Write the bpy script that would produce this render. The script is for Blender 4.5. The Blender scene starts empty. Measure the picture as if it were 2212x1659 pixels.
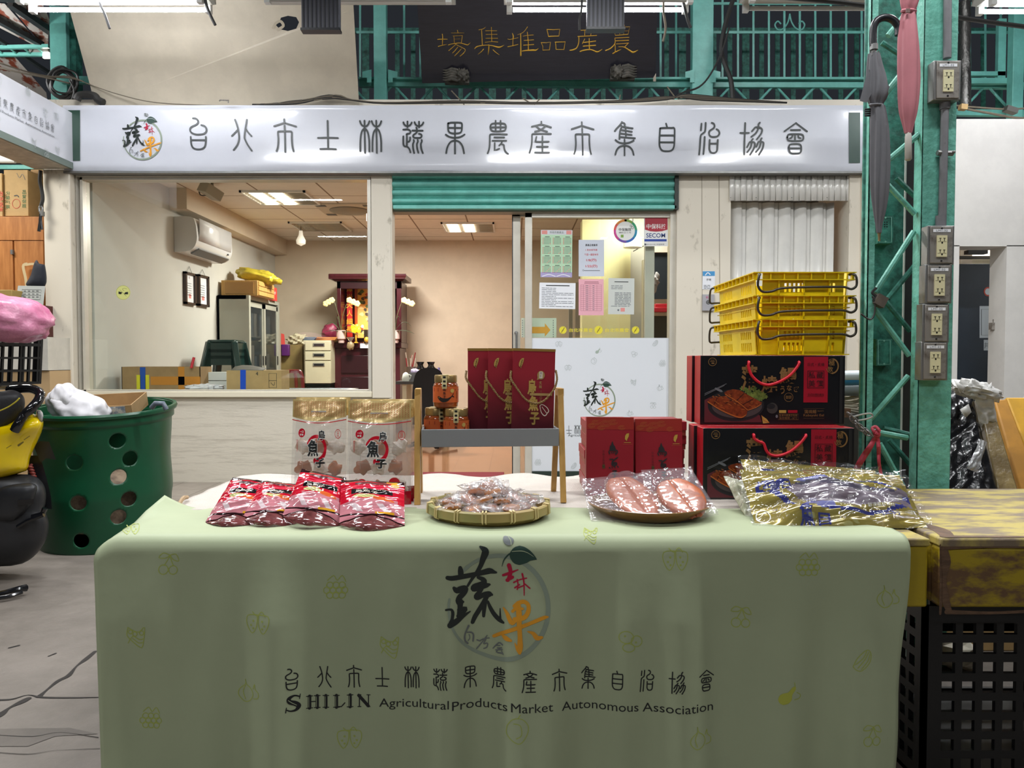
import bpy, bmesh, math, random
from mathutils import Vector, Matrix, Euler, noise
from mathutils.geometry import tessellate_polygon
random.seed(7)
PI = math.pi
S = bpy.context.scene
COL = S.collection

# ------------------------------------------------------------------ camera
W, H, F = 2212, 1659, 1660.0          # photo frame and focal length in pixels
EYE = 1.02                            # eye height above the market floor
PITCH = math.atan((829.5 - 775) / F)
cam = bpy.data.cameras.new('camera')
cam.sensor_width = 36.0
cam.lens = 36.0 * F / W
cam.clip_end = 200
co = bpy.data.objects.new('camera', cam)
COL.objects.link(co)
co.location = (0, 0, EYE)
co.rotation_euler = (PI / 2 - PITCH, 0, 0)
S.camera = co

# ------------------------------------------------------------------ world, exposure, lights
S.view_settings.view_transform = 'Standard'
S.view_settings.look = 'None'
S.view_settings.gamma = 1.0
S.view_settings.use_curve_mapping = False
S.view_settings.exposure = 0.0
wd = bpy.data.worlds.new('night'); S.world = wd; wd.use_nodes = True
wd.node_tree.nodes['Background'].inputs[0].default_value = (0.55, 0.62, 0.75, 1)
wd.node_tree.nodes['Background'].inputs[1].default_value = 0.035

def lamp(name, loc, sx, sy, power, col=(1, 1, 1), rot=(0, 0, 0)):
    l = bpy.data.lights.new(name, 'AREA'); l.shape = 'RECTANGLE'; l.size = sx; l.size_y = sy
    l.energy = power; l.color = col
    o = bpy.data.objects.new(name, l); COL.objects.link(o); o.location = loc; o.rotation_euler = rot
    return o
TUBE = (0.97, 0.985, 1.0)
# the market's rows of fluorescent battens, seen (Y=5.1) and above / behind the photographer, then two added rows
for x, p in ((-2.95, 30), (-0.9, 33), (1.1, 33), (3.0, 30)):
    lamp('tube_or_fill_light', (x, 1.76, 3.26), 1.1, 0.08, p, TUBE)
for x, p in ((-3.0, 44), (-0.6, 29), (2.2, 24)):
    lamp('tube_or_fill_light', (x, -1.5, 3.26), 1.1, 0.08, p, TUBE)
for x, p in ((-2.2, 66), (0.3, 64), (2.7, 60)):          # unseen row added between stall and shop front to brighten the facade
    lamp('tube_or_fill_light', (x, 3.6, 3.30), 1.1, 0.08, p, TUBE)
for x, p in ((-2.4, 16), (0.2, 22), (2.6, 22)):          # higher unseen row, added and aimed to brighten the steelwork
    lamp('tube_or_fill_light', (x, 4.0, 4.55), 1.1, 0.10, p, TUBE, (math.radians(70), 0, 0))
# office ceiling troffers plus an unseen lamp added to brighten the yellow pier
for x, y, p in ((-1.75, 9.3, 135), (-0.6, 9.3, 14), (1.35, 8.0, 40)):
    lamp('troffer_or_fill_light', (x, y, 2.72), 0.5, 0.5, p, (1.0, 0.955, 0.89))
lamp('back_hall_light', (4.2, 6.9, 2.6), 0.6, 0.6, 30, TUBE)
lamp('left_bay_fill', (-4.8, 5.5, 3.0), 0.8, 0.3, 55, (1, .96, .88))  # unseen lamp added to brighten the storage bay
lf = bpy.data.lights.new('flood_light', 'POINT'); lf.energy = 30; lf.shadow_soft_size = .06
lo_ = bpy.data.objects.new('flood_light', lf); COL.objects.link(lo_); lo_.location = (-4.6, 6.2, 3.5)

# ------------------------------------------------------------------ photo pixel <-> place
CP, SP = math.cos(PITCH), math.sin(PITCH)
def P(px, py, Y):
    u, v = (px - W / 2) / F, (H / 2 - py) / F
    t = Y / (CP + v * SP)
    return Vector((u * t, Y, EYE + (v * CP - SP) * t))
def PZ(px, py, z):
    u, v = (px - W / 2) / F, (H / 2 - py) / F
    t = (z - EYE) / (v * CP - SP)
    return Vector((u * t, t * (CP + v * SP), z))
def PX(px, py, X):
    u, v = (px - W / 2) / F, (H / 2 - py) / F
    t = X / u
    return Vector((X, t * (CP + v * SP), EYE + (v * CP - SP) * t))
def proj(p):
    dz = p[2] - EYE
    d = p[1] * CP - dz * SP
    return (W / 2 + F * p[0] / d, H / 2 - F * (p[1] * SP + dz * CP) / d)
def plane(Y, e=0.0):
    return lambda x, y, k=0.0: P(x, y, Y - e - k)

# ------------------------------------------------------------------ materials
def lin(h):
    if isinstance(h, str):
        h = h.lstrip('#'); c = [int(h[i:i + 2], 16) / 255 for i in (0, 2, 4)]
    else:
        c = [x / 255 for x in h]
    return tuple(x / 12.92 if x <= .04045 else ((x + .055) / 1.055) ** 2.4 for x in c)
MATS = {}
def mat(name, col, rough=.5, metal=0.0, noise=0.0, ns=12, col2=None, lo=.42, hi=.62, stretch=(1, 1, 1), bump=0.0, bs=60,
        spec=.5, emit=None, es=0.0, coat=0.0, detail=6):
    if name in MATS: return MATS[name]
    m = bpy.data.materials.new(name); m.use_nodes = True; nt = m.node_tree; N = nt.nodes; L = nt.links
    b = N['Principled BSDF']; c = lin(col)
    b.inputs['Base Color'].default_value = (*c, 1); b.inputs['Roughness'].default_value = rough
    b.inputs['Metallic'].default_value = metal; b.inputs['Specular IOR Level'].default_value = spec
    if coat: b.inputs['Coat Weight'].default_value = coat; b.inputs['Coat Roughness'].default_value = .08
    if emit is not None:
        b.inputs['Emission Color'].default_value = (*lin(emit), 1); b.inputs['Emission Strength'].default_value = es
    if noise or col2 or bump:
        tc = N.new('ShaderNodeTexCoord'); mp = N.new('ShaderNodeMapping'); L.new(tc.outputs['Object'], mp.inputs[0])
        mp.inputs['Scale'].default_value = stretch
    if noise or col2:
        nz = N.new('ShaderNodeTexNoise'); nz.inputs['Scale'].default_value = ns; nz.inputs['Detail'].default_value = detail
        nz.inputs['Roughness'].default_value = .65
        L.new(mp.outputs[0], nz.inputs['Vector'])
        rp = N.new('ShaderNodeValToRGB'); e = rp.color_ramp.elements
        c2 = lin(col2) if col2 else tuple(x * (1 - noise) for x in c)
        e[0].position, e[1].position = lo, hi
        e[0].color, e[1].color = (*c2, 1), (*c, 1)
        L.new(nz.outputs['Fac'], rp.inputs[0]); L.new(rp.outputs[0], b.inputs['Base Color'])
    if bump:
        nb = N.new('ShaderNodeTexNoise'); nb.inputs['Scale'].default_value = bs; nb.inputs['Detail'].default_value = 5
        L.new(mp.outputs[0], nb.inputs['Vector'])
        bn = N.new('ShaderNodeBump'); bn.inputs['Strength'].default_value = bump; bn.inputs['Distance'].default_value = .01
        L.new(nb.outputs['Fac'], bn.inputs['Height']); L.new(bn.outputs[0], b.inputs['Normal'])
    MATS[name] = m
    return m
def film(name, tint=(255, 255, 255), body=0.0, rough=.03, bump=0.0, bs=40, f0=.045, tr=(255, 255, 255)):
    """clear sheet: fresnel reflection over see-through, plus a little milky body"""
    if name in MATS: return MATS[name]
    m = bpy.data.materials.new(name); m.use_nodes = True; nt = m.node_tree; N = nt.nodes; L = nt.links
    N.remove(N['Principled BSDF']); out = N['Material Output']
    lw = N.new('ShaderNodeLayerWeight'); lw.inputs['Blend'].default_value = .5
    pw = N.new('ShaderNodeMath'); pw.operation = 'POWER'; pw.inputs[1].default_value = 4.5
    ma = N.new('ShaderNodeMath'); ma.operation = 'MULTIPLY_ADD'; ma.inputs[1].default_value = .85; ma.inputs[2].default_value = f0
    L.new(lw.outputs['Facing'], pw.inputs[0]); L.new(pw.outputs[0], ma.inputs[0])
    t = N.new('ShaderNodeBsdfTransparent'); t.inputs[0].default_value = (*lin(tr), 1)
    g = N.new('ShaderNodeBsdfGlossy'); g.inputs['Roughness'].default_value = rough
    d = N.new('ShaderNodeBsdfDiffuse'); d.inputs[0].default_value = (*lin(tint), 1)
    m1 = N.new('ShaderNodeMixShader'); m1.inputs[0].default_value = body
    L.new(t.outputs[0], m1.inputs[1]); L.new(d.outputs[0], m1.inputs[2])
    m2 = N.new('ShaderNodeMixShader'); L.new(ma.outputs[0], m2.inputs[0]); L.new(m1.outputs[0], m2.inputs[1]); L.new(g.outputs[0], m2.inputs[2])
    if bump:
        tc = N.new('ShaderNodeTexCoord'); nb = N.new('ShaderNodeTexNoise'); nb.inputs['Scale'].default_value = bs
        L.new(tc.outputs['Object'], nb.inputs['Vector']); bn = N.new('ShaderNodeBump'); bn.inputs['Strength'].default_value = bump
        bn.inputs['Distance'].default_value = .01
        L.new(nb.outputs['Fac'], bn.inputs['Height']); L.new(bn.outputs[0], g.inputs['Normal']); L.new(bn.outputs[0], d.inputs['Normal'])
    L.new(m2.outputs[0], out.inputs[0]); MATS[name] = m
    return m
def tiles(name, col, line, size, gap=.02, rough=.5, noise=.15, off=0.0, w=1.0, h=1.0, bump=0, mott=8, axes='XY'):
    """rectangular tiles with joints"""
    m = mat(name, col, rough, noise=noise, ns=mott, bump=bump)
    nt = m.node_tree; N = nt.nodes; L = nt.links; b = N['Principled BSDF']
    src = b.inputs['Base Color'].links[0].from_socket
    tc = [n for n in N if n.type == 'TEX_COORD'][0]
    br = N.new('ShaderNodeTexBrick'); br.offset = off; br.inputs['Scale'].default_value = 1.0 / size
    br.inputs['Mortar Size'].default_value = gap; br.inputs['Mortar Smooth'].default_value = .1
    br.inputs['Brick Width'].default_value = w; br.inputs['Row Height'].default_value = h
    if axes == 'XY': L.new(tc.outputs['Object'], br.inputs['Vector'])
    else:
        sx = N.new('ShaderNodeSeparateXYZ'); cx = N.new('ShaderNodeCombineXYZ'); L.new(tc.outputs['Object'], sx.inputs[0])
        for i, a in enumerate(axes): L.new(sx.outputs[a], cx.inputs[i])
        L.new(cx.outputs[0], br.inputs['Vector'])
    mx = N.new('ShaderNodeMix'); mx.data_type = 'RGBA'; mx.inputs[7].default_value = (*lin(line), 1)
    L.new(br.outputs['Fac'], mx.inputs[0]); L.new(src, mx.inputs[6]); L.new(mx.outputs[2], b.inputs['Base Color'])
    return m

# ------------------------------------------------------------------ mesh builder
TXT = {}
def glyphs(body, bold=0.0, res=3):
    k = (body, bold, res)
    if k not in TXT:
        c = bpy.data.curves.new('t', 'FONT'); c.body = body; c.resolution_u = res; c.offset = bold
        o = bpy.data.objects.new('t', c); COL.objects.link(o)
        me = bpy.data.meshes.new_from_object(o.evaluated_get(bpy.context.evaluated_depsgraph_get()))
        v = [(a.co.x, a.co.y) for a in me.vertices]; f = [tuple(p.vertices) for p in me.polygons]
        bpy.data.objects.remove(o); bpy.data.curves.remove(c); bpy.data.meshes.remove(me)
        x0, x1 = min(a[0] for a in v), max(a[0] for a in v); y0, y1 = min(a[1] for a in v), max(a[1] for a in v)
        TXT[k] = (v, f, (x0, x1, y0, y1))
    return TXT[k]
def crom(p, n=5, closed=False):
    out = []; N = len(p); D = len(p[0])
    for i in range(N if closed else N - 1):
        g = (lambda j: p[j % N]) if closed else (lambda j: p[min(max(j, 0), N - 1)])
        a, b, c, d = g(i - 1), g(i), g(i + 1), g(i + 2)
        for k in range(n):
            t = k / n
            out.append(tuple(.5 * (2 * b[q] + (c[q] - a[q]) * t + (2 * a[q] - 5 * b[q] + 4 * c[q] - d[q]) * t * t + (3 * b[q] - a[q] - 3 * c[q] + d[q]) * t ** 3) for q in range(D)))
    if not closed: out.append(tuple(p[-1]))
    return out
class M:
    def __init__(s, sub=0): s.v, s.f, s.m, s.sub = [], [], [], sub
    def add(s, v, f, mi=0):
        b = len(s.v); s.v += [Vector(a) for a in v]
        for i, q in enumerate(f):
            s.f.append(tuple(b + j for j in q)); s.m.append(mi[i] if isinstance(mi, list) else mi)
        return s
    def box(s, x0, x1, y0, y1, z0, z1, mi=0):
        return s.add([(x, y, z) for z in (z0, z1) for y in (y0, y1) for x in (x0, x1)],
                     [(0, 2, 3, 1), (4, 5, 7, 6), (0, 1, 5, 4), (2, 6, 7, 3), (0, 4, 6, 2), (1, 3, 7, 5)], mi)
    def obox(s, c, sz, R, mi=0):
        c = Vector(c); v = [c + R @ Vector((x * sz[0] / 2, y * sz[1] / 2, z * sz[2] / 2)) for z in (-1, 1) for y in (-1, 1) for x in (-1, 1)]
        return s.add(v, [(0, 2, 3, 1), (4, 5, 7, 6), (0, 1, 5, 4), (2, 6, 7, 3), (0, 4, 6, 2), (1, 3, 7, 5)], mi)
    def bar(s, p, q, w, h=None, mi=0, up=(0, 0, 1)):
        p, q = Vector(p), Vector(q); d = (q - p); L = d.length; d.normalize(); up = Vector(up)
        if abs(d.dot(up)) > .99: up = Vector((0, 1, 0))
        a = d.cross(up).normalized(); u = a.cross(d)
        return s.obox((p + q) / 2, (w, L, h or w), Matrix((a, d, u)).transposed(), mi)
    def quadbox(s, q, n, mi=0):
        """four corners pushed along n"""
        q = [Vector(a) for a in q]; n = Vector(n)
        return s.add(q + [a + n for a in q], [(0, 1, 2, 3), (7, 6, 5, 4), (0, 4, 5, 1), (1, 5, 6, 2), (2, 6, 7, 3), (3, 7, 4, 0)], mi)
    def tube(s, pts, r, n=8, mi=0, closed=False, caps=True):
        pts = [Vector(p) for p in pts]; N = len(pts); R = r if isinstance(r, (list, tuple)) else [r] * N
        v, f = [], []; pa = None
        for i, p in enumerate(pts):
            a = pts[(i - 1) % N] if closed or i else p; b = pts[(i + 1) % N] if closed or i < N - 1 else p
            d = (b - a).normalized()
            if pa is None:
                up = Vector((0, 0, 1)) if abs(d.z) < .9 else Vector((1, 0, 0))
                pa = d.cross(up).normalized()
            else:
                pa = (pa - d * pa.dot(d)); pa = pa.normalized() if pa.length > 1e-6 else d.orthogonal().normalized()
            w = d.cross(pa)
            for k in range(n):
                t = 2 * PI * k / n; v.append(p + (pa * math.cos(t) + w * math.sin(t)) * R[i])
        for i in range(N if closed else N - 1):
            j = (i + 1) % N
            for k in range(n): f.append((i * n + k, i * n + (k + 1) % n, j * n + (k + 1) % n, j * n + k))
        if caps and not closed:
            f.append(tuple(range(n))[::-1]); f.append(tuple((N - 1) * n + k for k in range(n)))
        return s.add(v, f, mi)
    def lathe(s, prof, c, n=32, mi=0, R=None, sx=1, sy=1, caps=True):
        c = Vector(c); v, f, ml = [], [], []; R = R or Matrix.Identity(3)
        for r, z in prof:
            for k in range(n):
                t = 2 * PI * k / n; v.append(c + R @ Vector((r * sx * math.cos(t), r * sy * math.sin(t), z)))
        for i in range(len(prof) - 1):
            for k in range(n):
                f.append((i * n + k, i * n + (k + 1) % n, (i + 1) * n + (k + 1) % n, (i + 1) * n + k)); ml.append(mi[i] if isinstance(mi, list) else mi)
        m0 = mi if not isinstance(mi, list) else mi[0]; m1 = mi if not isinstance(mi, list) else mi[-1]
        if caps and prof[0][0] > 1e-6: f.append(tuple(range(n))[::-1]); ml.append(m0)
        if caps and prof[-1][0] > 1e-6: f.append(tuple((len(prof) - 1) * n + k for k in range(n))); ml.append(m1)
        return s.add(v, f, ml)
    def sphere(s, c, r, mi=0, nu=16, nv=10, R=None, fn=None):
        r = r if isinstance(r, (tuple, list)) else (r, r, r); R = R or Matrix.Identity(3); c = Vector(c)
        v, f = [], []
        for j in range(nv + 1):
            ph = -PI / 2 + PI * j / nv
            for i in range(nu):
                th = 2 * PI * i / nu; d = Vector((math.cos(ph) * math.cos(th), math.cos(ph) * math.sin(th), math.sin(ph)))
                k = fn(d) if fn else 1; v.append(c + R @ Vector((d.x * r[0] * k, d.y * r[1] * k, d.z * r[2] * k)))
        for j in range(nv):
            for i in range(nu): f.append((j * nu + i, j * nu + (i + 1) % nu, (j + 1) * nu + (i + 1) % nu, (j + 1) * nu + i))
        return s.add(v, f, mi)
    def grid(s, fn, nu, nv, mi=0, cu=False):
        v, f, ml = [], [], []; n1 = nu if cu else nu + 1
        for j in range(nv + 1):
            for i in range(n1): v.append(fn(i / nu, j / nv))
        for j in range(nv):
            for i in range(nu):
                f.append((j * n1 + i, j * n1 + (i + 1) % n1, (j + 1) * n1 + (i + 1) % n1, (j + 1) * n1 + i))
                ml.append(mi((i + .5) / nu, (j + .5) / nv) if callable(mi) else mi)
        return s.add(v, f, ml)
    def poly(s, pts, mp, mi=0, k=0.0):
        if s.sub: return s.fill(pts, mp, mi, k)
        p2 = [Vector((a[0], a[1], 0)) for a in pts]
        return s.add([mp(a[0], a[1], k) for a in pts], [tuple(t) for t in tessellate_polygon([p2])], mi)
    def fill(s, pts, mp, mi=0, k=0.0, rows=18):
        y0, y1 = min(p[1] for p in pts), max(p[1] for p in pts); E = []
        for j in range(rows + 1):
            y = y0 + (y1 - y0) * min(max(j / rows, .002), .998); xs = []
            for a, b in zip(pts, list(pts[1:]) + [pts[0]]):
                if (a[1] > y) != (b[1] > y): xs.append(a[0] + (b[0] - a[0]) * (y - a[1]) / (b[1] - a[1]))
            E.append((min(xs), max(xs), y) if xs else (pts[0][0], pts[0][0], y))
        return s.grid(lambda u, v: mp(E[round(v * rows)][0] + (E[round(v * rows)][1] - E[round(v * rows)][0]) * u, E[round(v * rows)][2], k), 8, rows, mi)
    def prism(s, pts, mp, d, mi=0, mside=None):
        n = len(pts); p2 = [Vector((a[0], a[1], 0)) for a in pts]; t = [tuple(q) for q in tessellate_polygon([p2])]
        v = [mp(a[0], a[1], 0) for a in pts] + [mp(a[0], a[1], d) for a in pts]
        s.add(v, t + [tuple(n + i for i in q[::-1]) for q in t], mi)
        return s.add(v, [(i, (i + 1) % n, n + (i + 1) % n, n + i) for i in range(n)], mi if mside is None else mside)
    def rib(s, pts, mp, w=3.0, mi=0, smooth=True, ridge=0.0, k0=0.0, n=4, closed=False):
        """brush stroke: pts (x, y[, width]) in photo pixels laid on a surface by mp(x, y, lift)"""
        pts = [tuple(p) if len(p) > 2 else (p[0], p[1], w) for p in pts]
        if smooth and len(pts) > 2: pts = crom(pts, n, closed)
        elif s.sub:
            o = []
            for a, b in zip(pts, pts[1:]): o += [tuple(a[q] + (b[q] - a[q]) * j / s.sub for q in range(3)) for j in range(s.sub)]
            pts = o + [pts[-1]]
        if closed: pts = pts + [pts[0]]
        s.nk = getattr(s, 'nk', 0) + 1; e = k0 + 2e-5 * (s.nk % 7)
        N = len(pts); nrm = []
        for i in range(N):
            a, b = pts[max(i - 1, 0)], pts[min(i + 1, N - 1)]
            if closed and i in (0, N - 1): a, b = pts[-2], pts[1]
            dx, dy = b[0] - a[0], b[1] - a[1]; L = math.hypot(dx, dy) or 1; nrm.append((-dy / L, dx / L))
        v, f = [], []; q = 3 if ridge else 2
        for (x, y, ww), (nx, ny) in zip(pts, nrm):
            h = abs(ww) / 2
            v.append(mp(x - nx * h, y - ny * h, e))
            if ridge: v.append(mp(x, y, e + ridge))
            v.append(mp(x + nx * h, y + ny * h, e))
        for i in range(N - 1):
            for j in range(q - 1): f.append((i * q + j, i * q + j + 1, (i + 1) * q + j + 1, (i + 1) * q + j))
        s.add(v, f, mi)
        if not closed:
            for (x, y, ww), (nx, ny), sg in ((pts[0], nrm[0], 1), (pts[-1], nrm[-1], -1)):
                h = abs(ww) / 2; tx, ty = (-ny * sg, nx * sg)
                if sg == 1: tx, ty = -ny, nx
                else: tx, ty = ny, -nx
                ring = [mp(x + h * (nx * math.cos(t) + tx * math.sin(t)), y + h * (ny * math.cos(t) + ty * math.sin(t)), e) for t in [PI * j / 6 for j in range(7)]]
                s.add([mp(x, y, e + ridge)] + ring, [(0, j, j + 1) for j in range(1, 7)], mi)
        return s
    def disc(s, x, y, r, mp, mi=0, ry=None, n=24, k=0.0):
        ry = ry or r
        return s.add([mp(x + r * math.cos(2 * PI * j / n), y + ry * math.sin(2 * PI * j / n), k) for j in range(n)], [tuple(range(n))], mi)
    def ring(s, x, y, r, w, mp, mi=0, ry=None, n=32, k=0.0):
        ry = ry or r
        return s.rib([(x + r * math.cos(2 * PI * j / n), y + ry * math.sin(2 * PI * j / n), w) for j in range(n)], mp, mi=mi, smooth=False, closed=True, k0=k)
    def rect(s, x0, y0, x1, y1, mp, mi=0, k=0.0):
        return s.add([mp(x0, y0, k), mp(x1, y0, k), mp(x1, y1, k), mp(x0, y1, k)], [(0, 1, 2, 3)], mi)
    def text(s, body, x, y, h, mp, mi=0, bold=0.0, w=None, k=0.0, res=3, align='c', rot=0.0):
        """lettering centred on (x, y), h tall, optionally fitted to width w (photo pixels, y down)"""
        v, f, (x0, x1, y0, y1) = glyphs(body, bold, res)
        sc = h / (y1 - y0); sx = w / (x1 - x0) if w else sc; cr, sr = math.cos(rot), math.sin(rot)
        ox = {'c': (x0 + x1) / 2, 'l': x0, 'r': x1}[align]; cy = (y0 + y1) / 2; o = []
        for a, b in v:
            p, q = (a - ox) * sx, -(b - cy) * sc
            o.append(mp(x + p * cr - q * sr, y + p * sr + q * cr, k))
        return s.add(o, f, mi)
    def vtext(s, body, x, y, h, mp, mi=0, bold=0.0, step=1.12, k=0.0, w=None):
        for i, ch in enumerate(body): s.text(ch, x, y + i * h * step, h, mp, mi, bold, k=k, w=w)
        return s
    def merge(s, o, fn=None, mi=0):
        return s.add([fn(a) if fn else a for a in o.v], o.f, [q + mi for q in o.m])
GX = None                      # optional layout map for a group of things (office interior)
def deeper(v, k=1.14):
    """office furniture set deeper: same directions from the doorway, true furniture sizes, feet on the floor"""
    return Vector((v.x * k, v.y * k, EYE + (v.z - EYE) * k if v.z > .6 else v.z * (EYE + (.6 - EYE) * k) / .6))
def rootloc(o):
    p = Vector((0, 0, 0))
    while o: p += o.location; o = o.parent
    return p
def build(name, mb, mats, parent=None, smooth=35, bevel=0.0, origin=None, solid=0.0):
    me = bpy.data.meshes.new(name)
    if GX: mb.v = [GX(a) for a in mb.v]
    if parent is not None: off = rootloc(parent)
    elif origin is not None: off = Vector(origin)
    else:
        xs, ys, zs = zip(*[(a.x, a.y, a.z) for a in mb.v]); off = Vector(((min(xs) + max(xs)) / 2, (min(ys) + max(ys)) / 2, min(zs)))
    me.from_pydata([tuple(a - off) for a in mb.v], [], mb.f)
    for q in (mats if isinstance(mats, (list, tuple)) else [mats]): me.materials.append(q)
    me.polygons.foreach_set('material_index', mb.m)
    if smooth:
        me.polygons.foreach_set('use_smooth', [True] * len(mb.f)); me.set_sharp_from_angle(angle=math.radians(smooth))
    me.update()
    o = bpy.data.objects.new(name, me); COL.objects.link(o)
    if parent is not None: o.parent = parent
    else: o.location = off
    if bevel:
        b = o.modifiers.new('bevel', 'BEVEL'); b.width = bevel; b.segments = 2; b.limit_method = 'ANGLE'; b.harden_normals = False
    if solid:
        q = o.modifiers.new('solid', 'SOLIDIFY'); q.thickness = solid
    return o
def tag(o, label, cat, group=None):
    o['label'] = label; o['category'] = cat
    if group: o['group'] = group
    return o
def thing(name, label, cat, loc=(0, 0, 0), group=None):
    o = bpy.data.objects.new(name, None); COL.objects.link(o); o.location = GX(Vector(loc)) if GX else loc; o.empty_display_size = .05
    return tag(o, label, cat, group)
def struct(name, mb, mats, parent=None, **k):
    o = build(name, mb, mats, parent, **k)
    if parent is None: o['kind'] = 'structure'
    return o
def dup(root, loc=None, rot=None, label=None, group=None, scale=None):
    r = root.copy(); COL.objects.link(r)
    if loc is not None: r.location = GX(Vector(loc)) if GX else loc
    if rot is not None: r.rotation_euler = rot
    if scale is not None: r.scale = scale
    if label: r['label'] = label
    if group: r['group'] = group
    for ch in list(root.children):
        c = ch.copy(); COL.objects.link(c); c.parent = r
        for g in list(ch.children):
            d = g.copy(); COL.objects.link(d); d.parent = c
    return r
def rz(a): return Matrix.Rotation(a, 3, 'Z')
def rx(a): return Matrix.Rotation(a, 3, 'X')
def ry(a): return Matrix.Rotation(a, 3, 'Y')

# ================================================================== materials in use
white_wall = mat('white_painted_wall', '#d9d3c6', .6, noise=.10, ns=7, bump=.08, bs=90)
scuff_wall = mat('scuffed_white_paint', '#d3ccbc', .55, col2='#b3ab9c', ns=7, lo=.30, hi=.50, stretch=(.35, 1, 4.5), bump=.15, bs=60)
dirt_wall = mat('worn_white_paint', '#d9d1c0', .55, col2='#a39a88', ns=9, lo=.28, hi=.40, stretch=(1, 1, .5))
alu = mat('cream_aluminium', '#cfcabd', .35, metal=.2, noise=.06, ns=9)
alu_grey = mat('grey_aluminium', '#a9a9a4', .35, metal=.5)
glass = film('window_glass', f0=.05, rough=.004, tr=(250, 253, 251))
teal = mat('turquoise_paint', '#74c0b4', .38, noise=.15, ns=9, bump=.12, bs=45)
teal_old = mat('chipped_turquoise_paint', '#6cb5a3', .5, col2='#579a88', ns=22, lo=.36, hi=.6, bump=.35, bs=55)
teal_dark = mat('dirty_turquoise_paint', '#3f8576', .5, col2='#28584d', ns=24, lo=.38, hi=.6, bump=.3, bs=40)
vinyl = mat('white_glossy_vinyl', '#d6d9e1', .2, noise=.03, ns=3, bump=.12, bs=5, coat=.3)
ink = mat('dark_grey_print', '#343a3a', .35)
black_ink = mat('black_print', '#15191a', .45)
dark_green = mat('dark_green_print', '#2f4a3f', .4)
ring_green = mat('grey_green_print', '#8d9a88', .4)
leaf_green = mat('leaf_green_print', '#2c463c', .4)
red_ink = mat('crimson_print', '#b01038', .4)
orange_ink = mat('orange_print', '#e09a26', .4)
grey_ink = mat('grey_print', '#6d7272', .4)
pale_ink = mat('pale_grey_print', '#b9c0c0', .4)
white_p = mat('white_plastic', '#e6e6e2', .35)
paper = mat('white_paper', '#e4e6ea', .7)
black_p = mat('black_plastic', '#16171a', .35, bump=.05, bs=80)
steel = mat('grey_steel', '#8d8d8b', .4, metal=.6, noise=.15, ns=14)
rust_steel = mat('stained_steel', '#9a958e', .38, metal=.45, col2='#54483f', ns=18, lo=.3, hi=.5)
card = mat('brown_cardboard', '#b99a68', .75, noise=.10, ns=10)
card_dk = mat('kraft_cardboard', '#a5855a', .75, noise=.14, ns=8)
wood_o = mat('orange_plywood', '#bb7e45', .5, col2='#9c6230', ns=4, stretch=(6, 1, .7), lo=.35, hi=.65)
wood_l = mat('light_wood', '#c9a264', .5, col2='#b1853f', ns=5, stretch=(8, 8, .6), lo=.35, hi=.65)
cable_m = mat('dark_cable', '#2b2a28', .55)
cable_l = mat('dusty_cable', '#6d6455', .7)

def pbox(mb, x0, y0, x1, y1, Y0, Y1, mi=0):
    a, b = P(x0, y0, Y0), P(x1, y1, Y0)
    return mb.box(a.x, b.x, Y0, Y1, b.z, a.z, mi)
def fx(px, Y): return P(px, 775, Y).x
def fz(py, Y): return P(1106, py, Y).z
YF = 6.3

# ================================================================== floor
conc = mat('worn_concrete', '#7a726a', .62, col2='#625b53', ns=2.6, lo=.34, hi=.64, bump=.35, bs=26, detail=9)
struct('floor', M().box(-8, 8, -4, 6.30, -.2, 0), conc)
m = M()
def crack(pts, w):
    m.rib([(p.x, p.y, ww) for p, ww in [(PZ(x, y, 0), w * (1 + .5 * math.sin(i * 2.3))) for i, (x, y) in enumerate(pts)]], lambda x, y, k: Vector((x, y, .0015 + k)), smooth=True)
crack([(205, 1408), (185, 1425), (165, 1440), (148, 1460), (125, 1472), (100, 1492), (85, 1505)], .013)
crack([(-40, 1512), (20, 1512), (60, 1502), (90, 1507), (150, 1508), (215, 1507)], .007)
crack([(-30, 1560), (0, 1545), (20, 1530), (45, 1518), (60, 1510)], .018)
crack([(-20, 1625), (60, 1630), (120, 1622), (215, 1618)], .0018)
crack([(-20, 1588), (70, 1592), (130, 1583), (212, 1594)], .0025)
crack([(20, 1400), (40, 1395)], .008); crack([(105, 1418), (120, 1412)], .006)
struct('floor_cracks', m, mat('dark_crack', '#2b2724', .9))
m = M()
pts = [PZ(x, y, .0012) for x, y in ((-60, 1575), (150, 1572), (212, 1585), (120, 1590), (60, 1612), (-60, 1612))]
m.poly([(p.x, p.y) for p in pts], lambda x, y, k: Vector((x, y, .0012)))
struct('floor_damp_patch', m, mat('damp_concrete', '#5f5851', .5, noise=.2, ns=8))
tile_f = tiles('grey_floor_tiles', '#9a9186', '#6a6258', .3, .012, .55, .12)
struct('floor_tiles', M().box(-3.6, 2.4, 5.0, 6.31, -.05, .004), tile_f)

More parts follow.
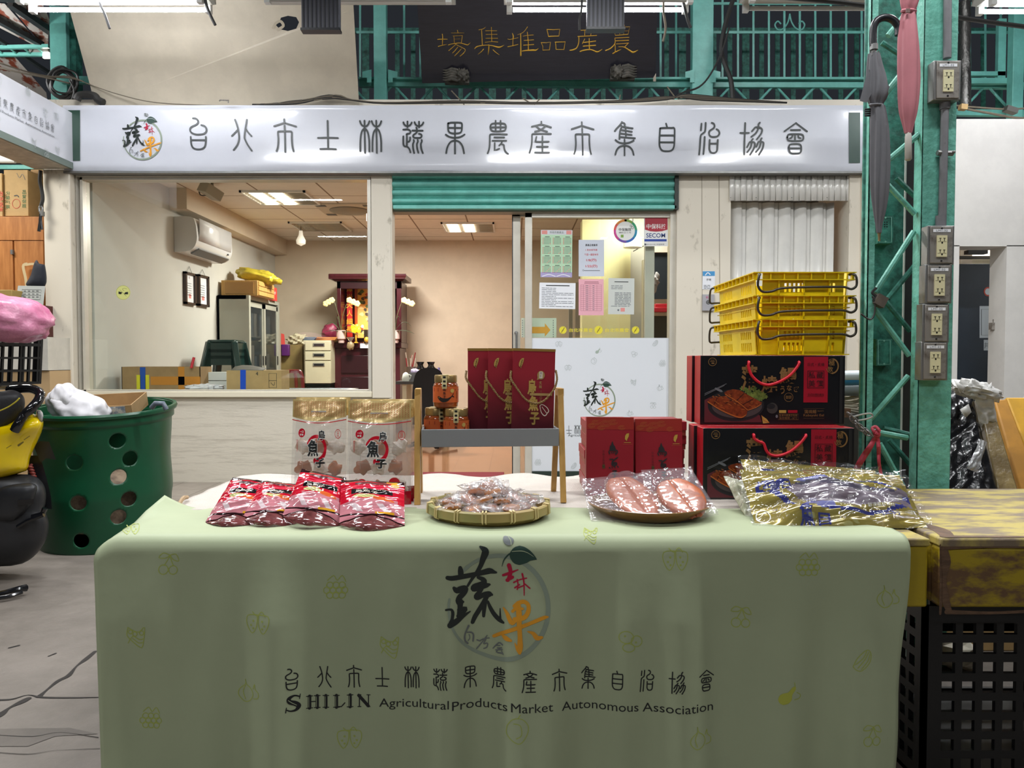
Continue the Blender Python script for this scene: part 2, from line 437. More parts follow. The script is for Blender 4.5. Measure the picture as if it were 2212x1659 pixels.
# ================================================================== facade
m = M()
pbox(m, 165, 858, 848, 1060, 6.30, 6.44)
struct('wall_front', m, scuff_wall)
m = M(); pbox(m, 92, 215, 1868, 375, 6.32, 6.46); pbox(m, 1463, 373, 1573, 1060, 6.30, 6.46)
m.rib([(1516, 373), (1518, 1000)], plane(6.30, .001), 1.6, 1); m.rib([(1553, 373), (1556, 780)], plane(6.30, .001), 2, 1)
struct('wall_front', m, [dirt_wall, mat('panel_joint', '#a49b8a', .7)])
m = M(); pbox(m, 92, 365, 163, 1070, 6.2, 6.46)
struct('trim_1', m, dirt_wall, bevel=.008)
m = M(); pbox(m, 801, 372, 846, 860, 6.27, 6.44); pbox(m, 838, 374, 850, 1060, 6.275, 6.42)
struct('trim_2', m, dirt_wall, bevel=.004)
m = M(); pbox(m, 1836, 372, 1866, 1060, 6.26, 6.9); pbox(m, 1864, 245, 1882, 1060, 6.24, 6.30)
struct('trim_3', m, dirt_wall, bevel=.004)
m = M(); pbox(m, 150, 846, 803, 858, 6.26, 6.46)
struct('trim_4', m, mat('window_ledge_paint', '#e2dac2', .4), bevel=.004)

w1 = bpy.data.objects.new('window_1', None); COL.objects.link(w1); w1.location = (fx(480, YF), YF, fz(850, YF)); w1['kind'] = 'structure'
m = M()
pbox(m, 163, 374, 172, 850, 6.265, 6.40); pbox(m, 172, 381, 186, 850, 6.29, 6.40); pbox(m, 163, 373, 803, 381, 6.265, 6.40)
pbox(m, 172, 380, 800, 388, 6.29, 6.40); pbox(m, 793, 388, 803, 850, 6.28, 6.40); pbox(m, 172, 842, 800, 848, 6.29, 6.40)
struct('window_frame', m, alu, w1, bevel=.003)
m = M(); pbox(m, 186, 387, 794, 843, 6.335, 6.343)
struct('window_glass', m, glass, w1, smooth=None)
sm = bpy.data.objects
m = M(); q = plane(6.335, .002)
m.disc(266, 632, 15.5, q, 0, k=-.0005); m.ring(266, 632, 15, 1.2, q, 1)
m.poly([(256, 629.5), (264, 631.5), (261.5, 635.5), (256, 635)], q, 2, .0005); m.poly([(268, 635.5), (270, 631.5), (276.5, 630.5), (276.5, 635.5)], q, 2, .0005)
m.rib([(268, 628), (264, 625), (268, 622.5), (274, 624)], q, .8, 3); m.rib([(259, 626), (273, 640)], q, .8, 3, False)
tag(build('no_smoking_sticker', m, [mat('olive_sticker', '#c3c57a', .5), mat('olive_sticker_rim', '#a9ab62', .5), black_ink, mat('olive_sticker_ink', '#7f8240', .5)]),
    'round olive green no smoking sticker on the left window glass', 'sticker')

# roller shutter
m = M(); zt, zb = fz(372, 6.3), fz(446, 6.3); xl, xr = fx(849, 6.3), fx(1463, 6.3)
prof = []
for k in range(4):
    a, b = zt + (zb - zt) * k / 4, zt + (zb - zt) * (k + 1) / 4
    for j in range(9):
        t = j / 9; prof.append((6.32 - .04 * math.sin(PI * min(1, t / .78)) ** .7 if t < .78 else 6.32 - .012 * math.sin(PI * (t - .78) / .22), a + (b - a) * t))
prof.append((6.32, zb))
m.grid(lambda u, v: Vector((xl + (xr - xl) * u, prof[min(int(v * 36 + .5), 36)][0], prof[min(int(v * 36 + .5), 36)][1])), 24, 36)
sh = thing('roller_shutter', 'turquoise roller shutter rolled up above the office doorway', 'shutter', (fx(1155, 6.3), 6.3, fz(450, 6.3)))
build('shutter_curtain', m, teal, sh, smooth=50)
m = M(); pbox(m, 849, 443, 1462, 451, 6.27, 6.34)
build('bottom_rail', m, teal, sh, bevel=.003)
m = M(); pbox(m, 1458, 374, 1466, 452, 6.27, 6.36)
build('guide_rail', m, mat('dark_metal', '#3a3d3a', .5, metal=.5), sh)
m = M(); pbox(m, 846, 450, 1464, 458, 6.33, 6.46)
struct('trim_5', m, mat('dark_beige_header', '#8f897b', .5))  # header band in its own dark beige

# sliding glass doors
d1 = bpy.data.objects.new('door_1', None); COL.objects.link(d1); d1.location = (fx(1290, 6.4), 6.4, 0); d1['kind'] = 'structure'
m = M()
pbox(m, 1134, 456, 1149, 1046, 6.37, 6.42); pbox(m, 1448, 456, 1463, 1046, 6.35, 6.46); pbox(m, 1134, 456, 1463, 470, 6.37, 6.42); pbox(m, 1149, 1018, 1450, 1046, 6.37, 6.42, 1)
struct('door_frame', m, [alu, mat('dark_green_kick_panel', '#27372f', .4)], d1, bevel=.003)
m = M(); pbox(m, 1149, 470, 1449, 1018, 6.392, 6.398)
struct('door_glass', m, glass, d1, smooth=None)
m = M(); pbox(m, 1149, 730, 1449, 1018, 6.385, 6.391)
struct('frosted_panel', m, mat('white_window_film', '#dde1e6', .3), d1, smooth=None)
d2 = bpy.data.objects.new('door_2', None); COL.objects.link(d2); d2.location = (fx(1180, 6.46), 6.46, 0); d2['kind'] = 'structure'
m = M(); pbox(m, 1107, 456, 1124, 1048, 6.45, 6.50); pbox(m, 1107, 456, 1400, 468, 6.45, 6.50); pbox(m, 1107, 1030, 1400, 1048, 6.45, 6.50); pbox(m, 1394, 456, 1411, 1048, 6.45, 6.50)
struct('door_frame', m, alu, d2, bevel=.003)
m = M(); pbox(m, 1124, 468, 1395, 1030, 6.472, 6.478)
struct('door_glass', m, glass, d2, smooth=None)
m = M(); m.tube([P(1116, 718, 6.44), P(1116, 722, 6.425), P(1116, 756, 6.425), P(1116, 760, 6.44)], .009, 8); m.sphere(P(1115, 719, 6.44), .015)
struct('door_handle', m, steel, d2)
m = M(); pbox(m, 1106.0, 456, 1108, 1048, 6.449, 6.46)
struct('door_gasket', m, black_p, d2)

# corrugated infill to the right of the door
mt = mat('pale_corrugated_sheet', '#e4e2db', .25, noise=.05, ns=6, metal=.1)
m = M(); za, zb = fz(372, 6.29), fz(434, 6.29)
xs = [1572 + i * 12.6 for i in range(23)]
pr = []
for i, x in enumerate(xs):
    pr += [(x, 6.29 if i % 2 else 6.282), (x + 10.5, 6.29 if i % 2 else 6.282), (x + 12, 6.30)]
pr = [(x, y) for x, y in pr if x <= 1850]
m.grid(lambda u, v: Vector((fx(pr[round(u * (len(pr) - 1))][0], 6.29), pr[round(u * (len(pr) - 1))][1], za + (zb - za) * v + (.012 * (1 - u) if v < 0 else 0))), len(pr) - 1, 1)
for x in (1578, 1633, 1710, 1786, 1838): m.sphere(P(x, 427, 6.285), .006, 1, 8, 6)
tag(build('corrugated_fascia', m, [mt, black_p], smooth=20, solid=.002), 'pale corrugated metal strip under the right end of the white signboard', 'panel')
m = M(); za, zb = fz(438, 6.4), .02
N = 112
def cor(u):
    x = 1574 + 222 * u; ph = (u * 6.4) % 1
    return fx(x, 6.4), 6.36 + .055 * (abs(math.sin(PI * ph)) ** .6 if ph < .72 else .55)
m.grid(lambda u, v: Vector((*[(cor(u)[0]), 6.44 - (cor(u)[1] - 6.36)], za + (zb - za) * v)), N, 1)
tag(build('folding_door', m, mt, smooth=40, solid=.003), 'cream corrugated folding door behind the yellow crates', 'door')
m = M(); pbox(m, 1573, 372, 1850, 1060, 6.9, 6.95)
struct('wall_behind_folding_door', m, mat('dark_recess_wall', '#6b6a64', .7))['kind'] = 'structure'

# ================================================================== upper part behind the sign
def tilted(px, py, k=0.0): return P(px, py, 6.3 + (py - 226) * .0019 - k)
pan = mat('beige_sheet', '#cdc3ae', .55, noise=.10, ns=3.5, bump=.05, bs=20)
m = M()
outer = [(205, 232), (196, 190), (150, 20), (138, -40), (760, -40), (764, 20), (776, 232)]
hole = [(594, 52), (604, 46), (607, 38), (622, 34), (640, 37), (646, 48), (640, 62), (622, 67), (604, 63)]
pv = [Vector((a, b, 0)) for a, b in outer]; hv = [Vector((a, b, 0)) for a, b in hole]
al = outer + hole
tr = [tuple(t) for t in tessellate_polygon([pv, hv])]
n0 = len(al)
m.add([tilted(a, b) for a, b in al] + [tilted(a, b, -.02) for a, b in al], tr + [tuple(n0 + i for i in t[::-1]) for t in tr])
no = len(outer)
m.add([tilted(a, b) for a, b in outer] + [tilted(a, b, -.02) for a, b in outer], [(i, (i + 1) % no, no + (i + 1) % no, no + i) for i in range(no)])
m.rib([(258, 96), (268, 136)], lambda x, y, k: tilted(x, y, k + .001), 1.2, 1, False); m.rib([(261, 137), (269, 168)], lambda x, y, k: tilted(x, y, k + .001), 1.2, 1, False)
m.rib([(590, 60), (596, 50), (606, 46), (612, 56), (600, 64)], lambda x, y, k: tilted(x, y, k + .004), 6, 2)
tag(build('sloping_panel', m, [pan, mat('green_scratch', '#7fae90', .6), mat('torn_edge', '#b9ae98', .7)], smooth=None), 'large beige sheet panel sloping above the left half of the signboard', 'panel')

# steel frame behind the sign
def tbar(mb, x0, y0, x1, y1, w, Y, d=None, mi=0):
    a, b = P(x0, y0, Y), P(x1, y1, Y); mb.bar(a, b, w, d or w, mi, up=(0, 1, 0))
tr_ = thing('roof_truss', 'turquoise lattice girder running behind the white signboard', 'girder', (0, 6.7, fz(226, 6.7)))
m = M(); tbar(m, 776, 182, 2240, 186, .05, 6.7, .05); tbar(m, 776, 172, 1905, 172, .02, 6.68, .08)
build('upper_chord', m, teal, tr_, bevel=.003)
m = M(); tbar(m, 776, 236, 1905, 236, .06, 6.7, .05); tbar(m, 1905, 242, 2240, 246, .05, 6.7, .05)
build('lower_chord', m, teal, tr_)
for k in range(16):
    x = 792 + k * 91.5
    for x0, x1 in ((x + 4, x - 36), (x + 12, x + 52)):
        m = M(); a, b = P(x0 - 45 + 3, 187, 6.7), P(x1 - 45 + 3, 230, 6.7); m.tube([a, b], .011, 8)
        build('diagonal_rod', m, teal, tr_)
cl = []
for (xa, xb, lab) in ((806, 835, 'turquoise steel post standing between the beige panel and the black plaque'), (1497, 1540, 'turquoise steel post just right of the black plaque')):
    t = thing('steel_post', lab, 'post', P((xa + xb) / 2, 236, 6.6))
    m = M(); pbox(m, xa, -30, xb, 240, 6.56, 6.64); build('post_shaft', m, teal, t, bevel=.004)
    c = (xa + xb) / 2
    for sg in (-1, 1):
        m = M(); q = plane(6.56)
        e = [(c + sg * 18, 150), (c + sg * 38, 155), (c + sg * 38, 168), (c + sg * 28, 168), (c + sg * 28, 178), (c + sg * 18, 178), (c + sg * 18, 165)]
        m.prism(e, lambda x, y, k: P(x, y, 6.60 - k), .05); build('bracket', m, teal, t, smooth=None)
g = thing('window_grille', 'turquoise barred grille above the white signboard against the night', 'grille', (0, 6.9, fz(226, 6.9)))
xs = [778, 873, 908] + [1427 + i * 33.4 for i in range(23)]
for x in xs:
    m = M(); tbar(m, x, -30, x, 178, .018, 6.9, .006); build('grille_bar', m, teal, g)
for y in (70, 8):
    m = M(); tbar(m, 770, y, 2240, y, .022, 6.9, .012); build('grille_rail', m, teal, g)
q = plane(6.9)
for sg in (-1, 1):
    m = M(); m.tube([P(1706 + sg * a, b, 6.9) for a, b in crom([(0, 30), (4, 48), (14, 62), (26, 64), (32, 54), (26, 46), (19, 52)], 4)], .007, 6)
    build('scroll', m, teal, g)
fl = thing('flat_bar_fence', 'dark turquoise flat bars of the back wall seen behind the grille', 'grille', (0, 7.7, fz(226, 7.7)))
for i in range(42):
    x = 790 + i * 34.2
    m = M(); tbar(m, x, 60, x, 236, .045 if i % 4 else .07, 7.7, .01); build('flat_bar', m, teal_dark, fl)
m = M(); pbox(m, 700, 60, 2240, 70, 7.7, 7.74); build('fence_rail', m, teal_dark, fl)

# black plaque with gilt characters
def plq(px, py, k=0.0):
    f = (px - 903) / 512; return P(px, py, 6.46 - .0022 * (180 - py) - k)
pq = thing('name_plaque', 'black wooden plaque with gold Chinese characters above the white signboard', 'plaque', plq(1160, 176))
m = M(); e = [(899, -30), (1421, -30), (1416, 168), (912, 180)]
m.prism(e, lambda x, y, k: plq(x, y, -k), .05)
build('board', m, mat('black_lacquer', '#23222a', .28, noise=.25, ns=8, stretch=(.6, 4, 8), coat=.2), pq, smooth=None, bevel=.004)
gold = mat('gilt', '#e8b640', .32, metal=.12, noise=.15, ns=20)
gold_s = mat('gilt_small', '#d8b568', .4)
def Z(ox, oy, s): return lambda L: [tuple([ox + p[0] / s, oy + p[1] / s] + ([p[2] / s] if len(p) > 2 else [])) for p in L]
GOLD = {
 (940, 40, 13.01): [
  [(200, 440, 60), (210, 520, 60), (205, 650, 70), (200, 740, 35)], [(70, 590, 60), (150, 585, 70), (340, 585, 40)], [(90, 785, 60), (200, 755, 55), (320, 730, 25)],
  [(625, 330, 45), (640, 395, 40)], [(455, 408, 25), (640, 408, 35), (815, 408, 20)], [(495, 490, 25), (760, 480, 40)], [(525, 500, 40), (540, 680, 35)], [(765, 480, 40), (735, 680, 40)],
  [(550, 580, 22), (700, 575, 22)], [(370, 745, 60), (500, 710, 55), (700, 690, 50), (850, 730, 65), (920, 740, 60), (990, 680, 20)], [(590, 720, 40), (480, 820, 45), (380, 905, 45)],
  [(600, 740, 40), (720, 800, 40), (845, 875, 45), (800, 970, 45), (700, 1060, 45)], [(640, 800, 35), (560, 900, 50), (490, 970, 45)], [(740, 850, 35), (640, 960, 55), (550, 1050, 40)],
  [(1420, 240, 20), (1350, 290, 40), (1230, 320, 50)], [(1305, 320, 55), (1315, 550, 55), (1325, 760, 50)], [(1580, 245, 40), (1590, 640, 45)], [(1415, 345, 45), (1735, 345, 35)],
  [(1425, 450, 35), (1740, 445, 40)], [(1420, 555, 35), (1755, 555, 40)], [(1405, 670, 45), (1580, 650, 35), (1760, 660, 50)], [(1110, 850, 50), (1180, 790, 70), (1400, 750, 50), (1600, 765, 60), (1800, 810, 90), (1940, 750, 20)],
  [(1360, 860, 45), (1300, 930, 50), (1200, 1010, 20)], [(1510, 740, 50), (1505, 850, 70), (1485, 1020, 20)], [(1625, 880, 50), (1700, 950, 45), (1800, 1020, 25)]],
 (1090, 40, 14.75): [
  [(245, 470, 50), (275, 560, 80), (265, 700, 50), (265, 850, 45)], [(100, 655, 40), (170, 670, 45), (300, 640, 40), (430, 615, 35)], [(100, 900, 60), (260, 870, 60), (425, 830, 50)],
  [(730, 265, 45), (650, 380, 40), (560, 460, 45), (410, 520, 30)], [(510, 490, 70), (515, 800, 75), (515, 1180, 80)], [(725, 430, 45), (740, 600, 60), (755, 800, 60), (755, 990, 70)],
  [(590, 565, 45), (720, 540, 40), (915, 525, 50)], [(615, 700, 45), (920, 680, 60)], [(605, 850, 50), (925, 830, 60)], [(560, 1040, 60), (700, 1020, 80), (900, 1010, 110), (1000, 1010, 80), (1085, 950, 15)],
  'r', [(1350, 350, 60), (1560, 360, 55), (1760, 345, 60), (1730, 560, 65), (1400, 575, 80), (1365, 420, 60), (1350, 350, 60)], [(1165, 770, 55), (1330, 775, 50), (1460, 755, 55), (1430, 1000, 60), (1215, 1010, 55), (1215, 880, 45), (1170, 780, 45)],
  [(1610, 755, 60), (1930, 745, 70), (1890, 990, 65), (1640, 985, 60), (1620, 760, 55)]],
 (1220, 40, 10.53): [
  [(360, 270, 40), (700, 255, 40)], [(530, 170, 35), (540, 250, 35)], [(450, 270, 30), (455, 380, 30)], [(610, 270, 35), (590, 380, 30)], [(300, 410, 45), (500, 400, 45), (725, 385, 40)], [(320, 410, 45), (315, 560, 45), (270, 670, 45), (200, 710, 60), (120, 725, 50)],
  [(455, 465, 30), (400, 570, 35)], [(430, 545, 40), (700, 515, 50)], [(555, 455, 40), (560, 700, 50)], [(420, 630, 45), (700, 610, 50)], [(350, 750, 50), (450, 720, 55), (600, 710, 50), (740, 760, 60), (850, 700, 20)],
  'r', [(1110, 200, 30), (1480, 190, 30), (1440, 360, 45), (1150, 385, 40), (1110, 200, 30)], 's', [(1240, 150, 25), (1250, 350, 30)], [(1360, 150, 25), (1340, 350, 30)], [(1140, 290, 20), (1460, 280, 20)], [(1140, 445, 35), (1460, 430, 40)], [(1140, 450, 35), (1140, 570, 40), (1040, 680, 50), (930, 730, 50)],
  [(1150, 510, 40), (1450, 495, 45)], [(1170, 580, 30), (1450, 560, 40)], [(1145, 600, 35), (1145, 760, 40), (1090, 800, 30)], [(1100, 790, 40), (1200, 740, 45), (1280, 705, 20)], [(1430, 580, 30), (1370, 640, 35)], [(1225, 645, 30), (1350, 650, 45), (1480, 730, 60), (1560, 770, 70), (1665, 720, 20)]]}
m = M()
for (ox, oy, s), L in GOLD.items():
    z = Z(ox, oy, s); sm_ = True
    for st in L:
        if isinstance(st, str): sm_ = st == 's'; continue
        m.rib(z(st), plq, smooth=sm_, ridge=.012, k0=.001)
build('gold_lettering', m, gold, pq, smooth=60)
m = M()
for i, ch in enumerate('國六十二年元月二日'): m.text(ch, 1396 - i * .3, 46 + i * 11.6, 9, plq, 0, bold=.01, k=.002)
for i, ch in enumerate('金仲原'): m.text(ch, 930, 68 + i * 17, 10, plq, 0, bold=.01, k=.002)
m.rect(926.5, 114, 936.5, 124, plq, 0, .002); m.rect(929, 116.5, 934, 121, plq, 1, .003)
build('small_lettering', m, [gold_s, black_p], pq, smooth=None)
for (cx, cy, fl_) in ((987, 166, -1), (1345, 158, 1)):
    m = M(); random.seed(cx); c = plq(cx, cy, .03)
    m.sphere(c + Vector((-.045 * fl_, -.02, .0)), (.055, .06, .052), 0, 20, 14, fn=lambda d: 1 + .28 * math.sin(9 * d.x + 2) * math.sin(11 * d.z + 1))
    for k in range(5):
        z0 = -.04 + k * .02; m.tube([c + Vector((fl_ * a, -.01 + b, z0 + z1)) for a, b, z1 in ((-.01, -.02, 0), (.04, -.03, .01), (.08, -.01, .004), (.115, 0, .012))], [.016, .014, .011, .003], 8)
    m.box(c.x - .1, c.x + .1, c.y + .0, c.y + .05, c.z - .05, c.z + .045)
    build('carved_bracket', m, mat('dusty_carved_wood', '#57534a', .7, noise=.5, ns=30), pq, smooth=60)
# paper scrap at the plaque's corner
m = M(); m.poly([(1411, 168), (1411, 176), (1417, 176), (1417, 158)], lambda x, y, k: plq(x, y, .004)); build('torn_corner', m, mat('bare_wood_chip', '#b7ad9c', .7), pq, smooth=None)

# ================================================================== lettering of the association
SEAL = [
 (400, [[(230,75),(290,75),(350,105),(385,160),(370,225),(310,275),(220,315),(160,360),(145,420),(165,480),(230,530),(330,557),(430,557),(530,545),(600,505),(632,450),(630,390),(600,330),(550,295),(480,278)],[(165,630),(172,760),(185,860),(225,945),(300,990),(400,1003),(490,990),(565,945),(600,870),(615,740),(616,630)],[(180,725),(600,725)]]),
 (400, [[(1487,118),(1535,250),(1575,390),(1600,540),(1610,650),(1600,750),(1565,850),(1510,940),(1445,1022)],[(1570,420),(1480,515),(1395,598)],[(1840,118),(1820,250),(1795,400),(1775,540),(1768,650),(1785,710),(1850,840),(1920,950),(1988,1045)],[(1815,405),(1890,510),(1980,608)]]),
 (580, [[(466,105),(470,205)],0,[(165,310),(470,210),(820,318)],1,[(476,290),(488,600),(497,1082)],[(238,1055),(270,960),(288,820),(290,680),(280,500),(310,465),(480,462),(660,465),(692,500),(692,650),(700,820),(715,940),(745,1060)]]),
 (580, [[(1762,150),(1772,650),(1778,990)],[(1475,660),(1770,652),(2070,662)],[(1545,992),(1780,985),(2008,998)]]),
 (764, [[(185,155),(210,225),(250,285),(300,310),(330,318),(380,305),(430,260),(470,160)],[(322,145),(328,600),(338,1110)],[(197,1060),(197,820),(210,620),(240,480),(290,400),(325,390),(370,405),(420,500),(450,640),(465,820),(465,1065)],[(538,158),(560,225),(600,285),(650,318),(685,322),(735,310),(785,260),(825,160)],[(673,145),(682,600),(688,1108)],[(560,1060),(560,820),(570,640),(600,490),(650,410),(682,395),(730,410),(775,500),(805,640),(820,820),(820,1062)]]),
 (764, [[(1485,195),(1510,255),(1560,300),(1605,305),(1660,295),(1710,250),(1735,200)],[(1605,170),(1608,345)],[(1818,190),(1850,260),(1900,300),(1950,305),(2010,295),(2060,245),(2080,198)],[(1952,175),(1955,345)],[(1480,413),(1600,405),(1670,430),(1695,480),(1670,525),(1580,545),(1588,600),(1588,900)],[(1482,615),(1482,800),(1495,880),(1530,915),(1590,920),(1650,975),(1680,1040),(1695,1095)],[(1685,645),(1682,720),(1660,765),(1610,780)],[(1870,355),(1895,430),(1885,490),(1840,535),(1790,565),(1775,605),(1800,650),(1860,660),(1950,660),(2010,645),(2030,600),(2010,555),(1950,535)],[(1755,440),(2060,443)],[(1790,720),(1800,765),(1775,830),(1768,900),(1780,1000),(1805,1115)],[(1910,722),(1918,770),(1892,830),(1888,900),(1900,990),(1932,1105)],[(2030,722),(2035,770),(2010,830),(2008,900),(2020,990),(2065,1115)]]),
 (950, [[(250,225),(340,203),(455,200),(570,203),(655,225),(662,350),(650,450),(600,510),(455,528),(320,510),(260,450),(248,350),(250,225)],[(270,358),(645,360)],[(455,205),(455,1130)],[(180,562),(270,620),(370,648),(455,655),(560,645),(650,615),(740,560)],[(193,1115),(215,980),(265,860),(340,770),(455,738),(560,765),(640,840),(695,960),(725,1120)]]),
 (950, [[(1510,340),(1530,265),(1590,232),(1740,222),(1900,230),(1955,262),(1978,340),(1950,425),(1880,455),(1740,465),(1600,460),(1535,420),(1510,340)],[(1515,345),(1975,342)],[(1668,150),(1670,460)],[(1815,150),(1816,460)],[(2005,555),(1700,548),(1530,555),(1498,590),(1495,700),(1490,880),(1470,1010),(1430,1120)],[(1630,645),(1925,645)],[(1575,745),(1985,745)],0,[(1640,815),(1640,1020),(1700,1015),(1775,985)],1,[(1862,750),(1840,820),(1775,890)],[(1850,850),(1910,870),(1920,930),(1935,1010),(1980,1090),(2040,1140)]]),
 (1130, [[(545,175),(548,250)],[(262,323),(400,290),(545,262),(690,295),(835,345)],[(390,310),(480,385),(590,435),(720,470)],[(670,310),(590,375),(490,435),(355,470)],[(830,540),(600,535),(310,540),(268,580),(265,700),(255,850),(230,980),(190,1110)],[(398,628),(375,740),(395,775),(765,772)],[(576,615),(576,1090)],[(408,925),(738,925)],[(358,1098),(780,1100)]]),
 None,
 (1316, [[(378,185),(350,240),(290,310),(215,390),(168,455)],[(390,200),(450,225),(468,265),(450,305)],[(350,290),(420,330),(700,375)],[(370,345),(330,430),(310,560),(305,695)],[(490,330),(498,640)],[(360,420),(675,475)],[(340,525),(670,570)],[(330,630),(770,670)],[(188,722),(270,785),(370,815),(460,818),(560,810),(650,780),(730,735)],[(458,712),(456,1180)],[(182,1160),(215,1040),(280,950),(360,905),(456,892),(560,905),(640,960),(700,1050),(730,1165)]]),
 (1316, [[(1697,235),(1730,345)],[(1520,375),(1600,362),(1730,360),(1860,362),(1945,375),(1950,600),(1945,800),(1930,930),(1880,1020),(1800,1055),(1720,1058),(1620,1050),(1555,1010),(1510,920),(1498,780),(1505,580),(1520,375)],[(1510,585),(1945,585)],[(1505,790),(1945,792)]]),
 (1498, [[(240,235),(220,435)],[(365,210),(355,380),(335,480),(260,540),(220,590),(205,700),(190,950),(170,1160)],[(335,630),(320,900),(298,1145)],[(545,210),(600,230),(628,290),(610,360),(550,405),(480,455),(465,520),(485,590),(550,628),(640,630),(720,610),(768,550),(772,490),(740,430),(690,400)],[(485,720),(478,900),(480,1010),(520,1090),(590,1112),(660,1095),(705,1030),(715,900),(728,720)],[(500,830),(705,830)]]),
 (1498, [[(1545,215),(1530,600),(1515,1160)],[(1400,512),(1655,512)],[(1985,205),(1945,250),(1938,330),(1920,420),(1850,530),(1725,630)],[(1745,465),(1800,400),(1850,345),(1940,340),(2020,370),(2050,430),(2020,530),(1960,620),(1895,700)],[(1775,690),(1740,740),(1735,840),(1700,960),(1605,1090)],[(1600,940),(1640,870),(1680,790),(1740,785),(1810,790),(1835,850),(1800,990),(1690,1165)],[(2040,670),(2010,720),(2005,830),(1965,960),(1865,1085)],[(1880,925),(1910,860),(1940,780),(2005,775),(2080,790),(2095,850),(2060,990),(1955,1165)]]),
 (1640, [0,[(755,465),(1100,215),(1430,465)],1,[(945,425),(1225,422)],[(840,650),(860,575),(930,548),(1080,545),(1240,550),(1305,580),(1322,650),(1300,720),(1230,748),(1080,752),(930,748),(860,720),(840,650)],[(1070,550),(1070,750)],[(990,600),(970,650),(920,675)],[(1165,600),(1180,650),(1235,668)],[(885,960),(905,880),(960,848),(1080,840),(1200,848),(1245,890),(1258,970),(1250,1060),(1200,1115),(1080,1125),(960,1118),(905,1060),(885,960)],[(900,970),(1245,970)]]),
]
SQ = 13.825
SEALC = []                     # per character: (centre x, centre y, strokes in sign pixels relative to the centre)
for i, e in enumerate(SEAL):
    if e is None:
        cx, cy, st = SEALC[2]; SEALC.append((1130 + 1778 / SQ, 250 + 680 / SQ, st)); continue
    ox, L = e; pts = [p for s_ in L if not isinstance(s_, int) for p in s_]
    cx = (min(p[0] for p in pts) + max(p[0] for p in pts)) / 2; cy = (min(p[1] for p in pts) + max(p[1] for p in pts)) / 2
    SEALC.append((ox + cx / SQ, 250 + cy / SQ, [s_ if isinstance(s_, int) else [((a - cx) / SQ, (b - cy) / SQ) for a, b in s_] for s_ in L]))
def seal(mb, i, x, y, sc, mp, w=3.7, mi=0, k0=0.0, n=3):
    sm_ = True
    for s_ in SEALC[i][2]:
        if isinstance(s_, int): sm_ = bool(s_); continue
        mb.rib([(x + a * sc, y + b * sc) for a, b in s_], mp, w * sc, mi, sm_, k0=k0, n=n)
        if not sm_:
            for a, b in s_[1:-1]: mb.disc(x + a * sc, y + b * sc, w * sc / 2, mp, mi, n=10, k=k0)
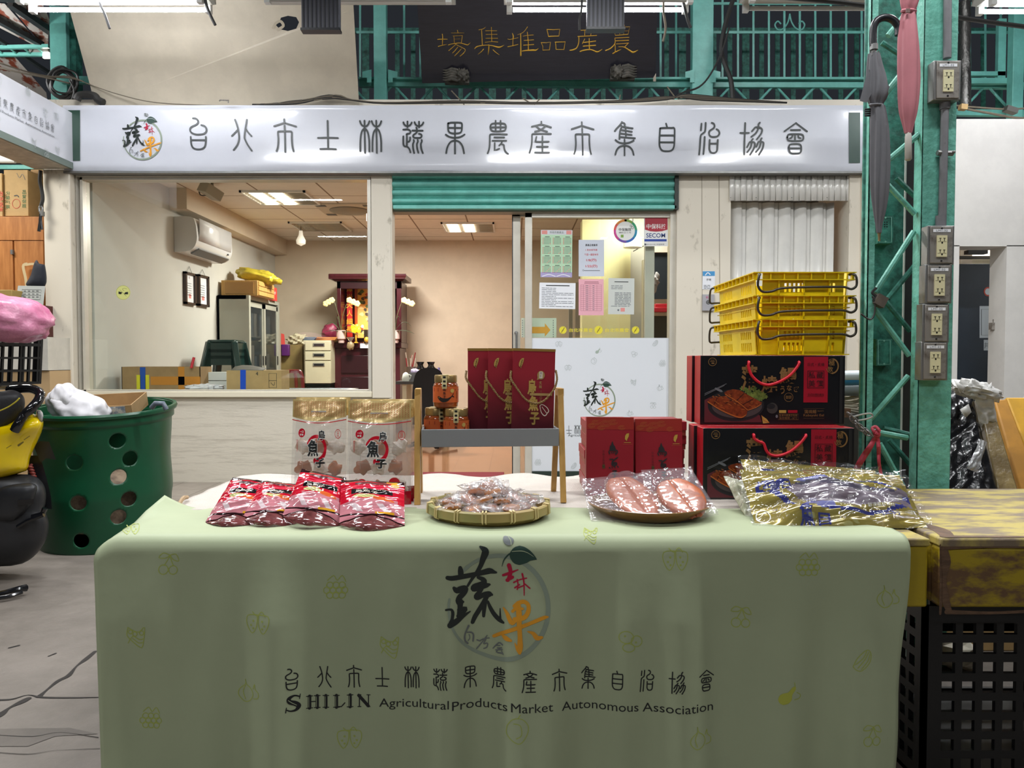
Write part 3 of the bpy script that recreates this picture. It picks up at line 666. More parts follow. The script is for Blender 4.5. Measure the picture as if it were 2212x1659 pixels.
# emblem: strokes (x, y, width) in one drawing, colours 0 black 1 ring 2 leaf 3 red 4 orange 5 grey 6 light vein
EMB = [
 (1, [[(752 + 632 * math.cos(t), 947 + 651 * math.sin(t), 30 + 28 * max(0, min(1, (math.cos(t) + 1) / 1.2)) if t > -2.2 else 8 + 50 * max(0, (t + 2.62) / .42)) for t in [-2.6 + (2 * PI + .07) * j / 70 * .93 for j in range(71)]]]),
 (0, [[(100,570,50),(160,578,60),(300,560,62),(450,535,60),(560,510,70),(640,490,75),(700,505,40),(722,508,25)],[(262,450,50),(268,490,70),(272,540,70)],[(518,185,28),(575,225,80),(582,262,92),(552,340,75),(525,420,58),(475,510,50),(415,590,38),(358,680,30)],
  [(185,700,40),(220,730,75),(280,715,80),(335,705,60),(322,760,60),(265,810,75),(235,855,60),(265,885,90),(300,880,30)],[(265,880,80),(262,950,62),(255,1020,62),(250,1060,50)],[(255,975,60),(335,968,50),(305,1015,40),(240,1050,50)],[(85,968,25),(150,965,30),(172,1010,42),(165,1080,40),(150,1130,60)],[(140,1160,75),(220,1115,75),(300,1060,50),(390,1010,15)],
  [(490,575,40),(550,600,60),(575,635,60),(520,670,75),(440,700,80),(430,730,55),(480,725,50),(590,680,60),(635,665,30)],[(545,690,62),(510,760,58),(465,820,62),(485,845,50),(560,800,65),(635,790,75),(668,795,30)],[(600,820,60),(560,900,60),(500,1000,60),(450,1080,60),(420,1148,50)],[(580,900,50),(565,1000,50),(560,1075,38)],[(615,885,30),(645,960,50),(695,1040,58),(760,1100,60),(812,1130,32)],[(775,1095,30),(772,960,12)]]),
 (3, [[(885,415,55),(905,490,50),(890,560,50),(870,600,45)],[(810,540,30),(880,515,35),(1000,468,12)],[(860,600,40),(930,560,40)],[(945,625,18),(1020,590,15),(1110,570,15)],[(990,590,20),(1000,650,16),(990,710,16)],[(960,690,20),(1020,650,16)],[(1055,520,25),(1075,620,20),(1078,780,12)],[(1000,690,16),(1075,660,16)],[(1085,640,16),(1150,695,18)]]),
 (4, [[(815,945,18),(860,1010,45),(895,1085,58),(925,1122,55),(970,1085,40)],[(950,915,40),(1010,872,50),(1080,858,50),(1130,900,50),(1130,975,55),(1090,1040,58),(1030,1062,60),(950,1070,40)],[(1000,880,60),(1012,1000,72),(1015,1150,60),(1025,1300,58),(1025,1420,72),(1020,1490,40)],[(960,1370,12),(990,1440,40),(1020,1490,40)],[(690,1320,40),(800,1262,45),(1000,1178,50),(1180,1110,45),(1330,1055,45),(1380,1048,20)],[(800,1285,30),(850,1325,62),(910,1345,30)],[(1120,1220,12),(1190,1245,45),(1240,1305,62),(1300,1300,36)],[(930,980,36),(985,935,42),(1060,945,30)]]),
 (5, [[(370,1190,25),(340,1250,16),(320,1320,20),(330,1380,20),(360,1410,20)],[(350,1272,12),(400,1275,16),(430,1310,18),(425,1390,18)],[(375,1300,10),(385,1345,10),(362,1380,10)],[(475,1380,16),(515,1395,14)],[(470,1490,14),(530,1420,14),(605,1320,12)],[(520,1385,12),(570,1362,12),(632,1350,12)],[(590,1370,12),(560,1420,12)],[(560,1430,12),(610,1420,14),(600,1470,14),(560,1490,12)],
  [(680,1475,12),(755,1392,16),(802,1412,18)],[(720,1435,12),(770,1425,12)],[(735,1462,12),(790,1450,12)],[(715,1492,14),(800,1470,14)],[(770,1460,12),(722,1515,14),(800,1518,18)],[(790,1490,10),(810,1530,14)]]),
]
BIGLEAF = crom([(905,245),(950,195),(1020,172),(1090,190),(1160,235),(1210,290),(1242,350),(1170,350),(1110,382),(1020,407),(950,388),(905,330),(893,285)], 3, True)
SMLEAF = crom([(820,58),(880,60),(930,82),(948,112),(930,152),(890,170),(840,155),(812,112)], 3, True)
def emblem(mb, mp, x0, y0, sc, k0=0.0):
    f = lambda L: [(x0 + a * sc, y0 + b * sc, c * sc) for a, b, c in L]
    for lay, (mi, ss) in enumerate(EMB):
        for st in ss: mb.rib(f(st), mp, mi=mi, k0=k0 + lay * .0002, n=3)
    mb.poly([(x0 + a * sc, y0 + b * sc) for a, b in BIGLEAF], mp, 2, k0 + .0008)
    mb.poly([(x0 + a * sc, y0 + b * sc) for a, b in SMLEAF], mp, 5, k0 + .0008)
    mb.rib(f([(797,428,5),(820,350,14),(880,280,20),(940,248,14)]), mp, mi=2, k0=k0 + .0008)
    mb.rib(f([(925,242,8),(1040,235,10),(1120,255,8),(1200,305,4)]), mp, mi=6, k0=k0 + .0011)
    mb.rib(f([(875,66,8),(905,108,10),(915,165,8)]), mp, mi=6, k0=k0 + .0011)
EMATS = lambda light: [mat('emblem_black', '#222a27', .4), ring_green, leaf_green, red_ink, orange_ink, grey_ink, light]

# fruit line drawings used on the film, the sign and the cloth
def fruit(mb, kind, x, y, r, mp, mi=0, w=1.0, k0=0.0):
    c = lambda dx, dy, rr, ry=None: mb.ring(x + dx * r, y + dy * r, rr * r, w, mp, mi, (ry or rr) * r, 14, k0)
    l = lambda *p: mb.rib([(x + a * r, y + b * r) for a, b in p], mp, w, mi, k0=k0, n=3)
    if kind == 'grape':
        for a, b in ((-.5, -.1), (0, -.1), (.5, -.1), (-.75, .3), (-.25, .3), (.25, .3), (.7, .3), (-.5, .7), (0, .7), (.5, .7)): c(a, b, .27)
        l((-.7, -.5), (-.2, -.9), (.1, -.5), (.5, -.9), (.8, -.4))
    elif kind == 'berry':
        for s_ in (-1, 1):
            l((s_ * .1 + .0, -.6), (s_ * .9, -.5), (s_ * .95, .2), (s_ * .5, .9), (s_ * .1, .3), (s_ * .05, -.6))
            for a, b in ((.4, -.1), (.6, .25), (.4, .5)): c(a * s_, b, .05)
        l((-.5, -.8), (-.1, -.5), (.3, -.85), (.6, -.5))
    elif kind == 'cherry':
        c(-.45, .45, .42); c(.4, .5, .38); l((-.4, .1), (-.1, -.4), (.1, -.8)); l((.4, .1), (.2, -.4), (.1, -.8)); l((.1, -.8), (-.5, -1), (-.9, -.6), (-.3, -.55), (.1, -.8)); l((.1, -.8), (.6, -.9), (.9, -.3), (.4, -.4), (.1, -.8))
    elif kind == 'onion':
        l((-.3, -1), (-.3, -.6), (-.8, -.2), (-.9, .3), (-.4, .8), (.1, .7), (.4, .2), (.2, -.3), (-.2, -.6), (-.3, -1)); l((.45, .5), (.85, .4), (.9, 0), (.6, -.3), (.55, -.7), (.4, -.3)); l((-.3, -.5), (-.5, 0), (-.3, .6))
    elif kind == 'pear':
        l((.5, -1), (.55, -.7)); l((.5, .4), (.9, .3), (1, 0), (.7, -.2))
        mb.poly([(x + a * r, y + b * r) for a, b in crom([(.55, -.7), (.6, -.45), (.3, 0), (.25, .4), (-.1, .75), (-.6, .8), (-.85, .4), (-.6, -.05), (-.05, -.2), (.3, -.6)], 3, True)], mp, mi + 1, k0)
    elif kind == 'basket':
        l((-.8, -.9), (-.9, -.2), (-.5, .3), (.2, .9), (.5, .7), (.7, -.9), (.2, -.5), (-.3, -.6), (-.8, -.9)); l((-.8, .5), (-.4, -.1), (.2, .2), (.6, .1)); l((-.4, .1), (.1, .5), (.5, .45)); c(-.6, -.5, .18); c(-.2, -.3, .2); c(.4, -.4, .2)
    elif kind == 'potato':
        c(-.3, -.2, .6, .5); c(.55, .1, .45, .45); c(-.1, .65, .5, .35); c(-.4, -.3, .05); c(.5, .2, .05)
    elif kind == 'corn':
        l((-.9, .6), (-.5, -.2), (.3, -.9), (.7, -.6), (.6, .2), (-.1, .9), (-.6, .9), (-.9, .6)); l((-.5, .7), (.1, 0), (.5, -.7)); l((-.7, .4), (0, -.2), (.3, -.8)); l((-.2, .8), (.4, .1), (.6, -.5))
    else:
        l((-.8, -.3), (-.4, -.8), (.3, -.9), (.8, -.4), (.7, .3), (.2, .95), (-.4, .8), (-.85, .3), (-.8, -.3)); l((-.3, -.5), (.2, -.4), (.3, .3), (-.1, .6)); l((0, -.9), (.2, -1.2))

# ================================================================== main signboard
YS = 6.19
sg = thing('signboard', 'long white signboard with dark grey Chinese characters over the office front', 'sign', (fx(1005, YS), YS, fz(370, YS)))
m = M(); xa, xb = fx(145, YS), fx(1865, YS); za, zb = fz(369, YS), fz(226.5, YS)
def vin(u, v):
    x = xa + (xb - xa) * u; z = za + (zb - za) * v
    b = .006 * math.sin(u * 23) * (1 - v) ** 3 + .004 * math.sin(u * 51 + 1) * (abs(v - .5) * 2) ** 6
    return Vector((x, YS - .002 + b * .5 + (.014 * (1 - v / .08) ** 2 if v < .08 else 0) + (.012 * ((v - .94) / .06) ** 2 if v > .94 else 0), z + .004 * math.sin(u * 31) * (1 - v) ** 8))
m.grid(vin, 120, 24); m.box(xa, xb, YS + .016, YS + .10, za + .004, zb - .004)
build('vinyl_panel', m, vinyl, sg, smooth=60)
q = lambda x, y, k=0.0: P(x, y, YS - .008 - k)
for (a, b, c, d) in ((147, 238, 173, 347), (1834, 243, 1858, 352)):
    m = M(); m.rect(a, b, c, d, q); build('end_band', m, dark_green, sg, smooth=None)
m = M(); m.box(xa, xb, YS - .004, YS + .10, za - .018, za - .002); build('bottom_trim', m, steel, sg)
for i in range(15):
    m = M(); cx, cy, _ = SEALC[i]; seal(m, i, cx, cy, 1.0, q); build('lettering', m, ink, sg, smooth=None)
m = M(); emblem(m, q, 307.6 - 752 * .0648, 302 - 947 * .0648, .0648); build('emblem', m, EMATS(vinyl), sg, smooth=None)

# side signboard on the beam at the left
XS = -3.50
sd = thing('signboard', 'smaller white signboard on the beam coming forward at far left', 'sign', (XS - .15, 5.6, 2.54))
zt_, zb_ = PX(145, 238, XS).z, PX(145, 346, XS).z
m = M(); m.box(XS - .02, XS, 4.6, 6.18, zb_, zt_); build('vinyl_panel', m, vinyl, sd, smooth=None)
m = M(); m.box(XS - .018, XS + .002, 4.6, 6.18, zb_ - .05, zb_); build('green_edge', m, mat('grey_green_edge', '#6f7d76', .5), sd, smooth=None)
m = M(); m.box(XS - .32, XS - .02, 4.6, 6.2, zb_ - .045, zt_ - .03); build('beam_box', m, mat('dusty_beige_paint', '#c5beb0', .6, noise=.25, ns=10), sd, smooth=None)
sp = lambda Y, z, k=0.0: Vector((XS + .004 + k, Y, z))
m = M()
for i in range(5, 15): seal(m, i, 0, 0, 1, lambda a, b, k, i=i: sp(5.91 + (i - 14) * .068 + a * .00092, 2.775 - b * .00092, k), 3.4)
me_ = lambda a, b, k=0.0: sp(a, -b, k)
m.text('Agricultural Products Market  Autonomous Association', 5.155, -2.712, .026, lambda a, b, k=0.0: sp(a, -b, k), 0, w=.775, align='l', res=2)
build('lettering', m, mat('grey_lettering', '#5d6264', .4), sd, smooth=None)
m = M()
for i, (kd, Y, z) in enumerate((('berry', 5.30, 2.92), ('grape', 5.62, 2.95), ('cherry', 5.82, 2.86), ('berry', 5.96, 2.88), ('pear', 5.28, 2.66), ('basket', 5.68, 2.60), ('cherry', 5.83, 2.565), ('basket', 5.97, 2.62))):
    fruit(m, kd, Y, -z, .032, lambda a, b, k: sp(a, -b, k), w=.003)
build('fruit_prints', m, [pale_ink, pale_ink], sd, smooth=None)

# ================================================================== office interior
inn = mat('beige_room_paint', '#d8c8b2', .7, noise=.06, ns=4)
inn_w = mat('white_room_paint', '#cccac2', .65, noise=.04, ns=4)
XL, XR, YB, ZC = -3.50, 3.75, 11.4, 2.764
struct('wall_back', M().box(-3.6, XR, YB, YB + .1, 0, ZC), inn)
m = M(); m.box(XL - .1, XL, 6.46, YB, 0, ZC)
struct('wall_left', m, inn_w)
struct('wall_right', M().box(XR, XR + .1, 6.46, YB, 0, ZC), inn)
ceil_t = tiles('ceiling_tiles', '#ece6da', '#8d7b66', .69, .014, .8, .05)
struct('ceiling', M().box(-3.6, XR + .1, 6.46, YB + .1, ZC, ZC + .1), ceil_t)
red_tile = tiles('terracotta_floor_tiles', '#a87350', '#86583c', .33, .012, .12, .15)
struct('floor_office', M().box(-3.6, XR + .1, 6.44, YB + .1, -.1, .012), red_tile)
# a beam box along the left wall by the ceiling
struct('trim_6', M().box(XL, XL + .18, 7.9, YB, 2.55, ZC), inn)
GX = deeper; XL, XR, YB, ZC = -3.07, 3.3, 10.0, 2.55
# right-hand partition with a bright yellow pier and a dark window
m = M(); pbox(m, 1258, 474, 1360, 1000, 7.5, 7.7); struct('trim_7', m, mat('pale_yellow_paint', '#ece0a8', .6))
m = M(); pbox(m, 1360, 455, 1392, 1000, 7.55, 7.65); pbox(m, 1392, 455, 1480, 545, 7.55, 7.6); struct('trim_8', m, mat('grey_beige_paint', '#b3ab9c', .6))
m = M(); pbox(m, 1390, 560, 1411, 1000, 7.0, 7.1); struct('trim_9', m, mat('sandy_jamb', '#b8ae97', .5), bevel=.004)
m = M(); pbox(m, 1411, 545, 1485, 646, 7.6, 7.65); struct('window_2', m, mat('dark_window', '#24282c', .15, spec=.6))
m = M(); pbox(m, 1400, 674, 1480, 682, 7.25, 7.5); pbox(m, 1404, 682, 1480, 740, 7.3, 7.5, 1); m.box(fx(1404, 7.3), fx(1480, 7.3), 7.3, 7.5, .012, fz(740, 7.3), 1)
tag(build('side_shelf', m, [mat('cream_top', '#d8cdb4', .5), mat('dark_olive_cabinet', '#4b4a3e', .6)]), 'cream topped dark side cabinet seen through the right door glass', 'cabinet')
m = M(); pbox(m, 1407, 664, 1441, 674, 7.2, 7.35); pbox(m, 1416, 656, 1442, 664, 7.22, 7.33)
tag(build('red_tray', m, mat('red_plastic', '#c3202f', .4), bevel=.004), 'red plastic trays on the side cabinet behind the right door glass', 'tray')
m = M(); m.sphere(P(1416, 605, 7.0), (.035, .03, .06), fn=lambda d: 1 + .3 * math.sin(7 * d.z + 5 * d.x)); m.sphere(P(1413, 622, 7.0), (.025, .02, .05)); m.tube([P(1417, 596, 7.0), P(1409, 590, 7.02)], .003, 5)
tag(build('rag', m, mat('pale_grey_rag', '#b5b1b0', .5)), 'pale grey rag hanging from the jamb beyond the door glass', 'cloth')
m = M(); m.tube([P(1368, 543, 7.4), P(1382, 535, 7.35), P(1398, 528, 7.3)], .004, 6, 1); m.lathe([(0, 0), (.05, -.02), (.085, -.10), (.09, -.17)], P(1367, 496, 7.3), 20, 0); m.tube([P(1367, 496, 7.3), Vector((P(1367, 440, 7.3).x, 7.3, ZC))], .005, 6, 1)
tag(build('hanging_lamp', m, [mat('white_enamel', '#e6e6e0', .3), cable_m]), 'small white hanging lamp shade behind the round door sticker', 'lamp')
m = M(); pbox(m, 1229, 666, 1236, 1000, 8.6, 8.64); m.box(fx(1243, 8.6), fx(1252, 8.6), 8.6, 8.64, 0, fz(610, 8.6), 1)
tag(build('grey_locker', m, [alu_grey, mat('grey_beige_paint2', '#a69d90', .5)]), 'narrow grey poles of a locker behind the pink notice', 'locker')

emit_w = mat('lit_panel', '#ffffff', .5, emit='#fff6e6', es=9)
louv = mat('louver_metal', '#cfc9bb', .25, metal=.7)
def troffer(x0, y0, lab, lit, w=.6, l=.6):
    t = thing('ceiling_light', lab, 'light', (x0 + w / 2, y0 + l / 2, ZC), 'square lights in the office ceiling')
    m = M(); e = .02
    for a in ((x0, x0 + w, y0, y0 + e), (x0, x0 + w, y0 + l - e, y0 + l), (x0, x0 + e, y0, y0 + l), (x0 + w - e, x0 + w, y0, y0 + l)): m.box(*a, ZC - .02, ZC)
    build('frame', m, white_p, t)
    for k in range(3):
        m = M(); a = x0 + .06 + k * .18; m.box(a, a + .12, y0 + .03, y0 + l - .03, ZC - .008, ZC - .002)
        build('tube_panel', m, emit_w if k < lit else louv, t)
    m = M()
    for k in range(9): m.box(x0 + e, x0 + w - e, y0 + .04 + k * .065, y0 + .046 + k * .065, ZC - .016, ZC - .004)
    build('louver', m, louv, t)
troffer(-2.48, 7.03, 'lit square ceiling light nearest the office window', 2)
troffer(-2.50, 8.62, 'unlit square louvred ceiling light at the back left of the office', 0)
troffer(-.80, 8.66, 'lit square ceiling light seen through the open doorway', 2)
m = M(); c = Vector((-1.66, 7.9, ZC - .004))
m.box(c.x - .3, c.x + .3, c.y - .3, c.y + .3, ZC - .015, ZC - .001)
m.lathe([(.2, 0), (.2, -.02), (.18, -.03), (.0, -.03)], c, 32, 1)
for sx in (-1, 1):
    for sy in (-1, 1): m.box(c.x + sx * .235 - .05, c.x + sx * .235 + .05, c.y + sy * .235 - .04, c.y + sy * .235 + .04, ZC - .018, ZC - .014, 2)
tag(build('ceiling_fan', m, [mat('cream_fan_plate', '#c9bfac', .5), mat('fan_mesh', '#8f8778', .5), black_p]), 'square ceiling fan with a round grey grille inside the office', 'fan')
m = M(); a = P(650, 508, 8.9); m.tube([a + Vector((0, 0, .33)), a + Vector((0, 0, .02))], .004, 6, 1); m.lathe([(.02, .05), (.025, .0), (.055, -.06), (.05, -.1), (0, -.125)], a, 20)
tag(build('light_bulb', m, [mat('white_bulb', '#eeeae0', .25, emit='#fff4e0', es=.5), cable_m]), 'white light bulb hanging from the office ceiling', 'bulb')

# air conditioner
ac = thing('air_conditioner', 'white wall mounted air conditioner on the office left wall', 'air conditioner', (XL + .1, 7.45, 1.99))
cs = crom([(0, 2.31), (.13, 2.312), (.185, 2.28), (.205, 2.16), (.20, 2.08), (.165, 2.02), (.10, 1.995), (0, 1.99)], 3)
m = M(); m.prism(cs, lambda x, z, k: Vector((XL + .002 + x, 7.02 + k * 8.8, z)), .1); build('body', m, mat('white_ac_plastic', '#dadbdc', .25), ac, smooth=40)
m = M(); m.grid(lambda u, v: Vector((XL + .0 + [.212, .215, .215, .205][round(v * 3)], 7.06 + u * .8, [2.30, 2.25, 2.17, 2.10][round(v * 3)])), 1, 3); build('front_cover', m, mat('white_ac_cover', '#e6e7ea', .15), ac, solid=.006)
m = M(); m.obox((XL + .16, 7.46, 2.008), (.012, .74, .09), ry(math.radians(62))); build('louver', m, mat('grey_louver', '#77797a', .4), ac)
m = M(); m.box(XL + .203, XL + .209, 7.78, 7.80, 2.06, 2.075); build('receiver', m, black_p, ac)
m = M(); m.tube([Vector((XL + .07, 7.9, 2.2)), Vector((XL + .07, 7.97, 2.26)), Vector((XL + .06, 7.99, 2.42)), Vector((XL + .06, 8.0, 2.54))], .03, 8); build('pipe_cover', m, inn, ac)
# cctv
cc = thing('security_camera', 'beige security camera hanging from the ceiling by the window', 'camera', P(456, 388, 6.7))
m = M(); c = P(455, 414, 6.7); m.obox(c, (.13, .17, .085), rz(-.5) @ rx(-.35) @ ry(.25)); build('camera_body', m, mat('grey_beige_plastic', '#a79f8d', .5), cc, bevel=.006)
m = M(); m.tube([P(457, 384, 6.7), P(459, 402, 6.7), P(456, 408, 6.7)], .012, 8); build('bracket', m, mat('beige_bracket', '#9c9382', .5), cc)
m = M(); m.tube([P(a, b, 6.72) for a, b in crom([(450, 386), (438, 394), (430, 408), (433, 421), (445, 422)], 4)], .005, 6); build('cable', m, cable_m, cc)
# framed certificates
for i, (pa, pb, y0, y1) in enumerate(((397, 420, 586, 656), (426, 448, 592, 660))):
    a, b = PX(pa, y0, XL + .01), PX(pb, y0, XL + .01); z1, z0 = a.z, PX(pa, y1, XL + .01).z
    t = thing('framed_certificate', ('left', 'right')[i] + ' one of two brown framed certificates on the office left wall', 'certificate', (XL + .01, (a.y + b.y) / 2, z0), 'certificates on the office wall')
    m = M()
    for q_ in ((a.y, b.y, z0, z0 + .02), (a.y, b.y, z1 - .02, z1), (a.y, a.y + .03, z0, z1), (b.y - .03, b.y, z0, z1)): m.box(XL + .001, XL + .03, q_[0], q_[1], q_[2], q_[3])
    build('frame', m, mat('dark_brown_frame', '#3b2a22', .4), t)
    m = M(); q_ = lambda u, v, k=0.0: Vector((XL + .012 + k, u, v)); m.box(XL + .001, XL + .012, a.y + .03, b.y - .03, z0 + .02, z1 - .02)
    for k in range(6): m.rect(a.y + .07, z1 - .10 - k * .022, b.y - .08, z1 - .105 - k * .022, q_, 1, .001)
    m.rect(a.y + .10, z0 + .06, b.y - .09, z0 + .10, q_, 2, .001); m.rect(a.y + .12, z1 - .06, b.y - .13, z1 - .035, q_, 3, .001)
    build('sheet', m, [paper, grey_ink, mat('stamp_red', '#d98b84', .5), mat('maroon', '#7d2a2a', .5)], t, smooth=None)
    m = M(); m.tube([Vector((XL + .01, a.y + .06, z1)), Vector((XL + .01, (a.y + b.y) / 2, z1 + .06)), Vector((XL + .01, b.y - .06, z1))], .002, 5); build('hanger', m, steel, t)

# glass cabinet
gc = thing('glass_cabinet', 'grey steel cabinet with sliding glass doors along the office left wall', 'cabinet', (-2.9, 8.5, 0))
gm = mat('grey_green_steel', '#a9a99c', .45, noise=.05, ns=6); xf = -2.73
m = M(); m.box(XL + .01, xf - .03, 8.0, 8.02, 0, 1.68); m.box(XL + .01, xf - .03, 9.02, 9.04, 0, 1.68); m.box(XL + .01, XL + .03, 8.0, 9.04, 0, 1.68); m.box(XL + .01, xf, 8.0, 9.04, 1.64, 1.68); m.box(XL + .01, xf, 8.0, 9.04, 0, .08)
m.box(xf - .03, xf, 8.0, 8.05, .08, 1.64); m.box(xf - .03, xf, 8.99, 9.04, .08, 1.64); build('body', m, gm, gc)
for z in (.55, .9, 1.25):
    m = M(); m.box(XL + .03, xf - .05, 8.02, 9.02, z, z + .015); build('shelf', m, gm, gc)
for (ya, yb, dx) in ((8.05, 8.53, -.022), (8.51, 8.99, -.006)):
    m = M()
    for q_ in ((ya, ya + .045, .08, 1.62), (yb - .045, yb, .08, 1.62), (ya, yb, .08, .14), (ya, yb, 1.57, 1.62)): m.box(xf + dx - .012, xf + dx, q_[0], q_[1], q_[2], q_[3])
    fr_ = build('door', m, gm, gc); 
    m = M(); m.box(xf + dx - .008, xf + dx - .004, ya + .04, yb - .04, .14, 1.57); build('glass_pane', m, film('cabinet_glass', tint=(60, 70, 74), body=.35, f0=.06), fr_, smooth=None)
    for yy in ((yb - .03,) if ya < 8.4 else (ya + .02, yb - .02)):
        m = M(); m.box(xf + dx, xf + dx + .006, yy - .012, yy + .012, .95, 1.05); build('handle', m, black_p, fr_)
random.seed(3); bi = 0
for z in (.095, .565, .915, 1.265):
    y = 8.08
    while y < 8.92:
        w_ = random.uniform(.05, .16); h = random.uniform(.12, .26)
        m = M(); m.box(XL + .06, xf - .09, y, y + w_ * .92, z, z + h)
        tag(build('binder', m, mat('binder_%d' % (bi % 4), ('#8d9799', '#b9b4a4', '#6f7d86', '#9a8a72')[bi % 4], .6)), 'file binder or box on the shelves inside the glass cabinet', 'binder', 'binders in the glass cabinet'); bi += 1
        y += w_ + .01
# on top of the cabinet
wc = thing('wooden_crate', 'light wooden drawer crate on the grey glass cabinet', 'crate', (-2.9, 8.3, 1.68))
m = M(); m.box(-3.04, -2.66, 8.06, 8.62, 1.681, 1.84); build('body', m, wood_l, wc, bevel=.004)
m = M(); m.box(-3.0, -2.70, 8.05, 8.06, 1.70, 1.82); build('front_panel', m, mat('darker_wood', '#a57c45', .5), wc)
for k in range(3):
    m = M(); m.box(-2.66, -2.652, 8.08, 8.60, 1.69 + k * .05, 1.73 + k * .05); build('side_slat', m, wood_l, wc)
m = M(); m.box(-2.98, -2.70, 8.66, 8.86, 1.681, 1.83); q_ = lambda u, v, k=0.0: Vector((-2.699 + k, u, v)); m.rect(8.69, 1.735, 8.70, 1.79, q_, 1); m.text('mgb', 8.77, -1.77, .04, lambda u, v, k=0.0: Vector((-2.698, u, -v)), 2)
tag(build('red_box', m, [mat('coral_red_box', '#d6453f', .5), black_p, white_p], smooth=None), 'red carton beside the wooden crate on the glass cabinet', 'box')
m = M(); random.seed(5)
m.sphere(P(560, 598, 8.4), (.24, .16, .075), 0, 40, 24, R=ry(.22), fn=lambda d: 1 + .10 * math.sin(6 * d.x + 3 * d.y) + .07 * math.sin(13 * d.y + 5 * d.z) + .05 * math.sin(23 * d.x))
tag(build('plastic_bag', m, mat('yellow_plastic_bag', '#c9b53a', .3, noise=.2, ns=14), smooth=60), 'crumpled yellow plastic bag lying on the wooden crate', 'bag')

# plastic stools
def stool(zt, lab, first=[None]):
    c = Vector((fx(489, 7.4), 7.4, 0))
    if first[0] is None:
        t = thing('plastic_stool', lab, 'stool', (c.x, c.y, zt - .46), 'stacked dark green plastic stools'); pm = mat('dark_green_plastic', '#16332f', .25)
        m = M(); m.box(c.x - .135, c.x + .135, 7.4 - .135, 7.4 + .135, zt - .03, zt); build('seat', m, pm, t, bevel=.02)
        for sx in (-1, 1):
            for sy in (-1, 1):
                m = M(); a = Vector((c.x + sx * .115, 7.4 + sy * .115, zt - .02)); b = Vector((c.x + sx * .19, 7.4 + sy * .19, zt - .46)); m.bar(a, b, .06, .06); build('leg', m, pm, t, bevel=.01)
        for sx, sy in ((1, 0), (-1, 0), (0, 1), (0, -1)):
            m = M(); a = Vector((c.x + sx * .128, 7.4 + sy * .128, zt - .075)); m.obox(a, (.24 if sy else .02, .24 if sx else .02, .09), Matrix.Identity(3)); build('apron', m, pm, t)
        first[0] = t
    else: dup(first[0], (c.x, c.y, zt - .46), label=lab)
stool(1.20, 'top dark green plastic stool of the stack by the glass cabinet'); stool(1.14, 'middle dark green plastic stool of the stack by the glass cabinet'); stool(1.08, 'lowest dark green plastic stool seen in the stack by the glass cabinet')
m = M(); m.box(fx(489, 7.4) - .22, fx(489, 7.4) + .22, 7.18, 7.62, .013, .62)
tag(build('low_cabinet', m, gm, bevel=.005), 'low grey cabinet under the stack of dark green stools', 'cabinet')

# chest freezer with cartons on it
GX = None
zf = .745
fz_ = thing('chest_freezer', 'white chest freezer with glass lid under the office window', 'freezer', (fx(490, 6.8), 6.8, 0))
xa_, xb_ = -3.46, fx(743, 6.6)
m = M(); m.box(xa_, xb_, 6.6, 7.22, .013, zf - .05); build('body', m, white_p, fz_, bevel=.015)
m = M()
for q_ in ((xa_, xb_, 6.59, 6.65), (xa_, xb_, 7.17, 7.23), (xa_, xa_ + .06, 6.6, 7.22), (xb_ - .06, xb_, 6.6, 7.22)): m.box(*q_, zf - .05, zf)
build('rim', m, mat('brushed_aluminium', '#b7babb', .35, metal=.6), fz_, bevel=.004)
m = M(); m.box(xa_ + .05, xb_ - .05, 6.64, 7.18, zf - .022, zf - .012); build('glass_lid', m, mat('frosty_glass_lid', '#9aa3a4', .1), fz_)
m = M(); m.box(xb_ - .14, xb_ + .004, 6.586, 6.66, zf - .052, zf + .003); build('corner_cap', m, alu_grey, fz_, bevel=.004)
def open_carton(name, x0, x1, y0, y1, z0, z1, lab, flap=True, tapes=()):
    t = thing(name, lab, 'box', ((x0 + x1) / 2, (y0 + y1) / 2, z0)); w = .006
    m = M()
    for q_ in ((x0, x1, y0, y0 + w), (x0, x1, y1 - w, y1), (x0, x0 + w, y0, y1), (x1 - w, x1, y0, y1)): m.box(*q_, z0, z1)
    m.box(x0, x1, y0, y1, z0, z0 + w); build('carton', m, card_dk, t)
    for (col, a, b, c, d) in tapes:
        m = M(); X = lambda u: x0 + (x1 - x0) * u; Zz = lambda v: z1 + (z0 - z1) * v; m.box(X(a), X(c), y0 - .0012, y0 - .0002, Zz(d), Zz(b)); build('tape', m, mat('tape_' + col[1:], col, .3), t)
    return t
t = open_carton('open_carton', fx(262, 6.72), fx(432, 6.72), 6.72, 6.98, zf + .001, zf + .205, 'open cardboard carton with orange tape inside the left of the window', tapes=(('#c98637', .37, .42, 1, .78), ('#c98637', .72, .0, .80, 1), ('#d9d02e', .19, .35, .24, .98), ('#d9d02e', .30, .35, .35, .98), ('#2452a8', .235, .02, .305, 1)))
c4 = thing('cardboard_carton', 'cardboard carton with blue tape and the number 4 on the freezer', 'box', (fx(545, 6.6), 6.7, zf))
xa_, xb_ = fx(489, 6.58), fx(566, 6.58); 
m = M(); m.box(xa_, xb_, 6.58, 6.9, zf + .001, zf + .175); m.add([(xb_, 6.58, zf), (xb_ + .14, 6.66, zf), (xb_ + .14, 6.9, zf), (xb_, 6.9, zf), (xb_, 6.58, zf + .175), (xb_ + .14, 6.66, zf + .175), (xb_ + .14, 6.9, zf + .175), (xb_, 6.9, zf + .175)], [(0, 1, 5, 4), (1, 2, 6, 5), (4, 5, 6, 7), (0, 3, 2, 1)])
build('carton', m, card, c4)
m = M(); q_ = plane(6.58, .001); m.rect(519, 799, 531, 846, q_); build('tape', m, mat('tape_blue', '#2452c8', .3), c4, smooth=None)
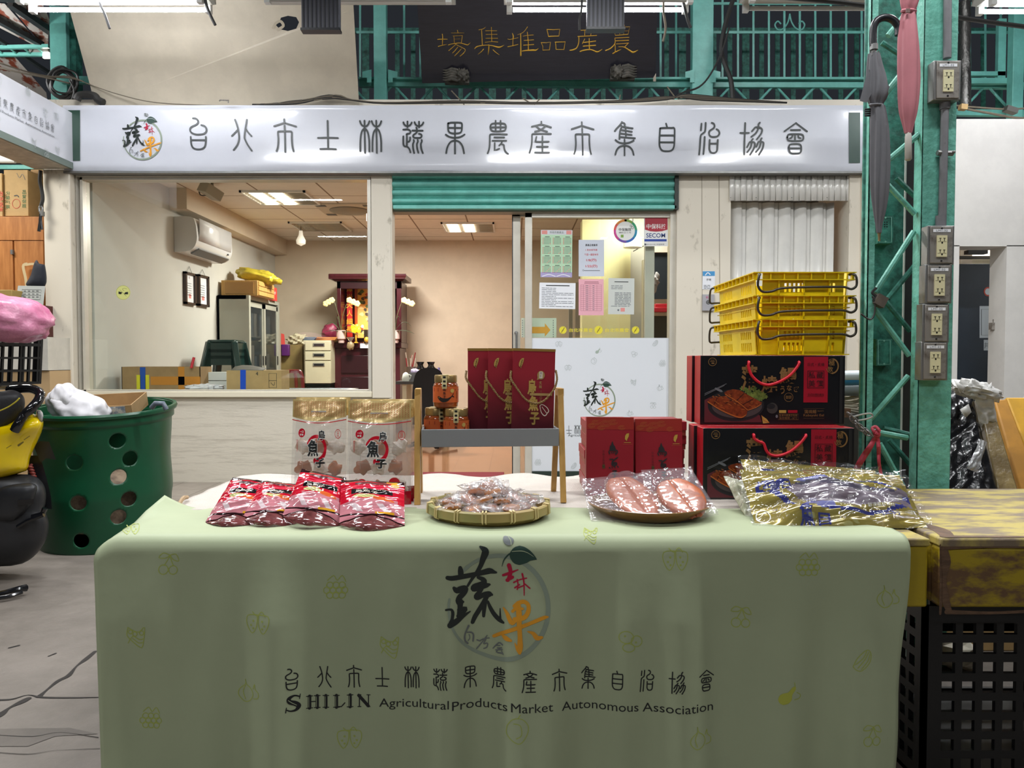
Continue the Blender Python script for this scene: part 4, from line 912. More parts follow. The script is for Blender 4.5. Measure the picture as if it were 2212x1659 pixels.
m = M(); m.text('4', 555, 807, 8, q_); f_ = lambda u, v, k=0.0: Vector((xb_ + .14 * u, 6.58 + .08 * u - .002, zf + .175 * (1 - v))); m.rib([(.35, .15), (.75, .15), (.75, .85), (.35, .85)], f_, .02, 0, False, closed=True); m.rib([(.35, .5), (.75, .5)], f_, .02, 0, False); m.rib([(.45, .6), (.6, .75), (.65, .58)], f_, .02)
build('marking', m, ink, c4, smooth=None)
m = M(); m.grid(lambda u, v: Vector((xa_ + (xb_ - xa_) * (.12 + .9 * u), 6.58 + .10 * v, zf + .176 + .05 * v * (1 - abs(u - .35)) )), 4, 4); build('flap', m, mat('grey_flap', '#6f6a60', .7), c4, solid=.003)
m = M(); m.sphere(P(443, 838, 6.62), (.16, .09, .032), 0, 40, 18, fn=lambda d: 1 + .25 * math.sin(9 * d.x + 4 * d.y) * math.sin(8 * d.y) + .1 * math.sin(25 * d.x))
tag(build('plastic_bag', m, mat('white_plastic_bag', '#d9d7da', .2, noise=.15, ns=25), smooth=60), 'flat white plastic bag lying on the freezer by the window', 'bag')
for k in range(2):
    m = M(); m.box(fx(430, 6.9), fx(488, 6.9), 6.9, 7.06, zf + k * .08 + .001, zf + k * .08 + .075)
    tag(build('paper_stack', m, mat('white_boxboard', '#d9d8d2', .6), bevel=.003), ('lower', 'upper')[k] + ' white flat box behind the bag on the freezer', 'box')
m = M(); m.tube([P(413, 795, 6.7), P(419, 772, 6.72)], .012, 8)
tag(build('red_stick', m, mat('red_plastic', '#c3202f', .4)), 'red stick poking up out of the open carton', 'stick')
GX = deeper
rc = thing('red_chair', 'chair with a dark red tubular frame behind the freezer', 'chair', (fx(628, 7.3), 7.3, 0))
m = M(); rm_ = mat('dark_red_tube', '#7c1f25', .3)
m.tube([P(a, b, 7.3) for a, b in crom([(601, 900), (602, 812), (610, 804), (640, 802), (650, 806), (654, 830), (656, 900)], 4)], .017, 8); build('back_frame', m, rm_, rc)
for x in (602, 656):
    m = M(); m.tube([P(x, 900, 7.3), Vector((fx(x, 7.3), 7.3, .013))], .016, 8); build('leg', m, rm_, rc)
m = M(); m.tube([P(638, 804, 7.3), P(640, 835, 7.5)], .016, 8); build('armrest', m, rm_, rc)
m = M(); m.box(fx(600, 7.3), fx(657, 7.3), 7.3, 7.66, .42, .47); build('seat', m, rm_, rc, bevel=.01)

# filing pedestal, cartons, altar
zt_ = .72
m = M(); m.box(fx(660, 9.0), fx(712, 9.0), 9.02, 9.5, .013, .70); tag(build('dark_table', m, black_p, bevel=.005), 'black low table carrying the drawer pedestal', 'table')
fp = thing('drawer_pedestal', 'cream steel pedestal with three drawers beside the dark red altar', 'cabinet', (fx(689, 9.0), 9.2, .705))
cream = mat('cream_steel', '#c9c3a6', .4, noise=.05, ns=8)
xa_, xb_ = fx(657, 9.0), fx(715, 9.0)
m = M(); m.box(xa_, xb_, 9.0, 9.45, .735, 1.19); m.box(xa_ + .01, xb_ - .01, 9.02, 9.45, .705, .735, 1); m.box(xa_ - .003, xb_ + .003, 8.985, 9.46, 1.19, 1.235); build('body', m, [cream, black_p], fp)
for (y0, y1) in ((737, 757), (759, 778), (780, 828)):
    m = M(); pbox(m, 659, y0, 714, y1, 8.98, 9.0); dr = build('drawer', m, cream, fp, bevel=.003)
    m = M(); pbox(m, 676, y0 + 4, 701, y0 + 11, 8.974, 8.98); pbox(m, 678, y0 + 6, 699, y0 + 10, 8.972, 8.975, 1); build('handle', m, [mat('grey_pull', '#7d7b70', .4), black_p], dr)
for k, (x0, x1, dz, cl_, lab) in enumerate(((657, 683, .0, '#5d7080', 'blue grey folder pile on the cream drawer pedestal'), (684, 728, .0, '#b5763c', 'orange brown envelope pile on the cream drawer pedestal'))):
    m = M()
    for j in range(3): m.obox((fx((x0 + x1) / 2, 9.05), 9.12, 1.243 + j * .013), (.13 + .1 * k, .2, .011), rz(.1 * j - .1))
    tag(build('folder', m, mat('folder_%d' % k, cl_, .6)), lab, 'folder')
for k, (z0, z1) in enumerate(((.013, .60), (.602, 1.19))):
    m = M(); m.box(fx(607, 9.2), fx(653, 9.2), 9.2, 9.6, z0, z1)
    tag(build('cardboard_carton', m, mat('olive_kraft', '#8a7748', .5, noise=.15, ns=10)), ('lower', 'upper')[k] + ' brown carton stacked between glass cabinet and drawer pedestal', 'box')
m = M(); pbox(m, 607, 744, 624, 769, 9.14, 9.199); tag(build('purple_bag', m, mat('purple', '#561a66', .5), bevel=.01), 'purple bag hanging in front of the stacked brown cartons', 'bag')
m = M(); m.prism([(607, 720), (614, 722), (616, 744), (607, 744)], plane(9.18), .02); tag(build('red_card', m, mat('coral', '#e0564f', .5)), 'red card standing beside the glass cabinet', 'card')
m = M(); m.sphere(P(645, 735, 9.35), (.13, .1, .075), 0, 30, 18, fn=lambda d: 1 + .2 * math.sin(8 * d.x + 3) * math.sin(9 * d.z) + .1 * math.sin(20 * d.y)); tag(build('plastic_bag', m, mat('clear_white_bag', '#cfc7a8', .25, noise=.25, ns=20)), 'white and yellow plastic bag on top of the brown cartons', 'bag')

al_ = thing('altar_cabinet', 'dark red wooden altar cabinet with a painted scroll inside the office', 'cabinet', (fx(795, 9.2), 9.4, 0))
maro = mat('dark_red_lacquer', '#43161d', .25, noise=.15, ns=8, stretch=(4, 4, 1)); maro2 = mat('deep_maroon', '#2c0e14', .3)
X = lambda p: fx(p, 9.2)
m = M(); m.box(X(722), X(864), 9.2, 9.75, .013, 1.15); m.box(X(717), X(868), 9.16, 9.78, 1.15, 1.215); build('base', m, maro, al_, bevel=.006)
for (y0, y1) in ((768, 806), (814, 870)):
    m = M(); pbox(m, 737, y0, 800, y1, 9.185, 9.2); build('door_panel', m, maro2, al_, bevel=.004)
m = M(); m.box(X(727), X(735), 9.25, 9.72, 1.215, 1.95); m.box(X(856), X(866), 9.25, 9.72, 1.215, 1.95); m.box(X(727), X(866), 9.70, 9.74, 1.215, 1.95); m.box(X(727), X(866), 9.25, 9.30, 1.86, 1.95, 1)
build('upper_case', m, [maro, maro2], al_, bevel=.004)
m = M(); m.grid(lambda u, v: Vector((X(727) - [.02, .05, .07, .07][round(v * 3)] + u * (X(866) - X(727) + 2 * [.02, .05, .07, .07][round(v * 3)]), 9.25 - [.02, .06, .08, .08][round(v * 3)], [1.95, 1.97, 2.0, 2.03][round(v * 3)])), 1, 3); m.box(X(717) - .03, X(876), 9.18, 9.76, 1.97, 2.03); build('crown', m, maro, al_, bevel=.004)
m = M(); pbox(m, 749, 616, 761, 728, 9.5, 9.52); build('couplet', m, mat('red_couplet', '#b0221c', .5), al_)
m = M(); m.vtext('澤光天人細長', 755, 624, 13, plane(9.5, .002), 0, .01, 1.35); build('couplet_lettering', m, gold, al_, smooth=None)
m = M(); pbox(m, 766, 614, 771, 730, 9.48, 9.52); build('inner_pillar', m, mat('red_gold_pillar', '#a3441d', .35, metal=.2), al_)
m = M(); q_ = plane(9.6); pbox(m, 772, 614, 846, 730, 9.6, 9.62)
random.seed(11)
for k in range(60):
    x, y = random.uniform(776, 842), random.uniform(622, 722); m.poly([(x + random.uniform(2, 7) * math.cos(a * PI / 3) , y + random.uniform(2, 6) * math.sin(a * PI / 3)) for a in range(6)], q_, random.choice((1, 1, 2, 3, 4)), .001 + k * 3e-5)
build('scroll', m, [mat('warm_scroll', '#e0ae62', .6), mat('scroll_blot', '#46443c', .6), mat('scroll_red', '#a84534', .6), mat('scroll_green', '#5c7a50', .6), mat('scroll_cream', '#e6d3a0', .6)], al_, smooth=None)
m = M(); m.sphere(P(783, 705, 9.4), .015, 0, 8, 6); build('altar_bulb', m, mat('altar_glow', '#ffb45a', .4, emit='#ffb04a', es=380), al_)
def orchid(px, lab, mirror, Yo):
    t = thing('potted_orchid', lab, 'plant', P(px, 741, Yo))
    m = M(); c = P(px, 741, Yo); m.lathe([(.035, 0), (.04, .025), (.03, .035), (.055, .05), (.058, .15), (.052, .15), (.05, .13)], c, 20); build('pot', m, mat('pink_ceramic', '#cdb3ae', .3), t)
    lm = mat('orchid_leaf', '#39452f', .35)
    for a, l, h in ((2.6, .22, .13), (.3, .2, .10), (3.5, .25, .02), (-.4, .26, .0), (2.0, .14, .2)):
        m = M(); a = PI - a if mirror else a
        m.grid(lambda u, v: c + Vector((math.cos(a) * l * v, -.04 + math.sin(a) * .06 * v, .14 + h * math.sin(v * 2.2) - .05 * v * v)) + Vector((0, 1, .15)) * ((u - .5) * .05 * math.sin(PI * min(1, v * .9 + .1))), 2, 8); build('leaf', m, lm, t, solid=.003)
    for s_, dx in ((-1, -.10), (1, .13)):
        m = M(); m.tube([c + Vector((0, 0, .14)), c + Vector((dx * .2, -.03, .32)), c + Vector((dx * .7, -.05, .50)), c + Vector((dx * 1.6, -.06, .49))], .004, 6); st = build('stem', m, mat('stem_green', '#5a5c3c', .5), t)
        for k in range(3):
            m = M(); b = c + Vector((dx * (.9 + .35 * k), -.07, .50 - .02 * k)); 
            for j in range(5): m.sphere(b + Vector((math.cos(j * 1.257) * .018, -.006, math.sin(j * 1.257) * .018)), (.02, .007, .02), 0, 8, 6)
            build('flower', m, mat('pale_yellow_petal', '#e6d795', .5), st)
orchid(737, 'potted orchid with pale yellow flowers at the altar left corner', False, 9.12)
orchid(854, 'potted orchid with yellow flowers at the altar right corner', True, 9.12)
m = M(); c = P(769, 741, 9.14); m.lathe([(.03, 0), (.012, .02), (.008, .1), (.03, .12)], c, 16, 1)
for k in range(10): m.sphere(c + Vector((.035 * math.cos(k * .63 + .2), .03 * math.sin(k * .63), .155 + .018 * (k % 3))), (.026, .02, .034), 0, 8, 6)
tag(build('lotus_lamp', m, [mat('glowing_yellow', '#f2d233', .4, emit='#ffd21e', es=1.6), gold]), 'glowing yellow lotus lamp on the dark red altar', 'lamp')
m = M(); m.sphere(P(757, 747, 9.1), (.045, .03, .05), 0, 16, 10, fn=lambda d: 1 + .15 * math.sin(8 * d.x) * math.sin(9 * d.z)); m.lathe([(.005, .03), (.05, .09)], P(757, 745, 9.1), 14, 1)
tag(build('treat_bag', m, [mat('bagged_snacks', '#a08a66', .4, noise=.3, ns=60), film('clear_film', (235, 225, 230), .25)]), 'small tied clear bag of snacks on the altar edge', 'bag')
m = M(); pbox(m, 778, 742, 797, 752, 9.13, 9.15); tag(build('white_card', m, paper), 'small white card on the altar edge', 'card')
m = M(); pbox(m, 786, 712, 797, 741, 9.15, 9.2); m.sphere(P(792, 734, 9.12), (.03, .03, .035), 1); tag(build('incense_burner', m, [mat('dark_bronze', '#3a3024', .4, metal=.5), gold]), 'dark bronze incense burner beside the lotus lamp', 'burner')
m = M(); m.sphere(P(716, 720, 9.35), (.12, .1, .12), 0, 24, 16, fn=lambda d: 1 + .12 * math.sin(7 * d.x) * math.sin(8 * d.z + 1)); tag(build('pink_bag', m, mat('magenta_bag', '#8e2a4a', .4, noise=.2, ns=15)), 'magenta plastic bag behind the left orchid', 'bag')

# desk seen through the doorway
dk = thing('small_desk', 'small dark topped desk behind the black chair in the doorway', 'desk', (fx(895, 7.9), 8.0, 0))
zd = fz(824, 7.9)
m = M(); m.box(fx(854, 7.9), fx(965, 7.9), 7.9, 8.35, zd - .03, zd); build('desk_top', m, mat('dark_desk_top', '#3d3d3b', .4), dk)
for x in (872, 958):
    for y in (7.93, 8.30):
        m = M(); m.box(fx(x, 7.9) - .02, fx(x, 7.9) + .02, y, y + .04, .013, zd - .03); build('leg', m, cream, dk)
def deskthing(name, mb, mats, lab, cat): tag(build(name, mb, mats), lab, cat)
m = M(); c = Vector((fx(886, 8.1), 8.1, zd)); m.lathe([(.05, 0), (.06, .15), (.057, .15), (.05, .02)], c, 18)
for k in range(7): m.tube([c + Vector((.02 * math.cos(k), .02 * math.sin(k), .03)), c + Vector((.06 * math.cos(k * 1.3), .03 * math.sin(k), .24 + .03 * (k % 3)))], .006, 6, 1 if k % 2 else 2)
deskthing('pen_cup', m, [mat('brown_cup', '#6f5d4d', .4), mat('red_pen', '#a32530', .4), mat('pale_pen', '#cfc4b4', .4)], 'brown cup of red pens on the small desk', 'cup')
m = M(); c = Vector((fx(876, 7.95), 7.96, zd)); m.lathe([(.035, 0), (.04, .03), (.03, .075), (.015, .09), (0, .095)], c, 18); m.tube([c + Vector((.03, 0, .07)), c + Vector((.055, 0, .06)), c + Vector((.04, 0, .02))], .006, 6)
deskthing('teapot', m, mat('pale_celadon', '#cdd6cc', .3), 'small pale green teapot on the small desk', 'teapot')
m = M(); m.box(fx(884, 8.0), fx(903, 8.0), 8.0, 8.1, zd, zd + .09); m.sphere(Vector((fx(894, 8.0), 8.05, zd + .1)), (.05, .04, .03), 1, 14, 8, fn=lambda d: 1 + .2 * math.sin(9 * d.x))
deskthing('tissue_box', m, [mat('grey_box', '#6d6c70', .5), mat('lilac_tissue', '#bfb5d6', .6)], 'grey box with lilac tissue on the small desk', 'box')
for k, x in enumerate((908, 931)):
    m = M(); c = P(x, 801, 8.2); c.z = zd
    m.lathe([(.03, 0), (.04, .03), (.062, .09), (.06, .12), (.032, .155), (.03, .17), (.045, .2), (.042, .2), (.028, .175)], c, 20); m.ring(0, 0, .02, .004, lambda u, v, k=0.0: c + Vector((u, -.064, .1 + v)), 1)
    deskthing('vase', m, [mat('black_vase', '#15181a', .15, coat=.4), gold], ('left', 'right')[k] + ' one of two black vases on the small desk', 'vase')
m = M(); c = Vector((fx(948, 8.15), 8.15, zd)); m.lathe([(.02, 0), (.022, .1), (.012, .115), (.012, .14), (0, .14)], c, 14); deskthing('bottle', m, mat('lilac_bottle', '#8577b5', .35), 'slim lilac bottle beside the black vases', 'bottle')
ch = thing('office_chair', 'black office chair back standing in the doorway', 'chair', (fx(926, 7.4), 7.5, 0))
m = M(); q_ = plane(7.4)
m.prism(crom([(890, 930), (891, 850), (896, 812), (908, 798), (926, 794), (945, 797), (957, 812), (962, 850), (962, 930)], 4), q_, .05); build('backrest', m, mat('black_chair_fabric', '#121317', .8), ch, bevel=.006)
m = M(); m.box(fx(888, 7.4), fx(964, 7.4), 7.42, 7.85, .44, .52); build('seat', m, mat('black_chair_fabric', '#121317', .8), ch, bevel=.02)
m = M(); m.tube([Vector((fx(926, 7.4), 7.62, .1)), Vector((fx(926, 7.4), 7.62, .44))], .03, 10); build('gas_post', m, black_p, ch)
for k in range(5):
    m = M(); m.bar(Vector((fx(926, 7.4), 7.62, .11)), Vector((fx(926, 7.4) + .26 * math.cos(k * 1.257), 7.62 + .26 * math.sin(k * 1.257), .05)), .04, .03); build('base_leg', m, black_p, ch)
m = M(); GX = None; a, b = PZ(880, 1042, .012), PZ(1088, 1031, .012); m.box(fx(880, 6.48), fx(1088, 6.48), 6.46, 6.75, .013, .022)
tag(build('door_mat', m, mat('dark_red_mat', '#7e1f2c', .9, bump=.3, bs=200)), 'dark red door mat inside the open doorway', 'mat')

GX = None
# ================================================================== notices on the door glass
Q = plane(6.392, .003)
def sheet(name, x0, y0, x1, y1, mt_, lab, draw, mats, cat='notice', e=0.0, roll=0.0):
    cx, cy = (x0 + x1) / 2, (y0 + y1) / 2
    def q_(x, y, k=0.0):
        dx, dy = x - cx, y - cy; return Q(cx + dx * math.cos(roll) - dy * math.sin(roll), cy + dx * math.sin(roll) + dy * math.cos(roll), k + e)
    m = M(); m.prism([(x0, y0), (x1, y0), (x1, y1), (x0, y1)], q_, .0012, 0)
    q2 = lambda x, y, k=0.0: q_(x, y, k + .0018); draw(m, q2)
    tag(build(name, m, [mt_] + mats, smooth=None), lab, cat)
def lines(m, q_, x0, x1, y0, n, step, mi, h=1.4, seed=1, short=()):
    random.seed(seed)
    for k in range(n):
        x = x0
        xe = x1 if k not in short else x0 + (x1 - x0) * .45
        while x < xe:
            w_ = random.uniform(5, 14); m.rect(x, y0 + k * step, min(x + w_, xe), y0 + k * step + h, q_, mi); x += w_ + random.uniform(.8, 2)
rtx = mat('red_text', '#c2303a', .5); gtx = mat('grey_text', '#5f646a', .5)
def cal(m, q_):
    for r in range(4):
        for c in range(3):
            x, y = 1172 + c * 22, 511 + r * 20.5
            m.rect(x + 5, y, x + 15, y + 1.5, q_, 1)
            for k in range(5):
                for j in range(6): m.rect(x + j * 3.1, y + 3 + k * 3, x + j * 3.1 + 1.9, y + 4.5 + k * 3, q_, 2 if j in (0,) or (k + j + r) % 9 == 0 else 1)
    m.rect(1168, 497, 1236, 507, q_, 3, -.0004); m.rect(1168, 588, 1236, 599, q_, 4, -.0004); m.rect(1170, 498, 1182, 506, q_, 5); m.rect(1223, 498, 1234, 506, q_, 5)
    m.text('市政府農產品', 1202, 502, 5, q_, 1, w=30)
    for x in (1186, 1217): m.rib([(x - 14, 597), (x, 593), (x + 14, 597)], q_, 1.6, 6)
sheet('wall_calendar', 1168, 497, 1236, 599, mat('mint_paper', '#b7d8b6', .7), 'mint green twelve month calendar on the right door glass', cal, [mat('calendar_text', '#4c6150', .6), rtx, mat('calendar_head', '#cfd0d6', .6), mat('calendar_foot', '#a59bc4', .6), mat('calendar_pink', '#d98d84', .6), paper], 'calendar', roll=.008)
def p1_(m, q_):
    m.text('農產品堆集場', 1277.5, 529.5, 5, q_, 1, .012, w=26); m.text('1 月份休市表', 1277.5, 540, 4.5, q_, 2, .012, w=26); m.text('每週一固定休市', 1277.5, 550, 4.6, q_, 2, .012, w=30)
    m.text('1/8(四)', 1277.5, 562.5, 6.6, q_, 2, .015, w=22); m.text('1/22(四)', 1277.5, 575.5, 6.8, q_, 2, .015, w=26); m.rect(1262, 583.8, 1296, 585, q_, 3); m.ring(1260, 584, 1.5, .7, q_, 3)
sheet('notice_sheet', 1250, 518, 1305, 597, mat('cool_paper', '#ccd2dd', .7), 'white notice with red dates 1/8 and 1/22 on the door glass', p1_, [black_ink, rtx, gtx])
sheet('notice_sheet', 1165, 611, 1243, 667, paper, 'landscape white typed notice on the left of the door glass', lambda m, q_: (m.rect(1179, 616, 1230, 618, q_, 2), lines(m, q_, 1170, 1239, 622, 12, 3.6, 1, 1.1, 4, (0, 1, 2, 5, 7, 10))), [gtx, black_ink], roll=.018)
def p3_(m, q_):
    m.rect(1263, 608, 1293, 609.4, q_, 1); m.rect(1262, 611, 1294, 612.4, q_, 1)
    for k in range(14): m.rect(1254, 615 + k * 4.3, 1299, 615.5 + k * 4.3, q_, 1)
    for x in (1254, 1260, 1274, 1289, 1299): m.rect(x, 615, x + .5, 671, q_, 1)
    for k in range(13): m.rect(1265, 617 + k * 4.3, 1271, 618 + k * 4.3, q_, 2); m.rect(1280, 617 + k * 4.3, 1284, 618 + k * 4.3, q_, 2)
sheet('notice_sheet', 1250, 603, 1304, 681, mat('pink_paper', '#e3a9b4', .7), 'pink notice with a printed table on the door glass', p3_, [mat('pink_rule', '#a86d78', .6), gtx])
sheet('notice_sheet', 1314, 601, 1370, 679, mat('grey_paper', '#c6cac4', .7), 'grey white official letter with a red stamp on the door glass', lambda m, q_: (m.rect(1327, 608, 1357, 609.6, q_, 2), lines(m, q_, 1320, 1345, 617, 3, 3.2, 1, 1, 3), lines(m, q_, 1328, 1363, 632, 9, 3.2, 1, 1.2, 9), m.rect(1341, 665, 1350, 673, q_, 3), m.disc(1336, 670, 2, q_, 1), lines(m, q_, 1320, 1360, 661, 1, 3, 1, 1, 2)), [gtx, black_ink, mat('stamp_red', '#d98b84', .5)], roll=.012)
def p5_(m, q_):
    m.poly([(1149, 706), (1177, 706), (1177, 698), (1189, 713), (1177, 727), (1177, 720), (1149, 720)], q_, 1)
    for k in range(8): m.rect(1128, 691 + k * 5, 1129.3, 694 + k * 5, q_, 2); m.rect(1194.5, 691 + k * 5, 1195.8, 694 + k * 5, q_, 2)
sheet('arrow_sign', 1126, 687, 1202, 729, mat('pale_green_paper', '#cdd6c2', .6), 'pale paper sign with an orange arrow behind the sliding door stile', p5_, [mat('orange_arrow', '#e0a23a', .5), gtx], e=-.06)
yel = mat('yellow_sticker', '#e3d63a', .4); dyel = mat('brown_swirl', '#8b7a2c', .5)
for k, (x, lab) in enumerate(((1216, 'leftmost of three yellow sun stickers on the door glass'), (1293, 'middle one of three yellow sun stickers on the door glass'), (1373, 'rightmost of three yellow sun stickers on the door glass'))):
    m = M(); r = 9 if x != 1293 else 10
    m.poly([(x + (r if j % 2 else r * .78) * math.cos(j * PI / 14), 713 + (r if j % 2 else r * .78) * math.sin(j * PI / 14)) for j in range(28)], Q, 0); m.rib([(x - 3, 718), (x - .5, 713), (x + 1, 712)], Q, 1.6, 1, k0=.001); m.rib([(x + 3, 708), (x + .5, 713), (x - 1, 715)], Q, 1.6, 1, k0=.001)
    tag(build('sun_sticker', m, [yel, dyel], smooth=None), lab, 'sticker', 'yellow sun stickers on the door')
for body, x, w_, lab in (('台北市農會', 1333, 52, 'yellow lettering between the middle and right sun stickers'), ('台北市農會', 1255, 52, 'yellow lettering between the left and middle sun stickers')):
    m = M(); m.text(body, x, 713, 8.5, Q, 0, .01, w=w_); tag(build('sticker_lettering', m, yel, smooth=None), lab, 'lettering')
def sec(m, q_):
    m.poly([(1393, 467), (1442, 467), (1442, 496), (1430, 499.5), (1417, 500.5), (1405, 499.5), (1393, 496)], q_, 1); m.text('中保科技', 1417.5, 489, 11, q_, 0, .01, w=42, k=.001)
    m.text('SECOM', 1416.5, 508.5, 9.5, q_, 2, .012, w=41); m.rect(1392, 516.5, 1440, 521.5, q_, 3); m.text('0800-221195 中保無限', 1414, 528, 3.6, q_, 4, w=42); m.rect(1392, 526, 1395.5, 530, q_, 4)
sheet('security_sticker', 1391, 465, 1443, 532, white_p, 'red white and blue security sticker at top right of the door', sec, [mat('sticker_red', '#a5162c', .4), mat('navy_letter', '#1d3a7a', .4), mat('blue_bar', '#1c3f9a', .4), gtx], 'sticker')
def ringc(m, q_):
    cols = [1, 2, 3, 4, 5, 6, 7, 8]
    for k in range(8):
        a0, a1 = k * PI / 4 - PI / 2, (k + 1) * PI / 4 - PI / 2 + .02
        m.rib([(1351 + 23 * math.cos(a0 + (a1 - a0) * j / 6), 499 + 23 * math.sin(a0 + (a1 - a0) * j / 6), 5) for j in range(7)], q_, mi=cols[k], smooth=False)
    m.text('中保無限', 1350, 496, 7, q_, 9, .01, w=27); m.text('0800-22-11-95', 1350, 502.5, 3.4, q_, 9, w=26); m.rect(1341, 507, 1347, 513, q_, 1)
    m.ring(1363, 488, 2, .8, q_, 9); m.ring(1366, 492, 2.4, .8, q_, 9)
m = M(); m.add([Q(1351 + 26 * math.cos(j * PI / 18), 499 + 26 * math.sin(j * PI / 18), 0) for j in range(36)], [tuple(range(36))]); ringc(m, lambda x, y, k=0.0: Q(x, y, k + .001))
tag(build('round_sticker', m, [white_p] + [mat('ring_%d' % k, c, .4) for k, c in enumerate(('#7aa23a', '#2f9a6a', '#1f86a8', '#2f5fae', '#6a4aa0', '#c23a8a', '#d8504a', '#d9882f'))] + [black_ink], smooth=None), 'round rainbow ringed sticker at top right of the door glass', 'sticker')
# prints on the frosted lower panel
QF = plane(6.385, .001)
m = M(); emblem(m, QF, 1295 - 752 * .0527, 864.6 - 947 * .0527, .0527); build('emblem', m, EMATS(mat('white_window_film', '#dde1e6', .3)), d1, smooth=None)
m = M()
for i in range(15): seal(m, i, 1301 + (i - 7) * 18, 928, .27, QF, 3.6)
m.text('Agricultural Products Market  Autonomous Association', 1227, 941, 6.5, QF, 0, w=205, align='l', res=2); build('lettering', m, ink, d1, smooth=None)
m = M()
for kd, x, y in (('berry', 1207, 743), ('corn', 1416, 741), ('pear', 1292, 758), ('potato', 1370, 764), ('berry', 1227, 794), ('grape', 1431, 784), ('basket', 1369, 826), ('onion', 1426, 838), ('cherry', 1411, 876), ('onion', 1361, 893), ('grape', 1162, 998), ('corn', 1240, 1006), ('potato', 1199, 966), ('pepper', 1283, 780)):
    fruit(m, kd, x, y, 7, QF, w=.8)
build('fruit_prints', m, [pale_ink, mat('sage_print', '#a2b0a4', .5)], d1, smooth=None)
# notices on the wall right of the door
QW = plane(6.30, .001)
m = M(); m.prism([(1518, 585), (1545, 586), (1544, 626), (1517, 625)], lambda x, y, k=0.0: QW(x, y, k), .002, 0); q_ = lambda x, y, k=0.0: QW(x, y, .003 + k); m.rect(1518, 586, 1544, 596, q_, 1); m.rib([(1524, 594), (1529, 589), (1534, 593)], q_, 2, 0, k0=.001); m.text('手機', 1531, 604, 5, q_, 2); lines(m, q_, 1520, 1534, 616, 3, 3, 2, 1)
tag(build('wall_notice', m, [paper, mat('sky_blue', '#3f8fc4', .5), ink], smooth=None), 'small blue and white card on the wall right of the door', 'notice')
m = M(); pbox(m, 1518, 636, 1543, 671, 6.275, 6.30); q_ = plane(6.275, .001); m.disc(1530, 653, 4, q_, 1); m.ring(1530, 653, 4, 1, q_, 2); m.text('設定', 1530, 642, 5, q_, 3); m.disc(1530, 653, 1, q_, 2, k=.001)
tag(build('key_switch', m, [mat('grey_switch_plate', '#a3a2a6', .4), steel, black_p, mat('magenta_digits', '#d05a90', .5)], bevel=.002), 'grey key switch plate under the blue and white wall card', 'switch')

# ================================================================== market battens over the stall
tube_on = mat('lit_tube', '#ffffff', .4, emit='#f6f8ff', es=60)
tube_off = mat('unlit_tube', '#cfd0cc', .2)
house = mat('white_batten', '#c9c7be', .4)
def batten(x, Y, z, lit, lab, L=1.24):
    t = thing('batten_lamp', lab, 'lamp', (x, Y, z))
    m = M(); m.add([Vector((x + s_ * L / 2, Y + a, z + b)) for s_ in (-1, 1) for a, b in ((-.11, .03), (-.05, .0), (.05, 0), (.11, .03), (.09, .10), (-.09, .10))], [(0, 1, 7, 6), (1, 2, 8, 7), (2, 3, 9, 8), (3, 4, 10, 9), (4, 5, 11, 10), (5, 0, 6, 11), (5, 4, 3, 2, 1, 0), (6, 7, 8, 9, 10, 11)]); build('housing', m, house, t, smooth=None)
    for k, (dy, on) in enumerate(zip((-.07, .07), lit)):
        if on is None: continue
        m = M(); m.tube([Vector((x - .56, Y + dy, z - .022)), Vector((x + .56, Y + dy, z - .022))], .0145, 10); build('tube', m, tube_on if on else tube_off, t)
        m = M()
        for s_ in (-1, 1): m.box(x + s_ * .585 - .018, x + s_ * .585 + .018, Y + dy - .02, Y + dy + .02, z - .045, z + .02)
        build('lamp_holder', m, white_p, t)
batten(fx(262, 5.12), 5.12, 3.362, (1, 1), 'twin lit batten lamp at the top left of the picture')
batten(fx(783, 5.12), 5.12, 3.362, (0, None), 'unlit white batten lamp behind the left ribbed black panel')
batten(fx(1290, 5.12), 5.12, 3.362, (0, 1), 'batten lamp with one lit tube behind the right ribbed black panel')
batten(fx(1800, 5.12), 5.12, 3.37, (0, 0), 'unlit white batten lamp left of the pink umbrella')
batten(fx(2305, 5.12), 5.12, 3.35, (1, 1), 'lit batten lamp at the top right corner of the picture')
# the perforated channel the battens hang from
m = M(); m.box(-6, 6, 5.08, 5.18, 3.52, 3.58)
for k in range(150): m.box(-5.9 + k * .08, -5.86 + k * .08, 5.075, 5.081, 3.54, 3.556, 1)
tag(build('lamp_rail', m, [mat('grey_channel', '#8b8d8c', .4, metal=.5), black_p]), 'long grey slotted rail carrying the row of batten lamps', 'rail')
rib_m = mat('black_ribbed_plastic', '#4c4d55', .5)
for k, (x0, x1, y1, lab) in enumerate(((651, 733, 63, 'left one of two black ribbed panels hanging in front of the lamps'), (1268, 1349, 61, 'right one of two black ribbed panels hanging in front of the lamps'))):
    a, b = P(x0, y1, 4.75), P(x1, y1, 4.75); t = thing('ribbed_panel', lab, 'panel', ((a.x + b.x) / 2, 4.78, a.z), 'black ribbed panels by the lamps')
    m = M(); m.box(a.x, b.x, 4.75, 4.80, a.z, 3.75); build('board', m, rib_m, t, bevel=.004)
    for j in range(9):
        m = M(); x = a.x + .012 + (b.x - a.x - .024) * j / 8; m.box(x - .004, x + .004, 4.742, 4.75, a.z + .006, 3.74); build('rib', m, mat('rib_edge', '#1d1e22', .5), t)
    m = M(); m.box(a.x - .004, b.x + .004, 4.74, 4.805, a.z - .008, a.z + .006); build('end_cap', m, black_p, t)
